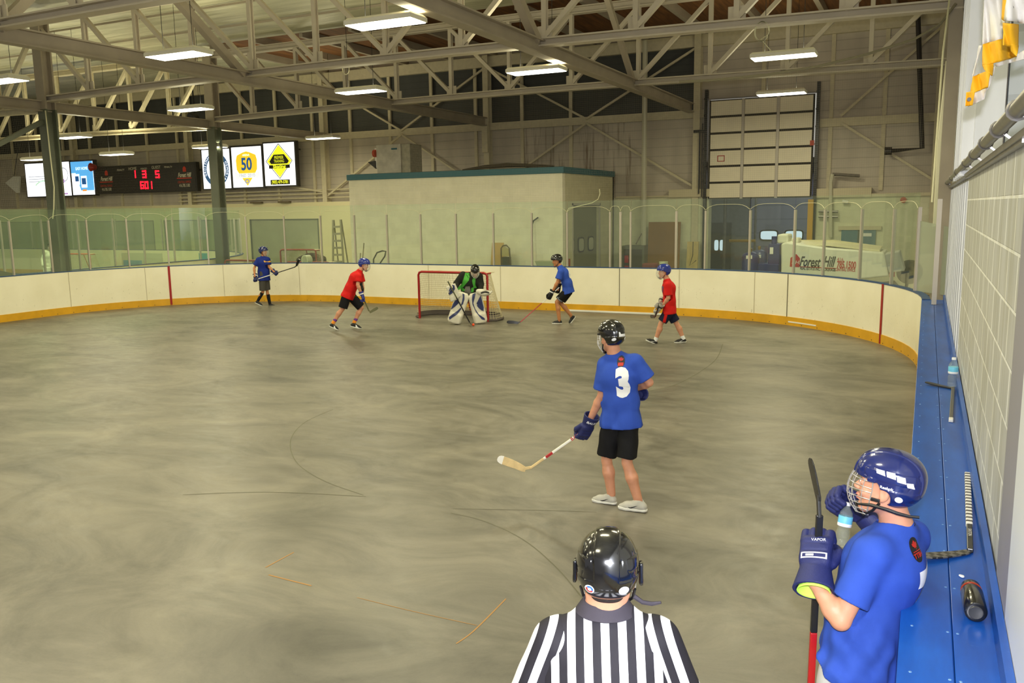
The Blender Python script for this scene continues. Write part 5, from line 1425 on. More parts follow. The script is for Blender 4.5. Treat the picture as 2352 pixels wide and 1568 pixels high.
# ================================================================== MARKS ON THE FLOOR
M_mark = mat('dark_floor_scuff', (98, 96, 78), 0.6); M_omark = mat('orange_tape_remnant', (168, 122, 62), 0.6)
def floor_line(pts, w, m, name, label):
    P = [on_z(px, py, 0.0) for px, py in pts]
    # smooth through the points
    Q = []
    for i in range(len(P)-1):
        p0, p1, p2, p3 = P[max(i-1, 0)], P[i], P[i+1], P[min(i+2, len(P)-1)]
        for k_ in range(8):
            t = k_/8; Q.append(0.5*((2*p1)+(-p0+p2)*t+(2*p0-5*p1+4*p2-p3)*t*t+(-p0+3*p1-3*p2+p3)*t**3))
    Q.append(P[-1]); rings = []
    for i, q in enumerate(Q):
        d_ = (Q[min(i+1, len(Q)-1)]-Q[max(i-1, 0)]).normalized(); n_ = Vector((-d_.y, d_.x, 0))*w/2
        rings.append([q+n_+Vector((0, 0, 0.0015)), q-n_+Vector((0, 0, 0.0015))])
    o = MB().loft(rings, cap=False, closed=False).build(name, m, FLOOR, fix=False); o['label'] = label
floor_line([(765, 940), (700, 970), (668, 1010), (680, 1060), (740, 1102), (835, 1137)], 0.012, M_mark, 'circle_line', 'thin dark curved line on the concrete')
floor_line([(1035, 1178), (1110, 1196), (1200, 1238), (1275, 1300), (1340, 1375)], 0.010, M_mark, 'circle_line', 'thin dark curved line on the concrete')
floor_line([(420, 1136), (620, 1130), (840, 1140)], 0.012, M_mark, 'scuff_line', 'thin dark line on the concrete')
floor_line([(1040, 1168), (1250, 1172), (1370, 1176)], 0.008, M_mark, 'scuff_line', 'thin dark line on the concrete')
floor_line([(1660, 790), (1640, 830), (1560, 880), (1480, 900)], 0.015, M_mark, 'circle_line', 'thin dark curved line on the concrete')
floor_line([(610, 1303), (675, 1268)], 0.012, M_omark, 'tape_remnant', 'orange tape remnant')
floor_line([(617, 1320), (660, 1331), (715, 1345)], 0.014, M_omark, 'tape_remnant', 'orange tape remnant')
floor_line([(1162, 1375), (1090, 1447), (1048, 1478)], 0.010, M_omark, 'tape_remnant', 'orange tape remnant')
floor_line([(820, 1372), (950, 1404), (1095, 1436)], 0.006, M_omark, 'tape_remnant', 'orange tape remnant')
# ================================================================== PEOPLE
V3 = np.array
def unit(v): v = np.asarray(v, float); return v/np.linalg.norm(v)
class Fig:
    """joints of one person: pixel + distance on the upright plane the person stands in"""
    def __init__(s, gx, gy):
        s.D = math.hypot(gx, gy); s.h = V3([gx/s.D, gy/s.D, 0.0]); s.r = V3([s.h[1], -s.h[0], 0.0]); s.g = V3([gx, gy, 0.0])
    def J(s, px, py, dd=0.0):
        d = ray(px, py); t = (s.D+dd)/(d[0]*s.h[0]+d[1]*s.h[1]); return V3([d[0]*t, d[1]*t, CAMH+d[2]*t])
    def dir(s, right, away, up=0.0): return unit(s.r*right+s.h*away+V3([0, 0, up]))
def frame_M(o, x, y, z, sc=1.0):
    m = Matrix.Identity(4)
    for i in range(3):
        m[i][0] = x[i]*sc; m[i][1] = y[i]*sc; m[i][2] = z[i]*sc; m[i][3] = o[i]
    return m
def axes_fu(f, u):
    f = unit(f); x = unit(np.cross(f, u)); u2 = np.cross(x, f); return x, f, u2     # x right, y forward, z up
def place(o, M, parent, label=None):
    o.matrix_basis = M
    attach(o, parent)
    if label: o['label'] = label
    return o
def clone(src, name, m):
    o = bpy.data.objects.new(name, src.data.copy()); COL.objects.link(o)
    o.data.materials.clear(); o.data.materials.append(m); return o
SKIN = mat('light_skin', (210, 150, 120), 0.5, noise=0.05, nscale=30, bump=0.05, bscale=200)
SKIN_T = mat('tan_skin', (206, 150, 112), 0.5, noise=0.06, nscale=30)
SKIN_M = mat('warm_skin', (190, 128, 84), 0.5, noise=0.06, nscale=30)
def cloth_mat(name, rgb, bump=0.12):
    return mat(name, rgb, 0.8, noise=0.06, nscale=14, bump=bump, bscale=420, spec=0.25)
M_royal = cloth_mat('royal_blue_jersey', (48, 80, 178)); M_redj = cloth_mat('red_jersey', (206, 26, 24))
M_blks = cloth_mat('black_shorts', (20, 20, 23)); M_num = mat('white_number_print', (238, 240, 244), 0.6)
M_grip = mat('white_grip_tape', (222, 220, 214), 0.7, noise=0.1, nscale=40)

# ---------------- prototypes in their own frame (x right, y forward, z up)
def make_helmet(res, kind):
    F = Field((-0.135, -0.17, -0.10), (0.135, 0.16, 0.19), res)
    c = (0, -0.006, 0.048); r = V3([0.110, 0.142, 0.122])
    F.ell(c, r, p=2.25, k=0)
    F.panel(c, r+0.0045, 2.25, (0, -0.05, 0.10), (0.044, 0.20, 0.105), k=0.002, rd=0.03)
    F.panel(c, r+0.0035, 2.25, (0, -0.03, -0.02), (0.2, 0.2, 0.042), k=0.002)
    if kind == 'b':
        for s_ in (-1, 1): F.panel(c, r+0.003, 2.25, (s_*0.09, -0.02, 0.075), (0.05, 0.10, 0.022), k=0.002)
    F.box((0, 0.128, -0.064), (0.2, 0.118, 0.108), rd=0.03, op='s', k=0.01)
    F.cut((0, -0.02, -0.052), (0, 0.28, -1), k=0.006)
    for s_ in (-1, 1):
        F.ell((s_*0.115, -0.004, -0.030), (0.055, 0.036, 0.046), op='s', k=0.006, p=2.4)
        F.box((s_*0.104, 0.045, 0.048), (0.008, 0.018, 0.010), rd=0.005, k=0.004)
    F.ell((0, -0.006, 0.036), (0.094, 0.126, 0.112), op='s', k=0.004, p=2.2)
    def vent(a, b, q=0.0055): 
        F.cone(a, b, q, q, k=0.002, op='s')
        F.cone((-a[0], a[1], a[2]), (-b[0], b[1], b[2]), q, q, k=0.002, op='s')
    vent((0.052, -0.128, 0.095), (0.054, -0.136, 0.075)); vent((0.052, -0.148, 0.040), (0.050, -0.15, 0.025)); vent((0.04, -0.152, 0.012), (0.036, -0.152, -0.002))
    vent((0.056, -0.05, 0.158), (0.056, -0.025, 0.163)); vent((0.056, 0.03, 0.161), (0.056, 0.06, 0.152)); vent((0.084, -0.107, 0.048), (0.09, -0.10, 0.03), 0.004)
    vent((0.102, 0.07, 0.062), (0.09, 0.092, 0.070), 0.0045); vent((0.075, 0.112, 0.076), (0.06, 0.122, 0.082), 0.0045)
    o = F.mesh('helmet', M_black); COL.objects.unlink(o); return o
HELM = make_helmet(0.0035, 'a'); HELMB = make_helmet(0.003, 'b'); HELMC = make_helmet(0.007, 'a')
def cage_mesh(r, coarse=False):
    lv = [(0.062, 0.132), (0.036, 0.145), (0.008, 0.153), (-0.022, 0.157), (-0.052, 0.154), (-0.082, 0.144), (-0.108, 0.128), (-0.130, 0.106)]
    mb = MB(); W = 0.099
    def pt(x, z, yf):
        w = W*(1.0 if z > -0.06 else 1.0-0.35*(-0.06-z)/0.07)
        t = max(0.0, 1-(abs(x)/W)**2.4); return (x*w/W, 0.040+(yf-0.040)*t**0.62, z+ (0.012*(abs(x)/W)**2 if z < 0 else 0))
    def yat(z):
        for (z0, y0), (z1, y1) in zip(lv, lv[1:]):
            if z <= z0 and z >= z1: return y0+(y1-y0)*(z0-z)/(z0-z1)
        return lv[-1][1] if z < lv[-1][0] else lv[0][1]
    for k, (z, yf) in enumerate(lv):
        if coarse and k % 2: continue
        xs = [W*math.sin(math.pi/2*i/12) for i in range(-12, 13)]
        mb.tube([pt(x, z, yf) for x in xs], r*(1.5 if k in (0, 7) else 1), 6)
    for x in (-0.092, -0.068, -0.042, -0.015, 0.015, 0.042, 0.068, 0.092):
        if coarse and abs(x) in (0.042, 0.092): continue
        mb.tube([pt(x, z, yat(z)) for z in [0.062-0.192*i/16 for i in range(17)]], r, 6)
    for s_ in (-1, 1): mb.tube([(s_*0.10, 0.040, 0.05), (s_*0.102, 0.036, 0.0), (s_*0.100, 0.04, -0.05), (s_*0.082, 0.045, -0.10)], r*1.4, 6)
    return mb
def make_glove(res):
    F = Field((-0.085, -0.17, -0.09), (0.095, 0.125, 0.06), res)
    F.box((0.0, 0.0, 0.010), (0.056, 0.062, 0.030), rd=0.024, k=0)
    F.ell((0.0, -0.028, 0.030), (0.046, 0.030, 0.016), k=0.01)
    for i in range(4):
        x = -0.042+0.028*i; l = (0.0, 0.006, 0.008, 0.002)[3-i]
        F.cone((x, 0.042, 0.014), (x, 0.082+l, 0.004), 0.0165, 0.0165, k=0.004)
        F.cone((x, 0.094+l, -0.014), (x, 0.084+l, -0.046), 0.0155, 0.0150, k=0.004)
        F.cone((x, 0.070+l, -0.060), (x, 0.044, -0.056), 0.0145, 0.0130, k=0.004)
    F.cone((0.052, -0.034, -0.004), (0.072, 0.016, -0.022), 0.021, 0.020, k=0.010)
    F.cone((0.072, 0.020, -0.026), (0.055, 0.052, -0.048), 0.0185, 0.0165, k=0.006)
    F.cone((0, -0.050, 0.0), (0, -0.148, 0.004), 0.044, 0.062, k=0.010, w=1.18, side=(1, 0, 0), flatcap=True)
    F.cone((0, -0.085, 0.0), (0, -0.170, 0.004), 0.036, 0.058, k=0.002, w=1.18, side=(1, 0, 0), op='s', flatcap=True)
    for y in (-0.006, 0.024): F.box((0, y, 0.046), (0.07, 0.0035, 0.009), rd=0.002, op='s', k=0.004)
    F.box((0, -0.062, 0.056), (0.08, 0.004, 0.012), rd=0.002, op='s', k=0.004)
    o = F.mesh('glove', M_black); COL.objects.unlink(o); return o
GLOVE = make_glove(0.0035); GLOVEC = make_glove(0.006)
def make_shoe(res):
    F = Field((-0.06, -0.12, -0.02), (0.06, 0.21, 0.14), res)
    F.chain([(0, -0.065, 0.045), (0, 0.02, 0.040), (0.004, 0.10, 0.034), (0.0, 0.155, 0.026)], [0.036, 0.039, 0.043, 0.030], k=0.02)
    F.cone((0, -0.045, 0.05), (0, -0.028, 0.095), 0.038, 0.040, k=0.03); F.cone((0, -0.01, 0.075), (0, 0.09, 0.045), 0.034, 0.028, k=0.03)
    F.cut((0, 0, 0.016), (0, 0, -1)); F.cut((0, 0, 0.108), (0, 0.25, 1))
    F.cone((0, -0.035, 0.09), (0, -0.03, 0.14), 0.030, 0.034, op='s', k=0.004)
    up = F.mesh('shoe', M_black)
    F = Field((-0.06, -0.12, -0.02), (0.06, 0.21, 0.06), res)
    F.chain([(0, -0.065, 0.02), (0, 0.02, 0.02), (0.004, 0.10, 0.02), (0.0, 0.155, 0.022)], [0.041, 0.040, 0.048, 0.037], k=0.02)
    F.cut((0, 0, 0.0), (0, 0, -1)); F.cut((0, 0.0, 0.026), (0, -0.03, 1))
    so = F.mesh('sole', M_black)
    COL.objects.unlink(up); COL.objects.unlink(so); return up, so
SHOE, SOLE = make_shoe(0.004)
M_sole = mat('white_rubber', (222, 222, 216), 0.6); M_sole_d = mat('dark_rubber', (40, 40, 42), 0.7)

def add_helmet(P, hc, f, u, m, near=0, cage=None, cage_r=0.0016, kind='a', sc=1.0):
    x, y, z = axes_fu(f, u); Mx = frame_M(hc, x, y, z, sc)
    src = {0: HELMC, 1: HELM, 2: HELMB}[near]
    h = clone(src, 'helmet', m); place(h, Mx, P)
    strap = MB()
    for s_ in (-1, 1): strap.tube([(s_*0.098, 0.0, -0.045), (s_*0.090, 0.022, -0.085), (s_*0.05, 0.06, -0.128), (0, 0.082, -0.137)], 0.006 if near else 0.008, 6)
    st = strap.build('chin_strap', M_black, None, smooth=True); place(st, Mx, h)
    if cage is not None:
        c = cage_mesh(cage_r, coarse=not near).build('face_cage', cage, None, smooth=True); place(c, Mx, h)
        cup = MB().loft([[(0.03*a, 0.118-0.012*abs(a), -0.098-0.006*b) for a, b in ((-1, 0), (0, 0), (1, 0))], [(0.036*a, 0.108-0.016*abs(a), -0.118) for a in (-1, 0, 1)], [(0.028*a, 0.092-0.012*abs(a), -0.138) for a in (-1, 0, 1)]], cap=False, closed=False).build('chin_cup', M_black, None, smooth=True)
        sm = cup.modifiers.new('t', 'SOLIDIFY'); sm.thickness = 0.006; place(cup, Mx, h)
    return h, Mx
def add_glove(P, c, grip, fwd, m, near=0, lining=None, hand=1, label=None, sc=1.0, cuff=None):
    """grip = stick direction on the thumb side, fwd = wrist to knuckles; hand=-1 mirrors"""
    y = unit(fwd); x = unit(np.asarray(grip)-y*(np.asarray(grip)@y)); z = np.cross(x, y)
    Mx = frame_M(c, x*hand if False else x, y, z*(1 if hand > 0 else -1), sc)
    g = clone(GLOVE if near else GLOVEC, 'glove', m); place(g, Mx, P, label)
    if hand < 0:
        g.data.flip_normals()
    if lining:
        mb = MB()
        ri = []
        for k in range(6):
            t = k/5; yy = -0.088-0.063*t; rr_ = 0.0325+0.0165*t
            ri.append([(rr_*1.18*math.cos(a), yy, rr_*math.sin(a)+0.002) for a in [2*math.pi*i/28 for i in range(28)]])
        mb.loft(ri, cap=False)
        l = mb.build('lining', lining, None, smooth=True, label='coloured cuff lining'); sm = l.modifiers.new('t', 'SOLIDIFY'); sm.thickness = 0.003
        place(l, Mx, g)
    if cuff:
        ri = []
        for k in range(3):
            t = (0.25+0.3*k/2); yy = -0.05-0.098*t; rr_ = 0.0465+0.018*t
            ri.append([(rr_*1.18*math.cos(a), yy, rr_*math.sin(a)+0.002) for a in [2*math.pi*i/28 for i in range(28)]])
        b = MB().loft(ri, cap=False).build('cuff_band', cuff, None, smooth=True); sm = b.modifiers.new('t', 'SOLIDIFY'); sm.thickness = 0.004; place(b, Mx, g)
    return g, Mx
def add_shoe(P, ank, toe, heel, m, sole=None, label=None, mark=None, swoosh=0):
    f = unit(toe-heel); up = V3([0, 0, 1.0]); x = unit(np.cross(f, up)); u = np.cross(x, f)
    L = np.linalg.norm(toe-heel); sc = min(1.12, max(0.86, L/0.295)); o = heel+f*0.105*sc
    Mx = frame_M(o, x, f, u, sc)
    s_ = clone(SHOE, 'shoe', m); place(s_, Mx, P, label); so = clone(SOLE, 'sole', sole or M_sole); place(so, Mx, s_)
    if mark:
        for sd in ((-1, 1) if swoosh == 0 else (swoosh,)):
            fl = Flat((sd*0.06, 0.04, 0.048), (0, sd*1.0, 0), (0, 0, 1), 0.0)
            k_ = -1 if sd > 0 else -1
            pts = [(-0.045*sd*1, 0.022), (-0.02*sd, 0.0), (0.012*sd, -0.018), (0.03*sd, -0.02), (0.062*sd, 0.01), (0.03*sd, -0.010), (0.012*sd, -0.008), (-0.012*sd, 0.008)]
            fl = Flat((sd*0.06, 0.03, 0.05), (0, sd, 0), (0, 0, 1), 0.0)
            pts = [(-0.06*sd, 0.016), (-0.02*sd, -0.006), (0.018*sd, -0.021), (0.034*sd, -0.019), (0.042*sd, -0.008), (0.024*sd, -0.012), (0.0*sd, -0.003)]
            fl.poly(pts); a = fl.build('side_mark', mark, s_, target=s_, off=0.0012, maxe=0.01); a.matrix_basis = Mx
    return s_, Mx
def loc_deco(fl, name, m, host, Mx, off=0.0015, maxe=0.008, label=None):
    o = fl.build(name, m, host, target=host, off=off, maxe=maxe, label=label); o.matrix_basis = Mx; return o

def body(P, J, skin, res, head=True, r=1.0, arms=True, lr=0.9):
    pts = [J[k] for k in J if isinstance(J[k], np.ndarray) and J[k].shape == (3,) and k not in ('f', 'hf', 'hu')]
    lo = np.min(pts, 0)-0.16; hi = np.max(pts, 0)+0.16
    F = Field(lo, hi, res)
    sd = unit(J['shR']-J['shL'])
    F.cone(J['pelvis'], J['waist'], 0.095*r, 0.085*r, k=0, w=1.35, side=sd); F.cone(J['waist'], J['chest'], 0.085*r, 0.10*r, k=0.03, w=1.35, side=sd)
    F.cone(J['chest'], J['neck'], 0.095*r, 0.055, k=0.05, w=1.2, side=sd)
    for s_ in 'LR':
        F.cone(J['chest'], J['sh'+s_], 0.07, 0.052*r, k=0.03)
        F.cone(J['sh'+s_], J['el'+s_], 0.050*r, 0.039*r, k=0.03)
        a, b = J['el'+s_], J['wr'+s_]; mid = a+(b-a)*0.28
        F.cone(a, mid, 0.039*r, 0.043*r, k=0.01); F.cone(mid, b, 0.042*r, 0.027, k=0.015)
        F.cone(b, b+unit(b-a)*0.03, 0.027, 0.026, k=0.01)
        F.cone(J['pelvis'], J['hip'+s_], 0.09, 0.088*r, k=0.03)
        F.cone(J['hip'+s_], J['kn'+s_], 0.086*r, 0.053*r*lr, k=0.03)
        a, b = J['kn'+s_], J['an'+s_]; back = -unit(J['f'])*0.016; mid = a+(b-a)*0.36+back
        F.cone(a, b, 0.048*r*lr, 0.031, k=0.02); F.cone(a+(mid-a)*0.4, mid, 0.044*r*lr, 0.054*r*lr, k=0.04); F.cone(mid, b, 0.053*r*lr, 0.030, k=0.04)
        F.cone(b, b-V3([0, 0, 0.04]), 0.036, 0.034, k=0.01)
    hc = J['head']; x, y, z = axes_fu(J['hf'], J['hu']); ax = [x, y, z]
    p = lambda a, b, c: hc+x*a+y*b+z*c
    F.cone(J['neck'], p(0, -0.022, -0.05), 0.060*r, 0.056, k=0.03)
    F.ell(p(0, -0.012, 0.045), (0.074, 0.096, 0.086), ax, k=0.02); F.ell(p(0, 0.030, -0.022), (0.062, 0.066, 0.085), ax, k=0.02)
    for s_ in (-1, 1): F.cone(p(s_*0.048, -0.002, -0.052), p(s_*0.016, 0.066, -0.096), 0.022, 0.019, k=0.025)
    F.ell(p(0, 0.074, -0.096), (0.022, 0.020, 0.020), ax, k=0.02)
    F.ell(p(0, 0.082, 0.030), (0.046, 0.015, 0.012), ax, k=0.015)
    F.cone(p(0, 0.090, 0.014), p(0, 0.113, -0.020), 0.008, 0.0115, k=0.012); F.ell(p(0, 0.102, -0.027), (0.017, 0.012, 0.008), ax, k=0.008)
    if res < 0.008:
        for s_ in (-1, 1):
            F.ell(p(s_*0.031, 0.101, 0.008), (0.017, 0.014, 0.010), ax, op='s', k=0.012)
            F.ell(p(s_*0.031, 0.086, 0.008), (0.013, 0.012, 0.010), ax, k=0.004)
            F.ell(p(s_*0.038, 0.070, -0.028), (0.020, 0.018, 0.018), ax, k=0.02)
            F.ell(p(s_*0.078, -0.010, -0.005), (0.011, 0.020, 0.032), ax, k=0.006)
            F.ell(p(s_*0.090, -0.004, -0.002), (0.007, 0.011, 0.020), ax, op='s', k=0.004)
            F.ell(p(s_*0.077, -0.002, -0.03), (0.009, 0.010, 0.012), ax, k=0.006)
        F.ell(p(0, 0.097, -0.052), (0.024, 0.010, 0.006), ax, k=0.006); F.ell(p(0, 0.094, -0.066), (0.021, 0.010, 0.0075), ax, k=0.006)
        F.cone(p(-0.022, 0.103, -0.0585), p(0.022, 0.103, -0.0585), 0.0028, 0.0028, k=0.004, op='s')
    else:
        for s_ in (-1, 1): F.ell(p(s_*0.077, -0.008, -0.005), (0.012, 0.02, 0.032), ax, k=0.006)
    return F.mesh('body', skin, P)
def shirt(P, J, m, res, hem=0.12, fit=1.0, sleeve=0.60, wrinkle=0.0, name='jersey', sl_r=(0.074, 0.088), long_sleeve=False, split_sleeves=False, seed=0, hemtilt=None, depth=1.0):
    pts = [J[k] for k in ('pelvis', 'waist', 'chest', 'neck', 'shL', 'shR', 'elL', 'elR', 'wrL', 'wrR')]
    lo = np.min(pts, 0)-0.26; hi = np.max(pts, 0)+0.2
    up = unit(J['chest']-J['pelvis']); hemp = J['pelvis']-up*hem; lo = np.minimum(lo, hemp-0.25)
    F = Field(lo, hi, res); sd = unit(J['shR']-J['shL'])
    f = fit; dp = depth
    F.cone(hemp-up*0.05, J['waist'], 0.142*f*dp, 0.122*f*dp, k=0, w=1.38/dp, side=sd); F.cone(J['waist'], J['chest'], 0.122*f*dp, 0.130*f*dp, k=0.05, w=1.40/dp, side=sd)
    F.cone(J['chest'], J['neck']-up*0.03, 0.125*f, 0.070, k=0.07, w=1.3, side=sd)
    cen = (J['shL']+J['shR'])/2
    F.cone(J['shL'], J['neck']-up*0.015, 0.054*f, 0.056, k=0.04); F.cone(J['shR'], J['neck']-up*0.015, 0.054*f, 0.058, k=0.04)
    F.cone(J['shL'], J['chest'], 0.066*f, 0.10, k=0.04); F.cone(J['shR'], J['chest'], 0.066*f, 0.10, k=0.04)
    for s_ in 'LR': F.cone(J['hip'+s_]-up*0.03, J['waist'], 0.124*f, 0.10*f, k=0.03)
    def sl(FF, s_, k0=0.03):
        a, b = J['sh'+s_], J['el'+s_]
        if long_sleeve:
            FF.cone(a, b, 0.075*f, 0.068*f, k=k0); FF.cone(b, J['wr'+s_], 0.066*f, 0.050*f, k=0.02); return
        e = a+(b-a)*sleeve; d = unit(b-a)
        FF.cone(a, e, sl_r[0]*f, sl_r[1]*f, k=k0, flatcap=False)
        return e, d
    ends = [sl(F, s_) for s_ in 'LR'] if not split_sleeves else []
    if not long_sleeve:
        X = F.ax[0][:, None, None]; Y = F.ax[1][None, :, None]; Z = F.ax[2][None, None, :]
        for (e, d), s_ in zip(ends, 'LR'):
            # trim the rounded end: only near the arm
            plane = (X-e[0])*d[0]+(Y-e[1])*d[1]+(Z-e[2])*d[2]
            near = np.sqrt((X-e[0])**2+(Y-e[1])**2+(Z-e[2])**2)
            cutf = np.where((plane > -0.0) & (near < 0.125), plane, -1.0)
            Rs = sl_r[1]*f
            tor = None
            # keep torso cloth: only trim what is closer to the arm axis than to the trunk axis
            ax0, ax1 = J['waist'], J['chest']; dd_ = unit(ax1-ax0)
            tx = (X-ax0[0])*dd_[0]+(Y-ax0[1])*dd_[1]+(Z-ax0[2])*dd_[2]
            rx = np.sqrt((X-ax0[0]-tx*dd_[0])**2+(Y-ax0[1]-tx*dd_[1])**2+(Z-ax0[2]-tx*dd_[2])**2)
            ta = plane; ra = np.sqrt(np.maximum(near**2-plane**2, 0))
            cutf = np.where((ra+0.03 < rx) & (ra < Rs+0.012), cutf, -1.0)
            F.F = np.maximum(F.F, cutf.astype(np.float32))
            if res < 0.008: F.cone(e-d*0.03, e+d*0.05, sl_r[1]*f-0.018, sl_r[1]*f-0.014, k=0.0, op='s', flatcap=True)
    if wrinkle:
        rs = np.random.default_rng(seed); W = []
        for i in range(7):
            n_ = unit(rs.normal(size=3)*V3([1, 1, 0.55])); W.append((n_, rs.uniform(26, 85), rs.uniform(0, 6.28)))
        hz = float(hemp[2]); cz = float(J['chest'][2])
        def fn(X, Y, Z):
            t = np.clip((cz-Z)/(cz-hz), 0.15, 1.0); s0 = 0
            for n_, k_, ph in W:
                q = X*n_[0]+Y*n_[1]+Z*n_[2]; q2 = X*n_[1]-Y*n_[0]+Z*0.4
                s0 = s0+np.sin(q*k_+ph+1.2*np.sin(q2*9+ph))
            return wrinkle*t*s0*0.35
        F.disp(fn)
    n_cut = -up if hemtilt is None else -unit(up+hemtilt)
    F.cut(hemp, n_cut)
    if res < 0.008:
        F.cone(hemp-up*0.08, hemp+up*0.06, 0.118*f*dp, 0.112*f*dp, k=0, w=1.42/dp, side=sd, op='s')
    x, y, z = axes_fu(J['hf'], J['hu'])
    nk = J['neck']; F.cone(nk-up*0.035, nk+unit(J['head']-nk)*0.12, 0.058, 0.064, k=0.008, op='s')
    o = F.mesh(name, m, P)
    if split_sleeves:
        so = []
        for s_ in 'LR':
            a, b = J['sh'+s_], J['el'+s_]
            FS = Field(np.minimum(a, b)-0.16, np.maximum(a, b)+0.16, res)
            e = a+(b-a)*sleeve; d = unit(b-a); FS.cone(a+d*0.0, e, sl_r[0]*f, sl_r[1]*f, k=0)
            FS.cut(e, d)
            if wrinkle: FS.disp(lambda X, Y, Z: wrinkle*0.5*np.sin(X*37+Y*21+Z*15+2)*np.sin(Z*24-X*13))
            so.append(FS.mesh('sleeve', m, P))
        return o, so
    return o
def collar(P, J, m, r=0.062, t=0.006, tilt=(0, 0, 0), h=0.0):
    up = unit(J['head']-J['neck']); a = unit(np.cross(up, J['f'])); b = np.cross(a, up)
    c = J['neck']+up*(h-0.002)+V3(tilt)
    return MB().tube([c+(a*math.cos(q)*r*1.05+b*math.sin(q)*r) for q in [2*math.pi*i/24 for i in range(24)]], t, 8, closed=True).build('collar', m, P, smooth=True)
def shorts(P, J, m, res, leg=0.78, fit=1.0, wrinkle=0.0):
    pts = [J[k] for k in ('pelvis', 'waist', 'hipL', 'hipR', 'knL', 'knR')]
    F = Field(np.min(pts, 0)-0.2, np.max(pts, 0)+0.2, res); sd = unit(J['hipR']-J['hipL'])
    F.cone(J['pelvis'], J['waist'], 0.118*fit, 0.108*fit, k=0, w=1.35, side=sd)
    for s_ in 'LR':
        a, b = J['hip'+s_], J['kn'+s_]; e = a+(b-a)*leg; d = unit(b-a)
        F.cone(a, e, 0.104*fit, 0.100*fit, k=0.035 if s_ == 'L' else 0.02)
    X = F.ax[0][:, None, None]; Y = F.ax[1][None, :, None]; Z = F.ax[2][None, None, :]
    for s_ in 'LR':
        a, b = J['hip'+s_], J['kn'+s_]; e = a+(b-a)*leg; d = unit(b-a)
        pl = (X-e[0])*d[0]+(Y-e[1])*d[1]+(Z-e[2])*d[2]; near = np.sqrt((X-e[0])**2+(Y-e[1])**2+(Z-e[2])**2)
        o_ = 'R' if s_ == 'L' else 'L'; a2, b2 = J['hip'+o_], J['kn'+o_]; e2 = a2+(b2-a2)*leg
        near2 = np.sqrt((X-e2[0])**2+(Y-e2[1])**2+(Z-e2[2])**2)
        F.F = np.maximum(F.F, np.where((near < 0.2) & (near <= near2), pl, -1.0).astype(np.float32))
        F.cone(e-d*0.035, e+d*0.06, 0.078*fit, 0.082*fit, k=0.0, op='s', flatcap=True) if res < 0.008 else None
    if wrinkle: F.disp(lambda X, Y, Z: wrinkle*np.sin(X*28+Y*19+2*np.sin(Z*9))*np.sin(Z*13+X*9))
    return F.mesh('shorts', m, P)
def sock(P, an, kn, h0, h1, m, name='sock', r0=0.042, r1=0.056, back=None):
    d = unit(kn-an); L = np.linalg.norm(kn-an); bk = V3([0, 0, 0.0]) if back is None else back
    rs_ = []; pts = []
    for i in range(6):
        t = (h0+(h1-h0)*i/5); pts.append(an+d*t+bk*math.sin(math.pi*min(1, max(0, t/L)))); rs_.append(r0+(r1-r0)*min(1, max(0, t/0.26)))
    return MB().tube(pts, rs_, 16).build(name, m, P, smooth=True)
def stick(label, butt, heel, tip, shaft_m, blade_m, name='hockey_stick', tape=None, grip=None, lower=None, lower_frac=0.25, bh=0.075, curve=0.02, sides=0.03, tip_m=None, grip_len=0.22, bdir=None):
    r = empty(name, tuple(heel)); tag(r, label, 'hockey stick')
    butt = Vector(butt); heel = Vector(heel); tip = Vector(tip); heel.z = max(heel.z, 0.012); tip.z = max(tip.z, 0.014)
    d = (butt-heel).normalized(); b = (tip-heel); L = b.length; b.normalize()
    h = (d-b*d.dot(b)).normalized(); n_ = b.cross(h)
    if bdir is not None: h = Vector(bdir).normalized(); h = (h-b*h.dot(b)).normalized(); n_ = b.cross(h)
    def shaft(p, q, m, nm, k=1.0):
        return MB().bar(p, q, 0.028*k, 0.021*k, up=tuple(h)).build(nm, m, r, bevel=0.004)
    st = heel+d*0.06
    if lower is not None:
        md = st.lerp(butt, lower_frac); shaft(st, md, lower, 'lower_shaft'); shaft(md, butt, shaft_m, 'shaft')
    else: shaft(st, butt, shaft_m, 'shaft')
    if grip is not None: shaft(butt+d*0.004, butt-d*grip_len, grip, 'grip', 1.14)
    rings = []; N_ = 16
    shp = [(0.0, 0.0, 0.042), (0.08, -0.006, 0.050), (0.2, -0.004, 0.060), (0.35, 0, 0.068), (0.5, 0, 0.074), (0.65, 0, 0.077), (0.8, 0.003, 0.078), (0.9, 0.008, 0.074), (0.96, 0.016, 0.064), (0.995, 0.030, 0.046)]
    for t, lo_, hi_ in shp:
        k_ = bh/0.078; c = heel+b*(t*L)+n_*(curve*t*t); th = 0.009*(1-0.5*t)
        ring = []
        for u_, v_ in ((-1, lo_), (1, lo_), (1.1, lo_+(hi_-lo_)*0.5), (1, hi_), (-1, hi_), (-1.1, lo_+(hi_-lo_)*0.5)):
            ring.append(c+h*(v_*k_)+n_*(u_*th/2))
        rings.append(ring)
    MB().loft(rings).build('blade', blade_m, r, bevel=0.0015)
    # hosel joining shaft and blade
    MB().bar(heel+h*0.020+b*0.03, st+d*0.015, 0.028, 0.013, up=tuple(n_)).build('hosel', blade_m, r, bevel=0.003)
    if tape is not None:
        c0, c1 = tape[1], tape[2]; rr_ = []
        for t, lo_, hi_ in shp:
            if c0 <= t <= c1:
                k_ = bh/0.078; c = heel+b*(t*L)+n_*(curve*t*t); th = 0.011*(1-0.5*t)+0.001
                rr_.append([c+h*((v_)*k_)+n_*(u_*th/2) for u_, v_ in ((-1, lo_-0.002), (1, lo_-0.002), (1, hi_+0.002), (-1, hi_+0.002))])
        MB().loft(rr_).build('blade_tape', tape[0], r)
    return r
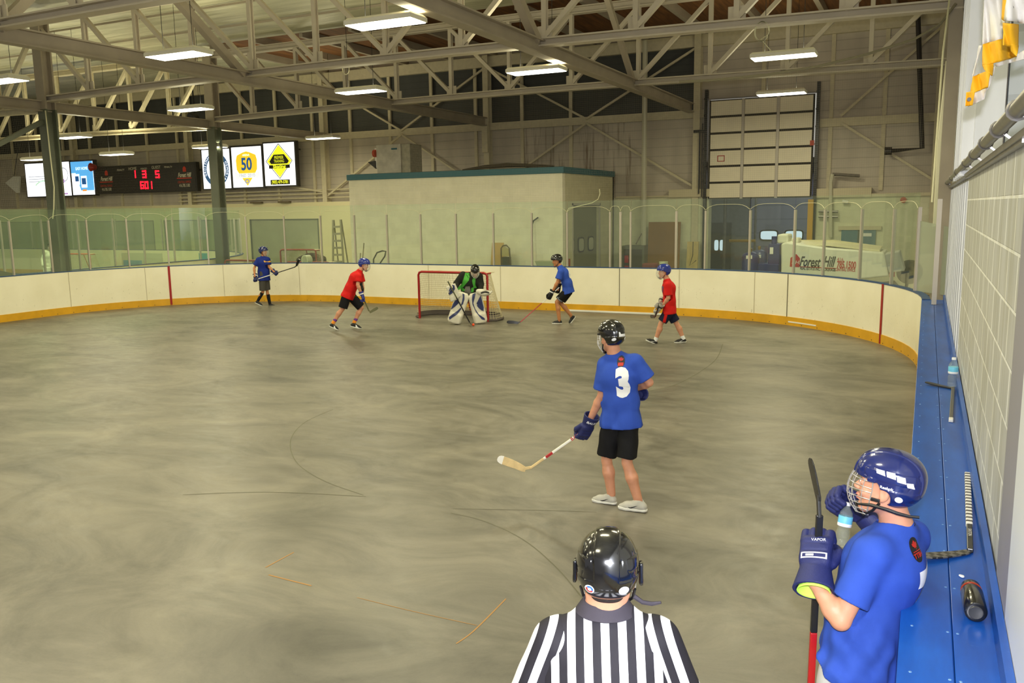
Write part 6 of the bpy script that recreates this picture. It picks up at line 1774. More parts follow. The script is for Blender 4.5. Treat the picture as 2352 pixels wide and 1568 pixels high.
def seg_report(nm, J):
    L = lambda a, b: float(np.linalg.norm(J[a]-J[b]))
    print('FIG', nm, 'z head %.2f' % J['head'][2], 'arm', ['%.2f' % L('sh'+s, 'el'+s) for s in 'LR'], ['%.2f' % L('el'+s, 'wr'+s) for s in 'LR'], 'leg', ['%.2f' % L('hip'+s, 'kn'+s) for s in 'LR'], ['%.2f' % L('kn'+s, 'an'+s) for s in 'LR'], 'torso %.2f' % L('neck', 'pelvis'), 'sh %.2f' % L('shL', 'shR'), 'ankz', ['%.2f' % J['an'+s][2] for s in 'LR'], 'toez', ['%.2f' % J['toe'+s][2] for s in 'LR'])
def root(label, g, name='person'):
    r = empty(name, (float(g[0]), float(g[1]), 0)); tag(r, label, 'person'); return r
def JJ(fig, d, f, hf, hu=(0, 0, 1)):
    J = {k: fig.J(*v) for k, v in d.items()}
    J['f'] = fig.dir(*f); J['hf'] = fig.dir(*hf); J['hu'] = fig.dir(*hu) if len(hu) == 3 and not isinstance(hu, np.ndarray) else hu
    return J
def lift_feet(J):
    for s in 'LR':
        for k in ('toe', 'heel'): J[k+s][2] = max(J[k+s][2], 0.0)
    return J
M_steelw = mat('bright_cage_wire', (206, 206, 204), 0.3, 0.7); M_cagew = mat('white_cage_wire', (216, 216, 206), 0.4, 0.2)
M_hblack = mat('glossy_black_helmet', (14, 14, 17), 0.16, coat=0.6, spec=0.6); M_hnavy = mat('glossy_navy_helmet', (22, 34, 92), 0.18, coat=0.6, spec=0.6)
M_hroyal = mat('royal_blue_helmet', (28, 48, 140), 0.25, coat=0.4)
M_gnavy = mat('navy_glove_nylon', (28, 36, 92), 0.6, bump=0.15, bscale=250); M_gblack = mat('black_glove_nylon', (22, 22, 24), 0.6, bump=0.15, bscale=250)
M_hair = mat('dark_hair', (30, 22, 18), 0.8)
M_lime = mat('lime_lining', (196, 250, 96), 0.7)
M_stickblk = mat('black_stick', (26, 26, 28), 0.3, noise=0.1, nscale=30); M_stickred = mat('red_stick', (170, 24, 28), 0.3)
M_stickwh = mat('white_stick', (236, 234, 228), 0.35); M_wood = mat('pale_wood_blade', (216, 190, 138), 0.5, noise=0.12, nscale=25)

# ---------------------------------------------------------------- player number 3, middle
g = Fig(-2.42, 7.38)
P3 = root('player in royal blue number 3 jersey and black shorts, seen from behind in mid-floor', g.g)
J = JJ(g, dict(head=(1404, 777, 0.0), neck=(1411, 815, 0.0), chest=(1420, 862, 0.0), waist=(1424, 920, 0.0), pelvis=(1426, 950, 0.0),
    shL=(1391, 837, 0.05), shR=(1459, 831, -0.05), elL=(1382, 908, 0.06), wrL=(1353, 968, 0.12), elR=(1491, 878, -0.04), wrR=(1458, 893, 0.16),
    hipL=(1407, 962, 0.02), hipR=(1444, 962, -0.02), knL=(1393, 1054, 0.08), knR=(1440, 1062, -0.06), anL=(1404, 1133, 0.09), anR=(1467, 1152, -0.06),
    toeL=(1360, 1152, 0.16), heelL=(1417, 1158, 0.06), toeR=(1420, 1177, -0.02), heelR=(1487, 1175, -0.12)), (-0.35, 0.94), (-0.62, 0.78, -0.12))
lift_feet(J); seg_report('P3', J)
body(P3, J, SKIN, 0.007)
js = shirt(P3, J, M_royal, 0.007, hem=0.12, fit=1.0, wrinkle=0.009, sleeve=0.80, seed=3)
shorts(P3, J, M_blks, 0.006, leg=0.88, wrinkle=0.006, fit=0.96)
add_helmet(P3, J['head'], J['hf'], J['hu'], M_hblack, 1, M_steelw, 0.0018)
h_ = [c for c in P3.children if c.name.startswith('helmet')][0]; Mh = h_.matrix_basis.copy()
for s_, c_ in ((-1, M_num), (1, M_num)):
    fl = Flat((s_*0.062, -0.2, -0.004), (1, 0, 0), (0, 0, 1), 0); fl.disc(0, 0, 0.016, 0.014); loc_deco(fl, 'sticker', c_, h_, Mh, 0.001)
fl = Flat((0.02, -0.2, 0.03), (1, 0, 0), (0, 0, 1), 0); fl.poly([(-0.045, 0.03), (-0.033, 0.03), (-0.024, 0.01), (0.04, 0.01), (0.04, -0.014), (-0.045, -0.014)]); loc_deco(fl, 'white_mark', M_num, h_, Mh, 0.0015)
collar(P3, J, M_royal, 0.060, 0.005)
back = -unit(js_f) if False else None
def back_flat(J, dx=0.0, dz=0.0, frac=0.5):
    up = unit(J['chest']-J['pelvis']); sd = unit(J['shR']-J['shL']); sd = unit(sd-up*(sd@up)); c = J['pelvis']+(J['chest']-J['pelvis'])*frac
    n_ = np.cross(sd, up)
    return c, sd, up, n_
c, sd, up, n_ = back_flat(J, frac=1.0)
fl = Flat(c+n_*0.3+sd*0.085-up*0.055, sd, up, 0); fl.text('3', 0, 0, 0.34, wscale=0.72, bold=0.022); fl.build('jersey_number', M_num, P3, target=js, off=0.003, maxe=0.02)
fl = Flat(c+n_*0.3+sd*0.065+up*0.145, sd, up, 0); fl.disc(0, 0, 0.034, 0.052); fl.build('jersey_badge', M_blkp, P3, target=js, off=0.0025, maxe=0.02)
fl = Flat(c+n_*0.3+sd*0.065+up*0.145, sd, up, 0)
LEAF = [(0, 1), (0.18, 0.62), (0.4, 0.72), (0.32, 0.25), (0.6, 0.5), (0.68, 0.34), (0.98, 0.38), (0.86, 0.08), (1, -0.04), (0.5, -0.42), (0.55, -0.6), (0.06, -0.52), (0.05, -1), (-0.05, -1), (-0.06, -0.52), (-0.55, -0.6), (-0.5, -0.42), (-1, -0.04), (-0.86, 0.08), (-0.98, 0.38), (-0.68, 0.34), (-0.6, 0.5), (-0.32, 0.25), (-0.4, 0.72), (-0.18, 0.62)]
fl.poly([(0.022*a, 0.020+0.022*b) for a, b in LEAF]); fl.rect(-0.024, -0.036, 0.024, -0.008); fl.build('badge_print', M_redp, P3, target=js, off=0.004, maxe=0.012)
gd = unit(J['wrL']-J['elL'])
heel3 = g.J(1206, 1083, 0.12); top3 = g.J(1460, 905, 0.26); tip3 = g.J(1139, 1063, 0.10)
sd3 = unit(top3-heel3); gl3 = heel3+(top3-heel3)*0.55
pL = g.J(1345, 986, 0.16); gd = unit(pL-J['elL'])
add_glove(P3, pL-V3([0, 0, 0.0]), -sd3, gd, M_gnavy, 1, hand=1, sc=1.14)
gg = [c for c in P3.children if c.name.startswith('glove')][0]; Mg = gg.matrix_basis.copy()
fl = Flat((0, -0.10, 0.2), (-1, 0, 0), (0, -1, 0), 0); fl.text('BAUER', 0, 0, 0.032, bold=0.001); loc_deco(fl, 'glove_lettering', M_num, gg, Mg, 0.001)
add_glove(P3, g.J(1457, 912, 0.24), -sd3, unit(J['wrR']-J['elR']), M_gnavy, 1, hand=1)
stick('white stick with pale wooden blade held by number 3 player', top3, heel3, tip3, M_stickwh, M_wood, lower=M_wood, lower_frac=0.13, curve=0.02, bh=0.082, tape=(M_stickwh, 0.8, 1.0))
s3 = [o for o in bpy.data.objects if o.name.startswith('hockey_stick')][-1]
s3 = bpy.data.objects['hockey_stick']
a = heel3+(top3-heel3)*0.19; MB().bar(a, a+sd3*0.08, 0.030, 0.023, up=(0, 0, 1)).build('red_band', M_stickred, s3, bevel=0.003)
fl = Flat(heel3+(top3-heel3)*0.475+np.cross(sd3, np.cross(sd3, g.h))*0.0, sd3, np.cross(-g.h, sd3), 0.017); fl.text('BAUER', 0, 0, 0.045, bold=0.001, space=1.1); fl.build('shaft_lettering', M_redp, s3)
M_gshoe = mat('light_grey_knit_shoe', (182, 180, 172), 0.8, bump=0.2, bscale=200, noise=0.06)
for s_ in 'LR':
    sh_, Ms = add_shoe(P3, J['an'+s_], J['toe'+s_], J['heel'+s_], M_gshoe, M_sole, mark=M_blkp)
    lm = MB()
    for k_ in range(5): lm.tube([(-0.022, 0.03+0.018*k_, 0.092-0.011*k_), (0, 0.034+0.018*k_, 0.098-0.011*k_), (0.022, 0.03+0.018*k_, 0.092-0.011*k_)], 0.003, 5)
    l = lm.build('laces', M_num, None, smooth=True); place(l, Ms, sh_)
MB().tube([J['neck']+unit(J['head']-J['neck'])*0.012+(unit(np.cross(J['f'], (0, 0, 1)))*math.cos(q)*0.066+J['f']*math.sin(q)*0.064) for q in [2*math.pi*i/24 for i in range(24)]], 0.0012, 5, closed=True).build('necklace', mat('gold_chain', (220, 170, 80), 0.3, 1.0), P3, smooth=True)

# ---------------------------------------------------------------- referee, near bottom
g = Fig(-0.86, 2.46)
RF = root('referee in black and white striped shirt and black helmet, seen from behind at the bottom', g.g)
J = JJ(g, dict(head=(1396, 1321, 0.0), neck=(1391, 1400, -0.01), chest=(1392, 1540, -0.03), waist=(1392, 1700, 0.0), pelvis=(1392, 1800, 0.0),
    shL=(1284, 1474, -0.02), shR=(1502, 1474, -0.02), elL=(1218, 1640, 0.0), elR=(1561, 1640, 0.0), wrL=(1270, 1740, 0.2), wrR=(1520, 1740, 0.2),
    hipL=(1350, 1830, 0.0), hipR=(1434, 1830, 0.0)), (0.0, 1.0), (0.03, 1.0, -0.10))
z_h = J['hipL'][2]
for s_, q in (('L', -1), ('R', 1)):
    J['hip'+s_] = V3([g.g[0]+q*0.09*g.r[0], g.g[1]+q*0.09*g.r[1], 0.92]); J['kn'+s_] = J['hip'+s_]+V3([q*0.03, 0.02, -0.43]); J['an'+s_] = J['kn'+s_]+V3([q*0.03, -0.02, -0.39])
    J['toe'+s_] = V3([J['an'+s_][0]+g.h[0]*0.19, J['an'+s_][1]+g.h[1]*0.19, 0.0]); J['heel'+s_] = V3([J['an'+s_][0]-g.h[0]*0.08, J['an'+s_][1]-g.h[1]*0.08, 0.0])
J['pelvis'] = V3([g.g[0], g.g[1], 0.97]); J['waist'] = V3([g.g[0], g.g[1], 1.10]); 
seg_report('REF', J); print('REF', {k: [round(float(a), 2) for a in v] for k, v in J.items()})
body(RF, J, SKIN, 0.006)
def stripe_mat(name):
    n = NT(name, 0.75); at = n.t.nodes.new('ShaderNodeAttribute'); at.attribute_name = 'stripe'
    w = n.math('FRACT', at.outputs['Fac']); s_ = n.math('LESS_THAN', w, 0.5)
    n.color(n.mix(s_, srgb(36, 34, 40), srgb(236, 238, 246))); n.bump(n.noise(n.obj, 420, 2), 0.1, 0.005)
    n.b.inputs['Specular IOR Level'].default_value = 0.25
    return n.m
M_str = stripe_mat('black_white_striped_shirt')
jr, slv = shirt(RF, J, M_str, 0.005, hem=0.16, fit=1.12, wrinkle=0.0035, sleeve=0.88, split_sleeves=True, seed=5, name='striped_shirt', sl_r=(0.078, 0.088))
sd = unit(J['shR']-J['shL']); cc = (J['shL']+J['shR'])/2
vattr(jr, 'stripe', lambda co: ((co-cc)@sd)/0.0535+0.25)
for o_, s_ in zip(slv, 'LR'):
    a = J['sh'+s_]; d = unit(J['el'+s_]-a); q0 = unit(np.cross(d, J['f'])); q1 = np.cross(d, q0)
    def fn(co, a=a, d=d, q0=q0, q1=q1):
        p = co-a; return (p@q0)/0.050+0.1
    vattr(o_, 'stripe', fn)
# collar of the polo shirt
up = unit(J['head']-J['neck']); cr = []
M_coll = cloth_mat('charcoal_collar', (58, 54, 62))
cb = J['neck']
for k_, (r_, h0) in enumerate(((0.060, 0.036), (0.064, 0.038), (0.074, 0.022), (0.087, 0.000), (0.083, -0.004), (0.072, 0.010), (0.058, 0.028))):
    ring = []
    for i in range(36):
        q = math.radians(40)+math.radians(280)*i/35; dx = math.sin(q); dy = math.cos(q)   # gap at the throat
        ring.append(cb+g.r*dx*r_*1.12+g.h*dy*r_+V3([0, 0, h0]))
    cr.append(ring)
MB().loft(cr+[cr[0]], cap=False, closed=False).build('collar', M_coll, RF, smooth=True)
_, Mh = add_helmet(RF, J['head'], J['hf'], J['hu'], M_hblack, 2, M_steelw, 0.0016, sc=0.885)
h_ = [c for c in RF.children if c.name.startswith('helmet')][0]
for s_ in (-1, 1):
    fl = Flat((s_*0.060, -0.2, -0.012), (1, 0, 0), (0, 0, 1), 0); fl.disc(0, 0, 0.0175, 0.0175); st_ = loc_deco(fl, 'sticker', M_num, h_, Mh, 0.0012)
    if s_ < 0:
        fl = Flat((s_*0.060, -0.2, -0.012), (1, 0, 0), (0, 0, 1), 0); fl.ring(0, 0, 0.007, 0.0135, a0=2.6, a1=5.9); loc_deco(fl, 'red_swirl', M_redp, h_, Mh, 0.0024)
        fl = Flat((s_*0.060, -0.2, -0.012), (1, 0, 0), (0, 0, 1), 0); fl.ring(0, 0, 0.007, 0.0135, a0=-0.3, a1=2.4); loc_deco(fl, 'blue_swirl', mat('blue_print', (40, 110, 190), 0.5), h_, Mh, 0.0024)
# ear guards and strap end
for s_ in (-1, 1):
    F = Field((-0.04+s_*0.115, -0.04, -0.06), (0.04+s_*0.115, 0.06, 0.08), 0.003)
    F.box((s_*0.119, 0.015, 0.012), (0.008, 0.022, 0.040), rd=0.007, k=0); F.box((s_*0.121, 0.012, -0.018), (0.007, 0.012, 0.016), rd=0.005, k=0.004)
    o = F.mesh('ear_guard', M_hblack); place(o, Mh, h_)
MB().tube([(0.095, -0.035, -0.06), (0.125, -0.04, -0.078), (0.158, -0.045, -0.080), (0.19, -0.05, -0.072)], [0.009, 0.008, 0.008, 0.005], 6).build('strap_end', M_coll, None, smooth=True)
o = bpy.data.objects['strap_end']; o.scale = (1, 1, 1); place(o, Mh, h_)
# hair on the nape
F = Field(J['head']-0.13, J['head']+0.1, 0.004); x_, y_, z_ = axes_fu(J['hf'], J['hu'])
F.ell(J['head']-y_*0.050-z_*0.046, (0.052, 0.035, 0.026), [x_, y_, z_], k=0); F.mesh('hair', M_hair, RF)
shorts(RF, J, M_blks, 0.012, leg=0.98)
for s_ in 'LR': add_shoe(RF, J['an'+s_], J['toe'+s_], J['heel'+s_], M_gblack, M_sole_d)
for s_ in 'LR':
    F = Field(J['wr'+s_]-0.16, J['wr'+s_]+0.16, 0.006); w_ = J['wr'+s_]; fd = unit(J['wr'+s_]-J['el'+s_]); xx = unit(np.cross(fd, (0, 0, 1))); 
    F.box(w_+fd*0.05, (0.042, 0.05, 0.016), [xx, fd, np.cross(xx, fd)], rd=0.014, k=0)
    for k_ in range(4): F.chain([w_+fd*0.09+xx*(-0.03+0.02*k_), w_+fd*0.12+xx*(-0.03+0.02*k_)-V3([0, 0, 0.01]), w_+fd*0.135+xx*(-0.03+0.02*k_)-V3([0, 0, 0.03])], [0.0095, 0.009, 0.008], k=0.004)
    F.chain([w_+fd*0.03+xx*0.04, w_+fd*0.07+xx*0.06, w_+fd*0.095+xx*0.055-V3([0, 0, 0.01])], [0.012, 0.011, 0.009], k=0.01)
    F.mesh('hand', SKIN, RF)

# ---------------------------------------------------------------- blue player at the bench, right
g = Fig(-0.27, 3.62)
B7 = root('player in royal blue jersey, navy helmet and wire cage, leaning on boards at lower right', g.g)
J = JJ(g, dict(head=(2036, 1120, 0.0), neck=(2060, 1208, 0.02), chest=(2029, 1296, 0.0), waist=(1985, 1440, 0.0), pelvis=(1968, 1560, 0.0),
    shL=(2004, 1272, -0.15), shR=(2092, 1232, 0.15), elL=(1931, 1424, -0.22), wrL=(1871, 1336, -0.15), elR=(2020, 1270, 0.36), wrR=(1992, 1208, 0.36),
    hipL=(1940, 1600, -0.08), hipR=(1990, 1590, 0.08)), (-0.88, 0.47), (-0.96, 0.24, 0.11), (0.16, 0.0, 1.0))
gl_ = unit(V3([J['f'][0], J['f'][1], 0])); sdv = unit(V3([-gl_[1], gl_[0], 0]))   # his left
for s_, q in (('L', 1), ('R', -1)):
    J['hip'+s_] = V3([J['pelvis'][0], J['pelvis'][1], 0.90])+sdv*0.09*q; J['kn'+s_] = J['hip'+s_]+gl_*0.05+sdv*0.02*q+V3([0, 0, -0.42]); J['an'+s_] = J['kn'+s_]+V3([0, 0, -0.39])+gl_*(0.06 if q > 0 else -0.02)
    J['toe'+s_] = V3([J['an'+s_][0], J['an'+s_][1], 0])+gl_*0.19; J['heel'+s_] = V3([J['an'+s_][0], J['an'+s_][1], 0])-gl_*0.08
seg_report('B7', J); print('B7', {k: [round(float(a), 2) for a in v] for k, v in J.items()})
body(B7, J, SKIN, 0.0045)
js = shirt(B7, J, M_royal, 0.005, hem=-0.045, hemtilt=-0.50*J['f'], fit=1.03, wrinkle=0.011, sleeve=0.70, seed=11, sl_r=(0.062, 0.070), depth=1.12)
M_gshort = cloth_mat('light_grey_shorts', (198, 198, 200)); shorts(B7, J, M_gshort, 0.008, leg=0.9, fit=0.99, wrinkle=0.006)
M_dnavy = cloth_mat('dark_neck_band', (20, 24, 44)); collar(B7, J, M_dnavy, 0.062, 0.007)
_, Mh = add_helmet(B7, J['head'], J['hf'], J['hu'], M_hnavy, 2, M_steelw, 0.0017, sc=0.94)
h_ = [c for c in B7.children if c.name.startswith('helmet')][0]
for k_, (y0, y1, z0, z1) in enumerate(((0.006, 0.030, 0.100, 0.080), (-0.036, -0.012, 0.100, 0.075), (-0.076, -0.054, 0.090, 0.064), (-0.108, -0.094, 0.070, 0.046))):
    fl = Flat((-0.2, 0, 0), (0, -1, 0), (0, 0, 1), 0); fl.poly([(-y0+0.004, z0), (-y0+0.012, z1), (-y1, z1+0.004), (-y1-0.006, z0)]); loc_deco(fl, 'helmet_flash', M_num, h_, Mh, 0.0012)
fl = Flat((-0.2, 0.0, 0), (0, -1, 0), (0, 0, 1), 0); fl.text('Reebok', 0.018, 0.030, 0.017, bold=0.0004); loc_deco(fl, 'helmet_lettering', M_num, h_, Mh, 0.0014)
fl = Flat((-0.2, 0, 0), (0, -1, 0), (0, 0, 1), 0); fl.disc(0.070, -0.010, 0.015, 0.014); loc_deco(fl, 'sticker', M_num, h_, Mh, 0.0012)
MB().tube([(-0.088, 0.085, -0.075), (-0.102, 0.03, -0.060), (-0.104, -0.03, -0.060), (-0.098, -0.075, -0.066), (-0.082, -0.12, -0.070), (-0.07, -0.155, -0.066)], [0.005, 0.0075, 0.0075, 0.0075, 0.006, 0.006], 6).build('side_strap', M_black, None, smooth=True); place(bpy.data.objects['side_strap'], Mh, h_)
MB().box((-0.116, -0.002, -0.038), (-0.106, 0.034, -0.024)).build('ear_clip', M_black, None, bevel=0.002); place(bpy.data.objects['ear_clip'], Mh, h_)
x_, y_, z_ = axes_fu(J['hf'], J['hu'])
for s_ in (-1, 1):
    c = J['head']+x_*0.031*s_+y_*0.0895+z_*0.008
    e = MB().lathe([(0.0001, -0.010), (0.007, -0.007), (0.010, 0), (0.007, 0.007), (0.0001, 0.010)], c, 12, tuple(y_)).build('eye', mat('eye_white', (225, 220, 212), 0.2), B7, smooth=True)
    MB().lathe([(0.0001, 0), (0.0046, 0.0004), (0.0001, 0.001)], c+y_*0.0098, 12, tuple(y_)).build('iris', M_hair, e, smooth=True)
F = Field(J['head']-0.16, J['head']+0.16, 0.003)
p = lambda a, b, c_: J['head']+x_*a+y_*b+z_*c_
F.ell(p(0, 0.1005, -0.052), (0.020, 0.0085, 0.0055), [x_, y_, z_], k=0); F.ell(p(0, 0.098, -0.066), (0.018, 0.009, 0.0065), [x_, y_, z_], k=0.001)
F.mesh('lips', mat('lip_pink', (206, 120, 112), 0.45), B7)
# gloves
gd = unit(J['wrL']-J['elL']); stx = unit(g.J(1883, 1150, -0.10)-g.J(1878, 1530, -0.10))
cL = g.J(1876, 1272, -0.05)
gg, Mg = add_glove(B7, cL, V3([0.05, 0.05, 1.0]), unit(g.dir(-0.25, 0.5, 0.9)), M_gnavy, 1, lining=M_lime, hand=1, sc=1.12)
# orient: knuckles up and away, back of the hand towards the camera
def aim_glove(o, c, fwd, back, sc, kids=True):
    y = unit(fwd); z = unit(np.asarray(back)-y*(np.asarray(back)@y)); x = np.cross(y, z)
    Mx = frame_M(c, x, y, z, sc); o.matrix_basis = Mx
    o.parent.name
    for ch in o.children:
        ch.matrix_parent_inverse = Mx.inverted(); ch.matrix_basis = Mx
    return Mx
Mg = aim_glove(gg, cL, unit(cL-J['wrL']), g.dir(-0.2, -0.6, 0.75), 1.15)
fl = Flat((0.0, -0.03, 0.2), (1, 0, 0), (0, 1, 0), 0); ring_rect(fl, -0.045, -0.012, 0.045, 0.012, 0.005); fl.rect(-0.028, -0.004, 0.0, 0.004); loc_deco(fl, 'glove_badge', M_num, gg, Mg, 0.0012)
fl = Flat((0.012, 0.035, 0.2), (1, 0, 0), (0, 1, 0), 0); fl.text('VAPOR', 0, 0, 0.016); loc_deco(fl, 'glove_lettering', M_num, gg, Mg, 0.0012)
cR = g.J(1962, 1163, 0.33)
g2_, Mg2 = add_glove(B7, cR, V3([0, 0, 1.0]), unit(cR-J['wrR']), M_gnavy, 1, hand=1, sc=1.05)
Mg2 = aim_glove(g2_, cR, g.dir(-0.75, 0.1, 0.62), g.dir(0.25, 0.75, 0.6), 1.05)
# stick held blade up
hl = g.J(1884, 1150, -0.02); bt = V3([hl[0]-0.01, hl[1]-0.03, 0.01]); tp_ = g.J(1873, 1047, 0.06)
bb = unit(tp_-hl)
stick('black and red stick held upright, blade up, by the blue player at lower right', bt, hl, tp_, M_stickred, M_stickblk, lower=M_stickblk, lower_frac=0.34, bh=0.075, curve=0.015, bdir=tuple(g.dir(-0.30, 0.95)))
# bottle
def bottle(name, c, up, sc, label, cat='water bottle', liquid=True):
    r = empty(name, tuple(c)); tag(r, label, cat)
    up = unit(up)
    M_pet = glass_material('clear_plastic_'+name+str(round(float(c[0]), 2)), (0.93, 0.96, 0.96), haze=0.10)
    prof = [(0.0, 0), (0.026, 0.0), (0.031, 0.006), (0.032, 0.03), (0.029, 0.036), (0.032, 0.042), (0.031, 0.075), (0.026, 0.088), (0.032, 0.10), (0.032, 0.145), (0.028, 0.165), (0.015, 0.185), (0.0125, 0.19), (0.0125, 0.197), (0, 0.197)]
    MB().lathe([(a*sc, z*sc) for a, z in prof], c, 28, tuple(up)).build('bottle_body', M_pet, r, smooth=True)
    MB().lathe([(0, 0.197*sc), (0.0145*sc, 0.197*sc), (0.0145*sc, 0.212*sc), (0, 0.212*sc)], c, 20, tuple(up)).build('cap', M_num, r)
    MB().lathe([(0.0322*sc, 0.098*sc), (0.0328*sc, 0.099*sc), (0.0328*sc, 0.112*sc), (0.0322*sc, 0.113*sc)], c, 28, tuple(up)).build('white_label_band', M_num, r, smooth=True)
    MB().lathe([(0.0322*sc, 0.113*sc), (0.0328*sc, 0.113*sc), (0.0328*sc, 0.146*sc), (0.0322*sc, 0.147*sc)], c, 28, tuple(up)).build('blue_label', mat('light_blue_label', (110, 196, 232), 0.5), r, smooth=True)
    return r
bottle('water_bottle', g.J(1931, 1254, 0.24), g.dir(0.12, 0.2, 1.0), 0.93, 'clear water bottle with light blue label in the far glove of the lower right player')
M_wshoe = mat('pale_trainer', (200, 200, 196), 0.7)
for s_ in 'LR': add_shoe(B7, J['an'+s_], J['toe'+s_], J['heel'+s_], M_wshoe, M_sole)
# badge and number on his back
up = unit(J['chest']-J['waist']); bd = g.J(2114, 1266, 0.0)
vd = unit(V3([0, 0, 2.8])-bd)
rt = unit(np.cross(V3([0, 0, 1.0]), vd)); uu = np.cross(vd, rt)
bk = unit(-J['f']*0.8+sdv*0.45+V3([0, 0, 0.15])); br = unit(np.cross(V3([0, 0, 1.0]), bk)); bu = np.cross(bk, br)
fl = Flat(bd+bk*0.25-0*vd, br, bu, 0)
fl = Flat(g.J(2114, 1264, 0.0)+bk*0.0, br, bu, 0.0)
def ray_hit(px, py, ob):
    bm_ = BVHTree.FromPolygons([v.co.copy() for v in ob.data.vertices], [tuple(q.vertices) for q in ob.data.polygons]); d = Vector(ray(px, py)).normalized()
    h = bm_.ray_cast(Vector((0, 0, CAMH)), d, 50); return h[0], h[1]
hp, hn = ray_hit(2104, 1262, js)
if hp is None: hp, hn = ray_hit(2100, 1270, js)
if hp is not None:
    n_ = np.array(hn); br = unit(np.cross(V3([0, 0, 1.0]), n_)); bu = np.cross(n_, br)
    fl = Flat(hp, br, bu, 0); fl.disc(0, 0, 0.038, 0.05); fl.build('jersey_badge', M_blkp, B7, target=js, off=0.0015, maxe=0.012)
    fl = Flat(hp, br, bu, 0); fl.poly([(0.020*a, 0.020+0.020*b) for a, b in LEAF]); fl.text('TTBH', 0, -0.022, 0.027, bold=0.001); fl.rect(-0.03, -0.006, 0.03, -0.003); fl.build('badge_print', M_redp, B7, target=js, off=0.003, maxe=0.008)
hp2, hn2 = ray_hit(2088, 1350, js)
if hp2 is not None:
    n_ = unit(-J['f']); br = unit(np.cross(V3([0, 0, 1.0]), n_)); bu = np.cross(n_, br)
    fl = Flat(Vector(hp2)+Vector(br*0.13), br, bu, 0); fl.text('7', 0, -0.10, 0.34, wscale=0.8, bold=0.02); fl.build('jersey_number', M_num, B7, target=js, off=0.002, maxe=0.015)

# ================================================================== THE FIVE FAR PLAYERS
# ---- blue shirt walking, far left
def far_person(label, gpos, d, f, hf, skin, jersey, short_m, helm_m, hu=(0, 0, 1), res=0.011, hem=0.10, shoe_m=None, sole=None, fit=1.0, cage=M_cagew, leg=0.85, lng=False, sleeve=0.72, rb=1.0, cr=0.0022, helmres=0):
    g = Fig(*gpos); P = root(label, g.g); J = JJ(g, d, f, hf, hu); seg_report(label[:24], J)
    body(P, J, skin, res, r=rb)
    s = shirt(P, J, jersey, res, hem=hem, fit=fit, sleeve=sleeve, long_sleeve=lng, wrinkle=0.005)
    if short_m: shorts(P, J, short_m, res, leg=leg, fit=fit)
    add_helmet(P, J['head'], J['hf'], J['hu'], helm_m, 1, cage, cr)
    for q in 'LR': add_shoe(P, J['an'+q], J['toe'+q], J['heel'+q], shoe_m or M_gblack, sole)
    return g, P, J, s
M_grey_s = cloth_mat('dark_grey_shorts', (74, 72, 68)); M_navyj = cloth_mat('navy_blue_jersey', (24, 44, 130)); M_navys = cloth_mat('navy_shorts', (28, 32, 58))
A = lambda px, py, dd=0.0: (540+px/6.03, 540+py/6.03, dd)
g, PA, J, s = far_person('player in dark blue shirt and grey shorts walking along the boards at far left', (-18.1, 20.0), dict(
    head=A(393, 232), neck=A(396, 296), chest=A(390, 385), waist=A(396, 510), pelvis=A(402, 580), shL=A(452, 338, -0.08), shR=A(325, 340, 0.02), elL=A(470, 440, -0.12), wrL=A(535, 500, -0.28), elR=A(264, 455, 0.0), wrR=A(272, 560, -0.1),
    hipL=A(428, 610, 0.05), hipR=A(378, 610, -0.05), knL=A(444, 770, 0.05), knR=A(385, 782, -0.05), anL=A(480, 945, 0.02), anR=A(318, 905, 0.0), toeL=A(545, 998, -0.05), heelL=A(462, 985, 0.02), toeR=A(375, 985, -0.05), heelR=A(272, 935, 0.0)),
    (0.75, -0.6), (0.92, -0.35, -0.05), SKIN_M, M_navyj, M_grey_s, M_hnavy, leg=0.92, sleeve=0.7, rb=0.88)
M_bsock = cloth_mat('black_sock', (24, 24, 28))
for q in 'LR': sock(PA, J['an'+q], J['kn'+q], -0.05, 0.28, M_bsock)
b0, b1 = g.J(*A(235, 632, -0.1)), g.J(*A(858, 432, -0.35)); b2 = g.J(*A(912, 335, -0.42))
stick('long dark stick held across the body by the far left player', b0, b1, b2, M_stickwh, M_stickblk, lower=M_stickblk, lower_frac=0.5, tape=(M_stickwh, 0.88, 1.0), bh=0.08)
sx = unit(b1-b0)
add_glove(PA, g.J(*A(282, 600, -0.1)), sx, unit(J['wrR']-J['elR']), M_gnavy, 0, cuff=M_num)
add_glove(PA, g.J(*A(556, 522, -0.3)), sx, unit(J['wrL']-J['elL']), M_gnavy, 0)
fl = Flat(J['chest']+J['f']*0.3+V3([0, 0, 0.05]), unit(np.cross(V3([0, 0, 1.0]), J['f'])), (0, 0, 1), 0); fl.text('Seekers', 0, 0, 0.062, bold=0.003); fl.build('chest_lettering', mat('yellow_print', (240, 180, 30), 0.6), PA, target=s, off=0.004, maxe=0.03)
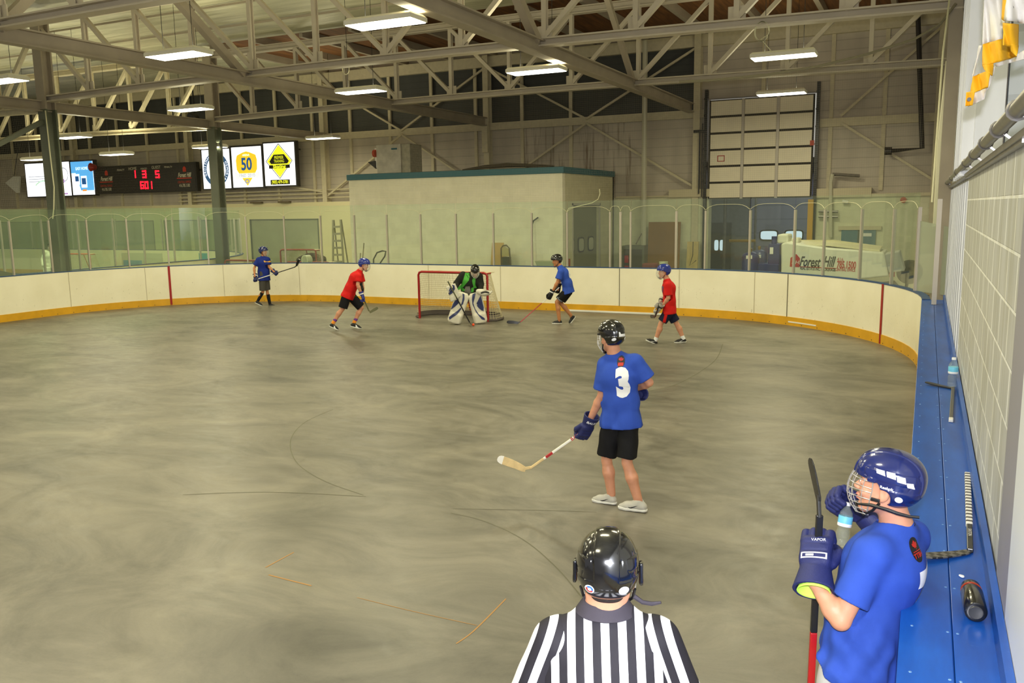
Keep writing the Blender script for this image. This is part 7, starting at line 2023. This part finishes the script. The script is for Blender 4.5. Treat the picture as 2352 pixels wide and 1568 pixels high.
# ---- red shirt skating right, left of the goal
g, PB, J, s = far_person('stooping player in red shirt and black shorts left of the goal', (-12.45, 16.55), dict(
    head=A(1785, 415), neck=A(1730, 492), chest=A(1672, 590), waist=A(1600, 735), pelvis=A(1570, 815), shL=A(1735, 560, 0.16), shR=A(1708, 575, -0.17), elR=A(1700, 690, -0.22), wrR=A(1742, 790, -0.2), elL=A(1762, 700, 0.15), wrL=A(1770, 800, 0.05),
    hipL=A(1600, 840, 0.08), hipR=A(1545, 840, -0.08), knL=A(1752, 1005, 0.08), knR=A(1488, 1020, -0.08), anL=A(1655, 1195, 0.08), anR=A(1368, 1200, -0.05), toeL=A(1752, 1305, 0.02), heelL=A(1592, 1262, 0.08), toeR=A(1412, 1312, -0.1), heelR=A(1300, 1258, -0.05)),
    (0.95, -0.1, -0.2), (0.95, -0.25, -0.25), SKIN, M_redj, M_blks, M_hroyal, hu=(0.25, 0, 1), fit=1.10, leg=0.92, sleeve=0.62, res=0.010, rb=1.08)
for q in 'LR':
    sock(PB, J['an'+q], J['kn'+q], 0.03, 0.09, mat('purple_sock', (112, 60, 150), 0.8), 'sock_top', 0.046, 0.05)
    sock(PB, J['an'+q], J['kn'+q], -0.05, 0.03, mat('orange_sock', (240, 150, 40), 0.8), 'sock_foot', 0.044, 0.046)
for sh_ in [c for c in PB.children if c.name.startswith('shoe')]:
    fl = Flat((0.2, 0.05, 0.05), (0, 1, 0), (0, 0, 1), 0); fl.poly([(-0.03, 0.03), (0.0, 0.03), (0.03, 0.0), (0.08, -0.02), (0.1, -0.03), (0.03, -0.022), (-0.02, -0.022), (0.0, 0.0)]); loc_deco(fl, 'shoe_flash', M_num, sh_, sh_.matrix_basis.copy(), 0.002)
b0, b1, b2 = g.J(*A(1745, 800, -0.1)), g.J(*A(1868, 1080, -0.3)), g.J(*A(1992, 1025, -0.35))
M_drabstick = mat('drab_stick', (92, 92, 62), 0.5)
stick('short drab stick held low by the stooping red player', b0, b1, b2, M_drabstick, M_drabstick, bh=0.07)
M_gblue = mat('blue_glove_nylon', (44, 52, 136), 0.6)
add_glove(PB, g.J(*A(1766, 862, -0.2)), unit(b1-b0), unit(V3([0, 0, -1.0])+J['f']*0.3), M_gblue, 0, cuff=M_num)
add_glove(PB, g.J(*A(1752, 730, 0.05)), unit(b1-b0), unit(V3([0, 0, -1.0])+J['f']*0.3), M_gblack, 0)
fl = Flat(J['chest']-J['f']*0.3, unit(np.cross(V3([0, 0, 1.0]), -J['f'])), unit(J['neck']-J['pelvis']), 0); fl.text('7', 0.0, -0.03, 0.3, bold=0.015); fl.build('jersey_number', M_num, PB, target=s, off=0.004, maxe=0.03)
fl = Flat(g.J(*A(1660, 862, -0.4)), g.r, (0, 0, 1), 0); fl.poly([(-0.16, 0.03), (0.16, -0.03), (0.16, -0.045), (-0.16, 0.018)])
fl.build('green_piping', mat('green_piping', (50, 160, 60), 0.6), PB, target=[c for c in PB.children if c.name.startswith('shorts')][0], off=0.004, maxe=0.03)
# ---- blue number 6, right of the goal
Dp = lambda px, py, dd=0.0: (920+px/5.345, 570+py/5.345, dd)
g, PD, J, s = far_person('player in royal blue shirt with white number bending towards his stick, right of the goal', (-7.95, 19.25), dict(
    head=Dp(1918, 158), neck=Dp(1955, 222), chest=Dp(2005, 310), waist=Dp(2045, 430), pelvis=Dp(2055, 500), shL=Dp(1968, 290, -0.17), shR=Dp(1990, 270, 0.17), elL=Dp(1925, 420, -0.2), wrL=Dp(1872, 520, -0.15), elR=Dp(1945, 420, 0.2), wrR=Dp(1935, 500, 0.12),
    hipL=Dp(2040, 535, -0.07), hipR=Dp(2060, 535, 0.07), knL=Dp(1918, 660, -0.07), knR=Dp(1960, 668, 0.07), anR=Dp(2092, 822, 0.1), anL=Dp(1948, 870, -0.05), toeL=Dp(1858, 928, -0.08), heelL=Dp(1984, 925, -0.02), toeR=Dp(2078, 935, 0.05), heelR=Dp(2150, 840, 0.1)),
    (-0.93, 0.1, -0.1), (-0.95, -0.25, -0.15), SKIN_M, M_royal, M_blks, M_hblack, hu=(-0.15, 0, 1), leg=0.80, res=0.010, sleeve=0.68, cage=None)
b0, b1, b2 = g.J(*Dp(1950, 480, 0.1)), g.J(*Dp(1450, 958, -0.1)), g.J(*Dp(1303, 950, -0.12))
stick('red and black stick reaching to the floor from the player right of the goal', b0, b1, b2, M_stickwh, M_stickblk, lower=M_stickred, lower_frac=0.55, bh=0.08)
add_glove(PD, g.J(*Dp(1838, 578, -0.12)), unit(b1-b0), unit(V3([0, 0, -1.0])+J['f']*0.5), M_gblack, 0, cuff=M_num)
add_glove(PD, g.J(*Dp(1935, 500, 0.15)), unit(b1-b0), unit(V3([0, 0, -1.0])+J['f']*0.2), M_gblack, 0)
bkn = unit(-J['f']*0.8+V3([-g.h[0], -g.h[1], 0])*0.6)
fl = Flat(J['chest']+bkn*0.3, unit(np.cross(V3([0, 0, 1.0]), bkn)), (0, 0, 1), 0); fl.text('6', 0.06, -0.02, 0.32, wscale=0.8, bold=0.02); fl.build('jersey_number', M_num, PD, target=s, off=0.004, maxe=0.03)
M_greyp2 = cloth_mat('grey_short_panel', (120, 124, 134))
hs_ = [c for c in PD.children if c.name.startswith('shorts')][0]
kq = J['knL']+(J['hipL']-J['knL'])*0.28
fl = Flat(kq-g.h*0.3, g.r, (0, 0, 1), 0); fl.poly([(-0.12, -0.02), (0.02, -0.09), (0.08, -0.05), (-0.02, 0.02), (-0.06, 0.12), (-0.1, 0.12)]); fl.build('grey_panel', M_greyp2, PD, target=hs_, off=0.004, maxe=0.03)
# ---- red shirt walking left, right side
Ep = lambda px, py, dd=0.0: (1420+px/6.27, 570+py/6.27, dd)
g, PE, J, s = far_person('player in red shirt and navy shorts striding left on the right side', (-4.75, 17.1), dict(
    head=Ep(655, 345), neck=Ep(700, 455), chest=Ep(728, 570), waist=Ep(738, 760), pelvis=Ep(735, 870), shL=Ep(712, 535, -0.17), shR=Ep(735, 525, 0.17), elL=Ep(722, 715, -0.2), wrL=Ep(632, 845, -0.1), elR=Ep(690, 690, 0.2), wrR=Ep(640, 790, 0.08),
    hipL=Ep(725, 920, -0.08), hipR=Ep(745, 920, 0.08), knL=Ep(612, 1085, -0.08), knR=Ep(840, 1085, 0.08), anL=Ep(545, 1300, -0.05), anR=Ep(928, 1280, 0.08), toeL=Ep(402, 1330, -0.05), heelL=Ep(556, 1394, -0.05), toeR=Ep(818, 1365, 0.08), heelR=Ep(984, 1352, 0.08)),
    (-0.98, -0.05), (-0.97, -0.22, -0.05), SKIN, M_redj, M_navys, M_hroyal, res=0.010, leg=0.80, sleeve=0.80)
for q in 'LR': sock(PE, J['an'+q], J['kn'+q], -0.05, 0.035, M_num, 'sock', 0.043, 0.045)
for sh_ in [c for c in PE.children if c.name.startswith('shoe')]:
    for sd_ in (-1,):
        fl = Flat((-0.2, 0.03, 0.05), (0, -1, 0), (0, 0, 1), 0); fl.poly([(0.055, 0.014), (0.015, -0.008), (-0.02, -0.02), (-0.038, -0.012), (-0.02, -0.010), (0.0, 0.0)]); loc_deco(fl, 'side_mark', M_num, sh_, sh_.matrix_basis.copy(), 0.002)
M_gsil = mat('silver_grey_glove', (176, 172, 164), 0.5)
b0, b1 = g.J(*Ep(600, 780, 0.0)), g.J(*Ep(525, 1005, -0.7)); b2 = b1+np.array(g.dir(-0.2, -0.9, 0.1))*0.26
stick('dark stick pointing at the camera, held by the striding red player', b0, b1, b2, M_stickblk, M_stickblk, bh=0.07)
add_glove(PE, g.J(*Ep(580, 880, -0.14)), unit(b1-b0), unit(J['wrL']-J['elL']), M_gsil, 0, cuff=M_gblack)
add_glove(PE, g.J(*Ep(592, 800, 0.02)), unit(b1-b0), unit(J['wrR']-J['elR']), M_gsil, 0, cuff=M_gblack)
sh0 = [c for c in PE.children if c.name.startswith('shorts')][0]
fl = Flat(J['hipL']+(J['knL']-J['hipL'])*0.42-g.h*0.4, g.r, (0, 0, 1), 0); fl.poly([(-0.07, -0.17), (-0.01, -0.17), (0.07, 0.17), (0.01, 0.17)]); fl.build('red_side_stripe', M_redj, PE, target=sh0, off=0.004, maxe=0.03)
fl = Flat(J['chest']+J['f']*0.3-V3([0, 0, 0.03]), unit(np.cross(V3([0, 0, 1.0]), J['f'])), (0, 0, 1), 0); fl.text('17', 0.06, 0, 0.16, bold=0.01); fl.build('chest_print', mat('blue_grey_print', (90, 80, 120), 0.6), PE, target=s, off=0.004, maxe=0.03)
# ---- goaltender
Cp = lambda px, py, dd=0.0: (920+px/5.345, 570+py/5.345, dd)
M_gjack = cloth_mat('black_goalie_jacket', (34, 36, 32)); M_green = mat('green_jacket_panel', (70, 160, 54), 0.7); M_gpant = cloth_mat('black_goalie_pants', (26, 26, 26))
g, PC, J, s = far_person('goaltender in black and green jacket with white and navy leg pads, head bowed', (-10.3, 18.45), dict(
    head=Cp(915, 285, -0.12), neck=Cp(880, 315, 0.0), chest=Cp(860, 400, 0.0), waist=Cp(850, 510, 0.05), pelvis=Cp(845, 570, 0.1), shL=Cp(965, 345, -0.02), shR=Cp(765, 330, 0.0), elL=Cp(985, 440, -0.02), wrL=Cp(985, 520, -0.22), elR=Cp(690, 430, 0.0), wrR=Cp(665, 520, -0.2),
    hipL=Cp(890, 585, 0.1), hipR=Cp(800, 585, 0.1), knL=Cp(935, 690, -0.12), knR=Cp(745, 700, -0.12), anL=Cp(965, 870, 0.0), anR=Cp(690, 880, 0.0), toeL=Cp(975, 925, -0.22), heelL=Cp(965, 905, 0.02), toeR=Cp(665, 925, -0.22), heelR=Cp(700, 905, 0.02)),
    (0.0, -1.0, -0.25), (0.05, -0.88, -0.62), SKIN_T, M_gjack, M_gpant, M_hblack, hu=(0.0, -0.5, 0.8), fit=1.22, lng=True, res=0.010, leg=0.9, hem=0.04, cr=0.0032)
front = V3([-g.h[0], -g.h[1], 0.0])
# green jacket panels
for pts in ([(800, 295), (845, 300), (850, 350), (840, 400), (800, 450), (760, 500), (740, 520), (735, 500), (790, 440), (822, 370)],
            [(975, 335), (925, 370), (905, 410), (920, 460), (940, 500), (900, 500), (885, 440), (880, 400), (900, 360)],
            [(740, 530), (762, 500), (800, 520), (770, 545)], [(870, 500), (905, 480), (900, 545), (868, 555)]):
    q = [g.J(*Cp(a, b, -0.35)) for a, b in pts]; o0 = q[0]
    fl = Flat(o0, g.r, (0, 0, 1), 0); fl.poly([(float((p_-o0)@g.r), float(p_[2]-o0[2])) for p_ in q]); fl.build('green_panel', M_green, PC, target=s, off=0.006, maxe=0.03)
q = [g.J(*Cp(a, b, -0.35)) for a, b in ((800, 480), (850, 475), (870, 570), (840, 575), (780, 545))]; o0 = q[0]
fl = Flat(o0, g.r, (0, 0, 1), 0); fl.poly([(float((p_-o0)@g.r), float(p_[2]-o0[2])) for p_ in q]); fl.build('grey_panel', cloth_mat('grey_jacket_panel', (110, 108, 104)), PC, target=s, off=0.006, maxe=0.03)
M_padw = mat('white_pad_leather', (214, 210, 196), 0.5, noise=0.08, nscale=10); M_padn = mat('navy_pad_leather', (38, 48, 100), 0.5)
def leg_pad(top, bot, w0, w1, lean, quads, label):
    """top/bottom centres of the pad front"""
    d = unit(top-bot); x = unit(g.r-d*(g.r@d)); z = np.cross(x, d)
    if z@front < 0: z = -z
    L = np.linalg.norm(top-bot); c = (top+bot)/2
    lo = np.minimum(top, bot)-0.3; F = Field(lo, np.maximum(top, bot)+0.3, 0.011)
    F.box(c, (w0/2, L/2, 0.07), [x, d, z], rd=0.05, k=0)
    F.box(top-d*0.10-x*0.0, (w0*0.46, 0.14, 0.075), [x, d, z], rd=0.05, k=0.03)
    F.box(bot+d*0.10+z*0.03, (w1/2, 0.13, 0.09), [x, d, z], rd=0.05, k=0.05)
    for s_ in (-1, 1): F.cone(bot+x*s_*w1*0.42+d*0.05+z*0.04, top+x*s_*w0*0.42-d*0.05+z*0.04, 0.045, 0.045, k=0.03)
    F.cut(V3([0, 0, 0.02]), (0, 0, -1))
    o = F.mesh('leg_pad', M_padw, PC)
    for pts in quads:
        qs = [g.J(*Cp(a, b, -0.5)) for a, b in pts]; o0 = qs[0]
        fl = Flat(o0, g.r, (0, 0, 1), 0); fl.poly([(float((p_-o0)@g.r), float(p_[2]-o0[2])) for p_ in qs]); fl.build('navy_stripe', M_padn, o, target=o, off=0.006, maxe=0.03)
    return o
leg_pad(g.J(*Cp(768, 560, -0.18)), g.J(*Cp(655, 905, -0.18)), 0.30, 0.30, 0, ([(760, 565), (785, 575), (785, 640), (765, 700), (735, 730), (755, 670), (765, 610)], [(680, 640), (712, 600), (712, 690), (655, 740), (615, 770), (640, 700)], [(590, 860), (640, 820), (700, 780), (740, 740), (745, 760), (700, 820), (640, 860), (600, 890)]), None)
leg_pad(g.J(*Cp(912, 565, -0.18)), g.J(*Cp(985, 905, -0.18)), 0.30, 0.30, 0, ([(885, 575), (925, 560), (900, 620), (895, 690), (920, 760), (960, 820), (1035, 870), (1040, 895), (1000, 885), (930, 800), (885, 700), (878, 640)], [(985, 590), (1000, 640), (1025, 740), (1022, 790), (960, 730), (935, 690), (960, 640)], [(948, 700), (975, 730), (1010, 770), (1000, 780), (965, 750), (940, 720)]), None)
# blocker and catcher
bc = g.J(*Cp(648, 535, -0.3)); F = Field(bc-0.32, bc+0.32, 0.009)
bx = unit(g.r*0.86+V3([0, 0, 0.35])); by = unit(V3([0, 0, 1.0])-bx*bx[2]); bz = np.cross(bx, by)
F.box(bc, (0.125, 0.18, 0.03), [bx, by, bz], rd=0.02, k=0); F.box(bc-by*0.15-bx*0.05, (0.10, 0.06, 0.03), [bx, by, bz], rd=0.02, k=0.03)
blk = F.mesh('blocker', M_padw, PC, label='white blocker pad with navy stripes')
for pts in ([(622, 445), (660, 470), (668, 510), (640, 560), (590, 595), (568, 590), (620, 550), (645, 510), (640, 475)], [(615, 470), (632, 500), (600, 545), (590, 540)]):
    qs = [g.J(*Cp(a, b, -0.6)) for a, b in pts]; o0 = qs[0]
    fl = Flat(o0, g.r, (0, 0, 1), 0); fl.poly([(float((p_-o0)@g.r), float(p_[2]-o0[2])) for p_ in qs]); fl.build('navy_stripe', M_padn, blk, target=blk, off=0.006, maxe=0.03)
cc_ = g.J(*Cp(1035, 548, -0.3)); F = Field(cc_-0.32, cc_+0.32, 0.009)
F.ell(cc_, (0.15, 0.09, 0.075), [g.r, front, V3([0, 0, 1.0])], k=0); F.ell(cc_+front*0.06+V3([0, 0, 0.03]), (0.10, 0.07, 0.04), [g.r, front, V3([0, 0, 1.0])], op='s', k=0.02)
F.cone(cc_-g.r*0.16+V3([0, 0, 0.04]), cc_-g.r*0.06+V3([0, 0, 0.04]), 0.06, 0.06, k=0.03)
F.chain([cc_+g.r*0.02+front*0.06+V3([0, 0, -0.02]), cc_+g.r*0.12+front*0.04, cc_+g.r*0.16+V3([0, 0, 0.03])], [0.028, 0.03, 0.03], k=0.01)
ct = F.mesh('catching_glove', M_padw, PC, label='white and dark catching glove')
MB().tube([cc_+front*0.075+g.r*x_+V3([0, 0, 0.03*math.cos(x_*14)]) for x_ in [-0.1+0.02*i for i in range(11)]], 0.018, 8).build('dark_pocket_rim', M_gblack, ct, smooth=True)
b0, b1, b2 = g.J(*Cp(580, 405, -0.42)), g.J(*Cp(862, 935, -0.42)), g.J(*Cp(884, 945, -0.75))
stick('dark goalie stick held down in front of the goaltender', b0, b1, b2, M_drabstick, M_stickblk, lower=M_stickblk, lower_frac=0.6, bh=0.09)
bp_ = on_z(1087, 745.5, 0.035)
o = MB().lathe([(0.033*math.sin(math.pi*i/12)+1e-4, -0.033*math.cos(math.pi*i/12)) for i in range(13)], bp_, 20).build('hockey_ball', mat('orange_ball', (240, 84, 36), 0.5), None, smooth=True); tag(o, 'orange ball on the floor at the blade of the goalie stick', 'ball')

# ---- goaltender of the other rink, half hidden behind the nearer column
gx = on_z(122, 625, 0.3)
gp_ = on_y(119, 600, 23.0); g = Fig(gp_.x, 23.0)
PG = root('goaltender of the second rink standing behind the nearer dark column', g.g)
hh_ = {}
def wpt(r_, z_, a_=0.0): return g.g+g.r*r_+g.h*a_+V3([0, 0, z_])
J = dict(head=wpt(0, 1.55), neck=wpt(0, 1.38), chest=wpt(0, 1.2), waist=wpt(0, 1.0), pelvis=wpt(0, 0.85), shL=wpt(-0.2, 1.35), shR=wpt(0.2, 1.35), elL=wpt(-0.3, 1.08), elR=wpt(0.3, 1.08), wrL=wpt(-0.32, 0.85, -0.15), wrR=wpt(0.32, 0.85, -0.15), hipL=wpt(-0.1, 0.85), hipR=wpt(0.1, 0.85), knL=wpt(-0.18, 0.48), knR=wpt(0.18, 0.48), anL=wpt(-0.2, 0.1), anR=wpt(0.2, 0.1), f=g.h*-1.0, hf=g.h*-1.0, hu=V3([0, 0, 1.0]))
for q, s_ in (('L', -1), ('R', 1)): J['toe'+q] = wpt(s_*0.22, 0, -0.2); J['heel'+q] = wpt(s_*0.2, 0, 0.08)
body(PG, J, SKIN_T, 0.018); shirt(PG, J, cloth_mat('white_goalie_shirt', (210, 208, 190)), 0.016, fit=1.25, long_sleeve=True); shorts(PG, J, M_gpant, 0.016)
add_helmet(PG, J['head'], J['hf'], J['hu'], M_hblack, 0, M_cagew, 0.003)
for s_ in (-1, 1):
    F = Field(wpt(s_*0.19, 0.35)-0.5, wpt(s_*0.19, 0.35)+0.5, 0.018); F.box(wpt(s_*0.2, 0.40, -0.12), (0.14, 0.38, 0.07), [g.r, V3([0, 0, 1.0]), g.h], rd=0.05, k=0); F.cut(V3([0, 0, 0.02]), (0, 0, -1)); F.mesh('leg_pad', M_padw, PG)
for q in 'LR': add_shoe(PG, J['an'+q], J['toe'+q], J['heel'+q], M_gblack)

# ================================================================== THINGS ON THE BLUE LEDGE
LZ0 = 1.206
def lz(px, py, dz=0.0): p_ = on_z(px, py, LZ0+dz); return V3([p_.x, p_.y, LZ0+dz])
def ledge_stick(label, butt, heel, tip, grip_m, mid_m, blade_m, gl, sc=1.0):
    """stick lying flat on the ledge: blade flat, shaft along the wall"""
    r = empty('hockey_stick', tuple(heel)); tag(r, label, 'hockey stick')
    butt = Vector(butt); heel = Vector(heel); tip = Vector(tip); up = Vector((0, 0, 1)); z = Vector((0, 0, 0.012))
    d = (butt-heel).normalized()
    q = heel+(butt-heel)*(1-gl)
    MB().bar(heel+z+d*0.01, q+z, 0.027, 0.02).build('shaft', mid_m, r, bevel=0.004)
    MB().bar(q+z, butt+z, 0.031, 0.023).build('grip', grip_m, r, bevel=0.005)
    b = (tip-heel); L = b.length; b.normalize(); s_ = up.cross(b); 
    if s_.dot(d) < 0: s_ = -s_
    rings = []
    for t, lo_, hi_ in ((-0.02, -0.005, 0.03), (0.1, -0.014, 0.030), (0.3, -0.018, 0.034), (0.5, -0.020, 0.040), (0.7, -0.02, 0.044), (0.88, -0.016, 0.044), (0.97, -0.004, 0.036), (1.0, 0.01, 0.022)):
        c = heel+b*(t*L)+up*(0.004+0.014*t*t)
        rings.append([c+s_*lo_, c+s_*hi_, c+s_*hi_+up*0.008, c+s_*lo_+up*0.008])
    MB().loft(rings).build('blade', blade_m, r, bevel=0.002)
    return r, q, d
M_carbon = NT('checker_carbon_blade', 0.35)
chk = M_carbon.t.nodes.new('ShaderNodeTexChecker'); chk.inputs['Scale'].default_value = 38; chk.inputs['Color1'].default_value = srgb(40, 38, 36); chk.inputs['Color2'].default_value = srgb(96, 92, 86)
M_carbon.lk(M_carbon.mapping(M_carbon.obj, rot=(0, 0, 0.6)), chk.inputs['Vector']); M_carbon.color(chk.outputs['Color'])
RD = NT('white_ridged_grip', 0.7); RD.color(RD.mix(RD.math('LESS_THAN', RD.math('FRACT', RD.math('MULTIPLY', RD.sep(RD.obj)[1], 19.0)), 0.42), srgb(222, 220, 214), srgb(72, 68, 64))); RIDGE = RD.m
r1, q1, d1 = ledge_stick('black stick with white taped grip lying on the blue ledge beside the lower right player', lz(2222, 1092), lz(2228, 1272), lz(2120, 1290), RIDGE, M_stickblk, MATS['checker_carbon_blade'], 0.72)
fl = Flat(Vector(q1)-d1*0.10+Vector((0, 0, 0.0235)), (-d1.y*-1, d1.x*-1, 0), tuple(d1), 0.0); fl = Flat(Vector(q1)-d1*0.13+Vector((0, 0, 0.023)), tuple(-d1), tuple(Vector((0, 0, 1)).cross(-d1)), 0.001); fl.text('EASTON', 0, 0, 0.022, space=1.0, wscale=1.2); fl.build('shaft_lettering', M_grip, r1)
r2, q2, d2 = ledge_stick('short dark stick with white butt lying on the blue ledge beside the standing bottle', lz(2184, 970), lz(2189, 893), lz(2128, 882), M_grip, mat('dark_grey_shaft', (84, 80, 72), 0.4), M_stickblk, 0.06)
bottle('water_bottle', lz(2187, 888), (0, 0, 1), 1.22, 'clear water bottle with light blue label standing on the blue ledge by the wall')
# black flask lying on its side
fa, fb = lz(2236, 1345, 0.042), lz(2250, 1408, 0.042)
fr = empty('drink_flask', tuple(fa)); tag(fr, 'black drink flask lying on its side on the blue ledge against the wall', 'flask')
ax_ = unit(fa-fb); L_ = float(np.linalg.norm(fa-fb))*0.95
M_flask = mat('gloss_black_flask', (20, 20, 20), 0.2, coat=0.4)
fb = V3([fb[0]-0.012, fb[1], fb[2]]); MB().lathe([(0.0, 0.004), (0.030, 0.0), (0.038, 0.003), (0.041, 0.012), (0.041, L_*0.72), (0.036, L_*0.76), (0.036, L_*0.80)], fb, 32, tuple(ax_)).build('flask_body', M_flask, fr, smooth=True)
MB().lathe([(0.0, L_*1.0), (0.030, L_*0.99), (0.037, L_*0.95), (0.038, L_*0.81), (0.0, L_*0.80)][::-1], fb, 32, tuple(ax_)).build('cap', M_flask, fr, smooth=True)
MB().lathe([(0.0365, L_*0.80), (0.0395, L_*0.80), (0.0395, L_*0.825), (0.0365, L_*0.825)], fb, 32, tuple(ax_)).build('orange_ring', mat('dark_orange_ring', (150, 50, 24), 0.3), fr, smooth=True)
MB().lathe([(0.020, -0.002), (0.024, -0.003), (0.026, -0.001)], fb, 28, tuple(ax_)).build('base_ring', mat('dark_grey_ring', (60, 60, 60), 0.3), fr, smooth=True)
pp = lz(2210, 1324)
F = Field(pp-0.05, pp+0.05, 0.0025); F.ell(pp+V3([0, 0, 0.002]), (0.010, 0.016, 0.003), k=0); F.ell(pp+V3([-0.008, 0.004, 0.003]), (0.006, 0.008, 0.003), k=0.003); F.cut(pp+V3([0, 0, -0.001]), (0, 0, -1))
o = F.mesh('paper_scrap', M_num); tag(o, 'tiny white torn paper scrap on the blue ledge above the black flask', 'litter')
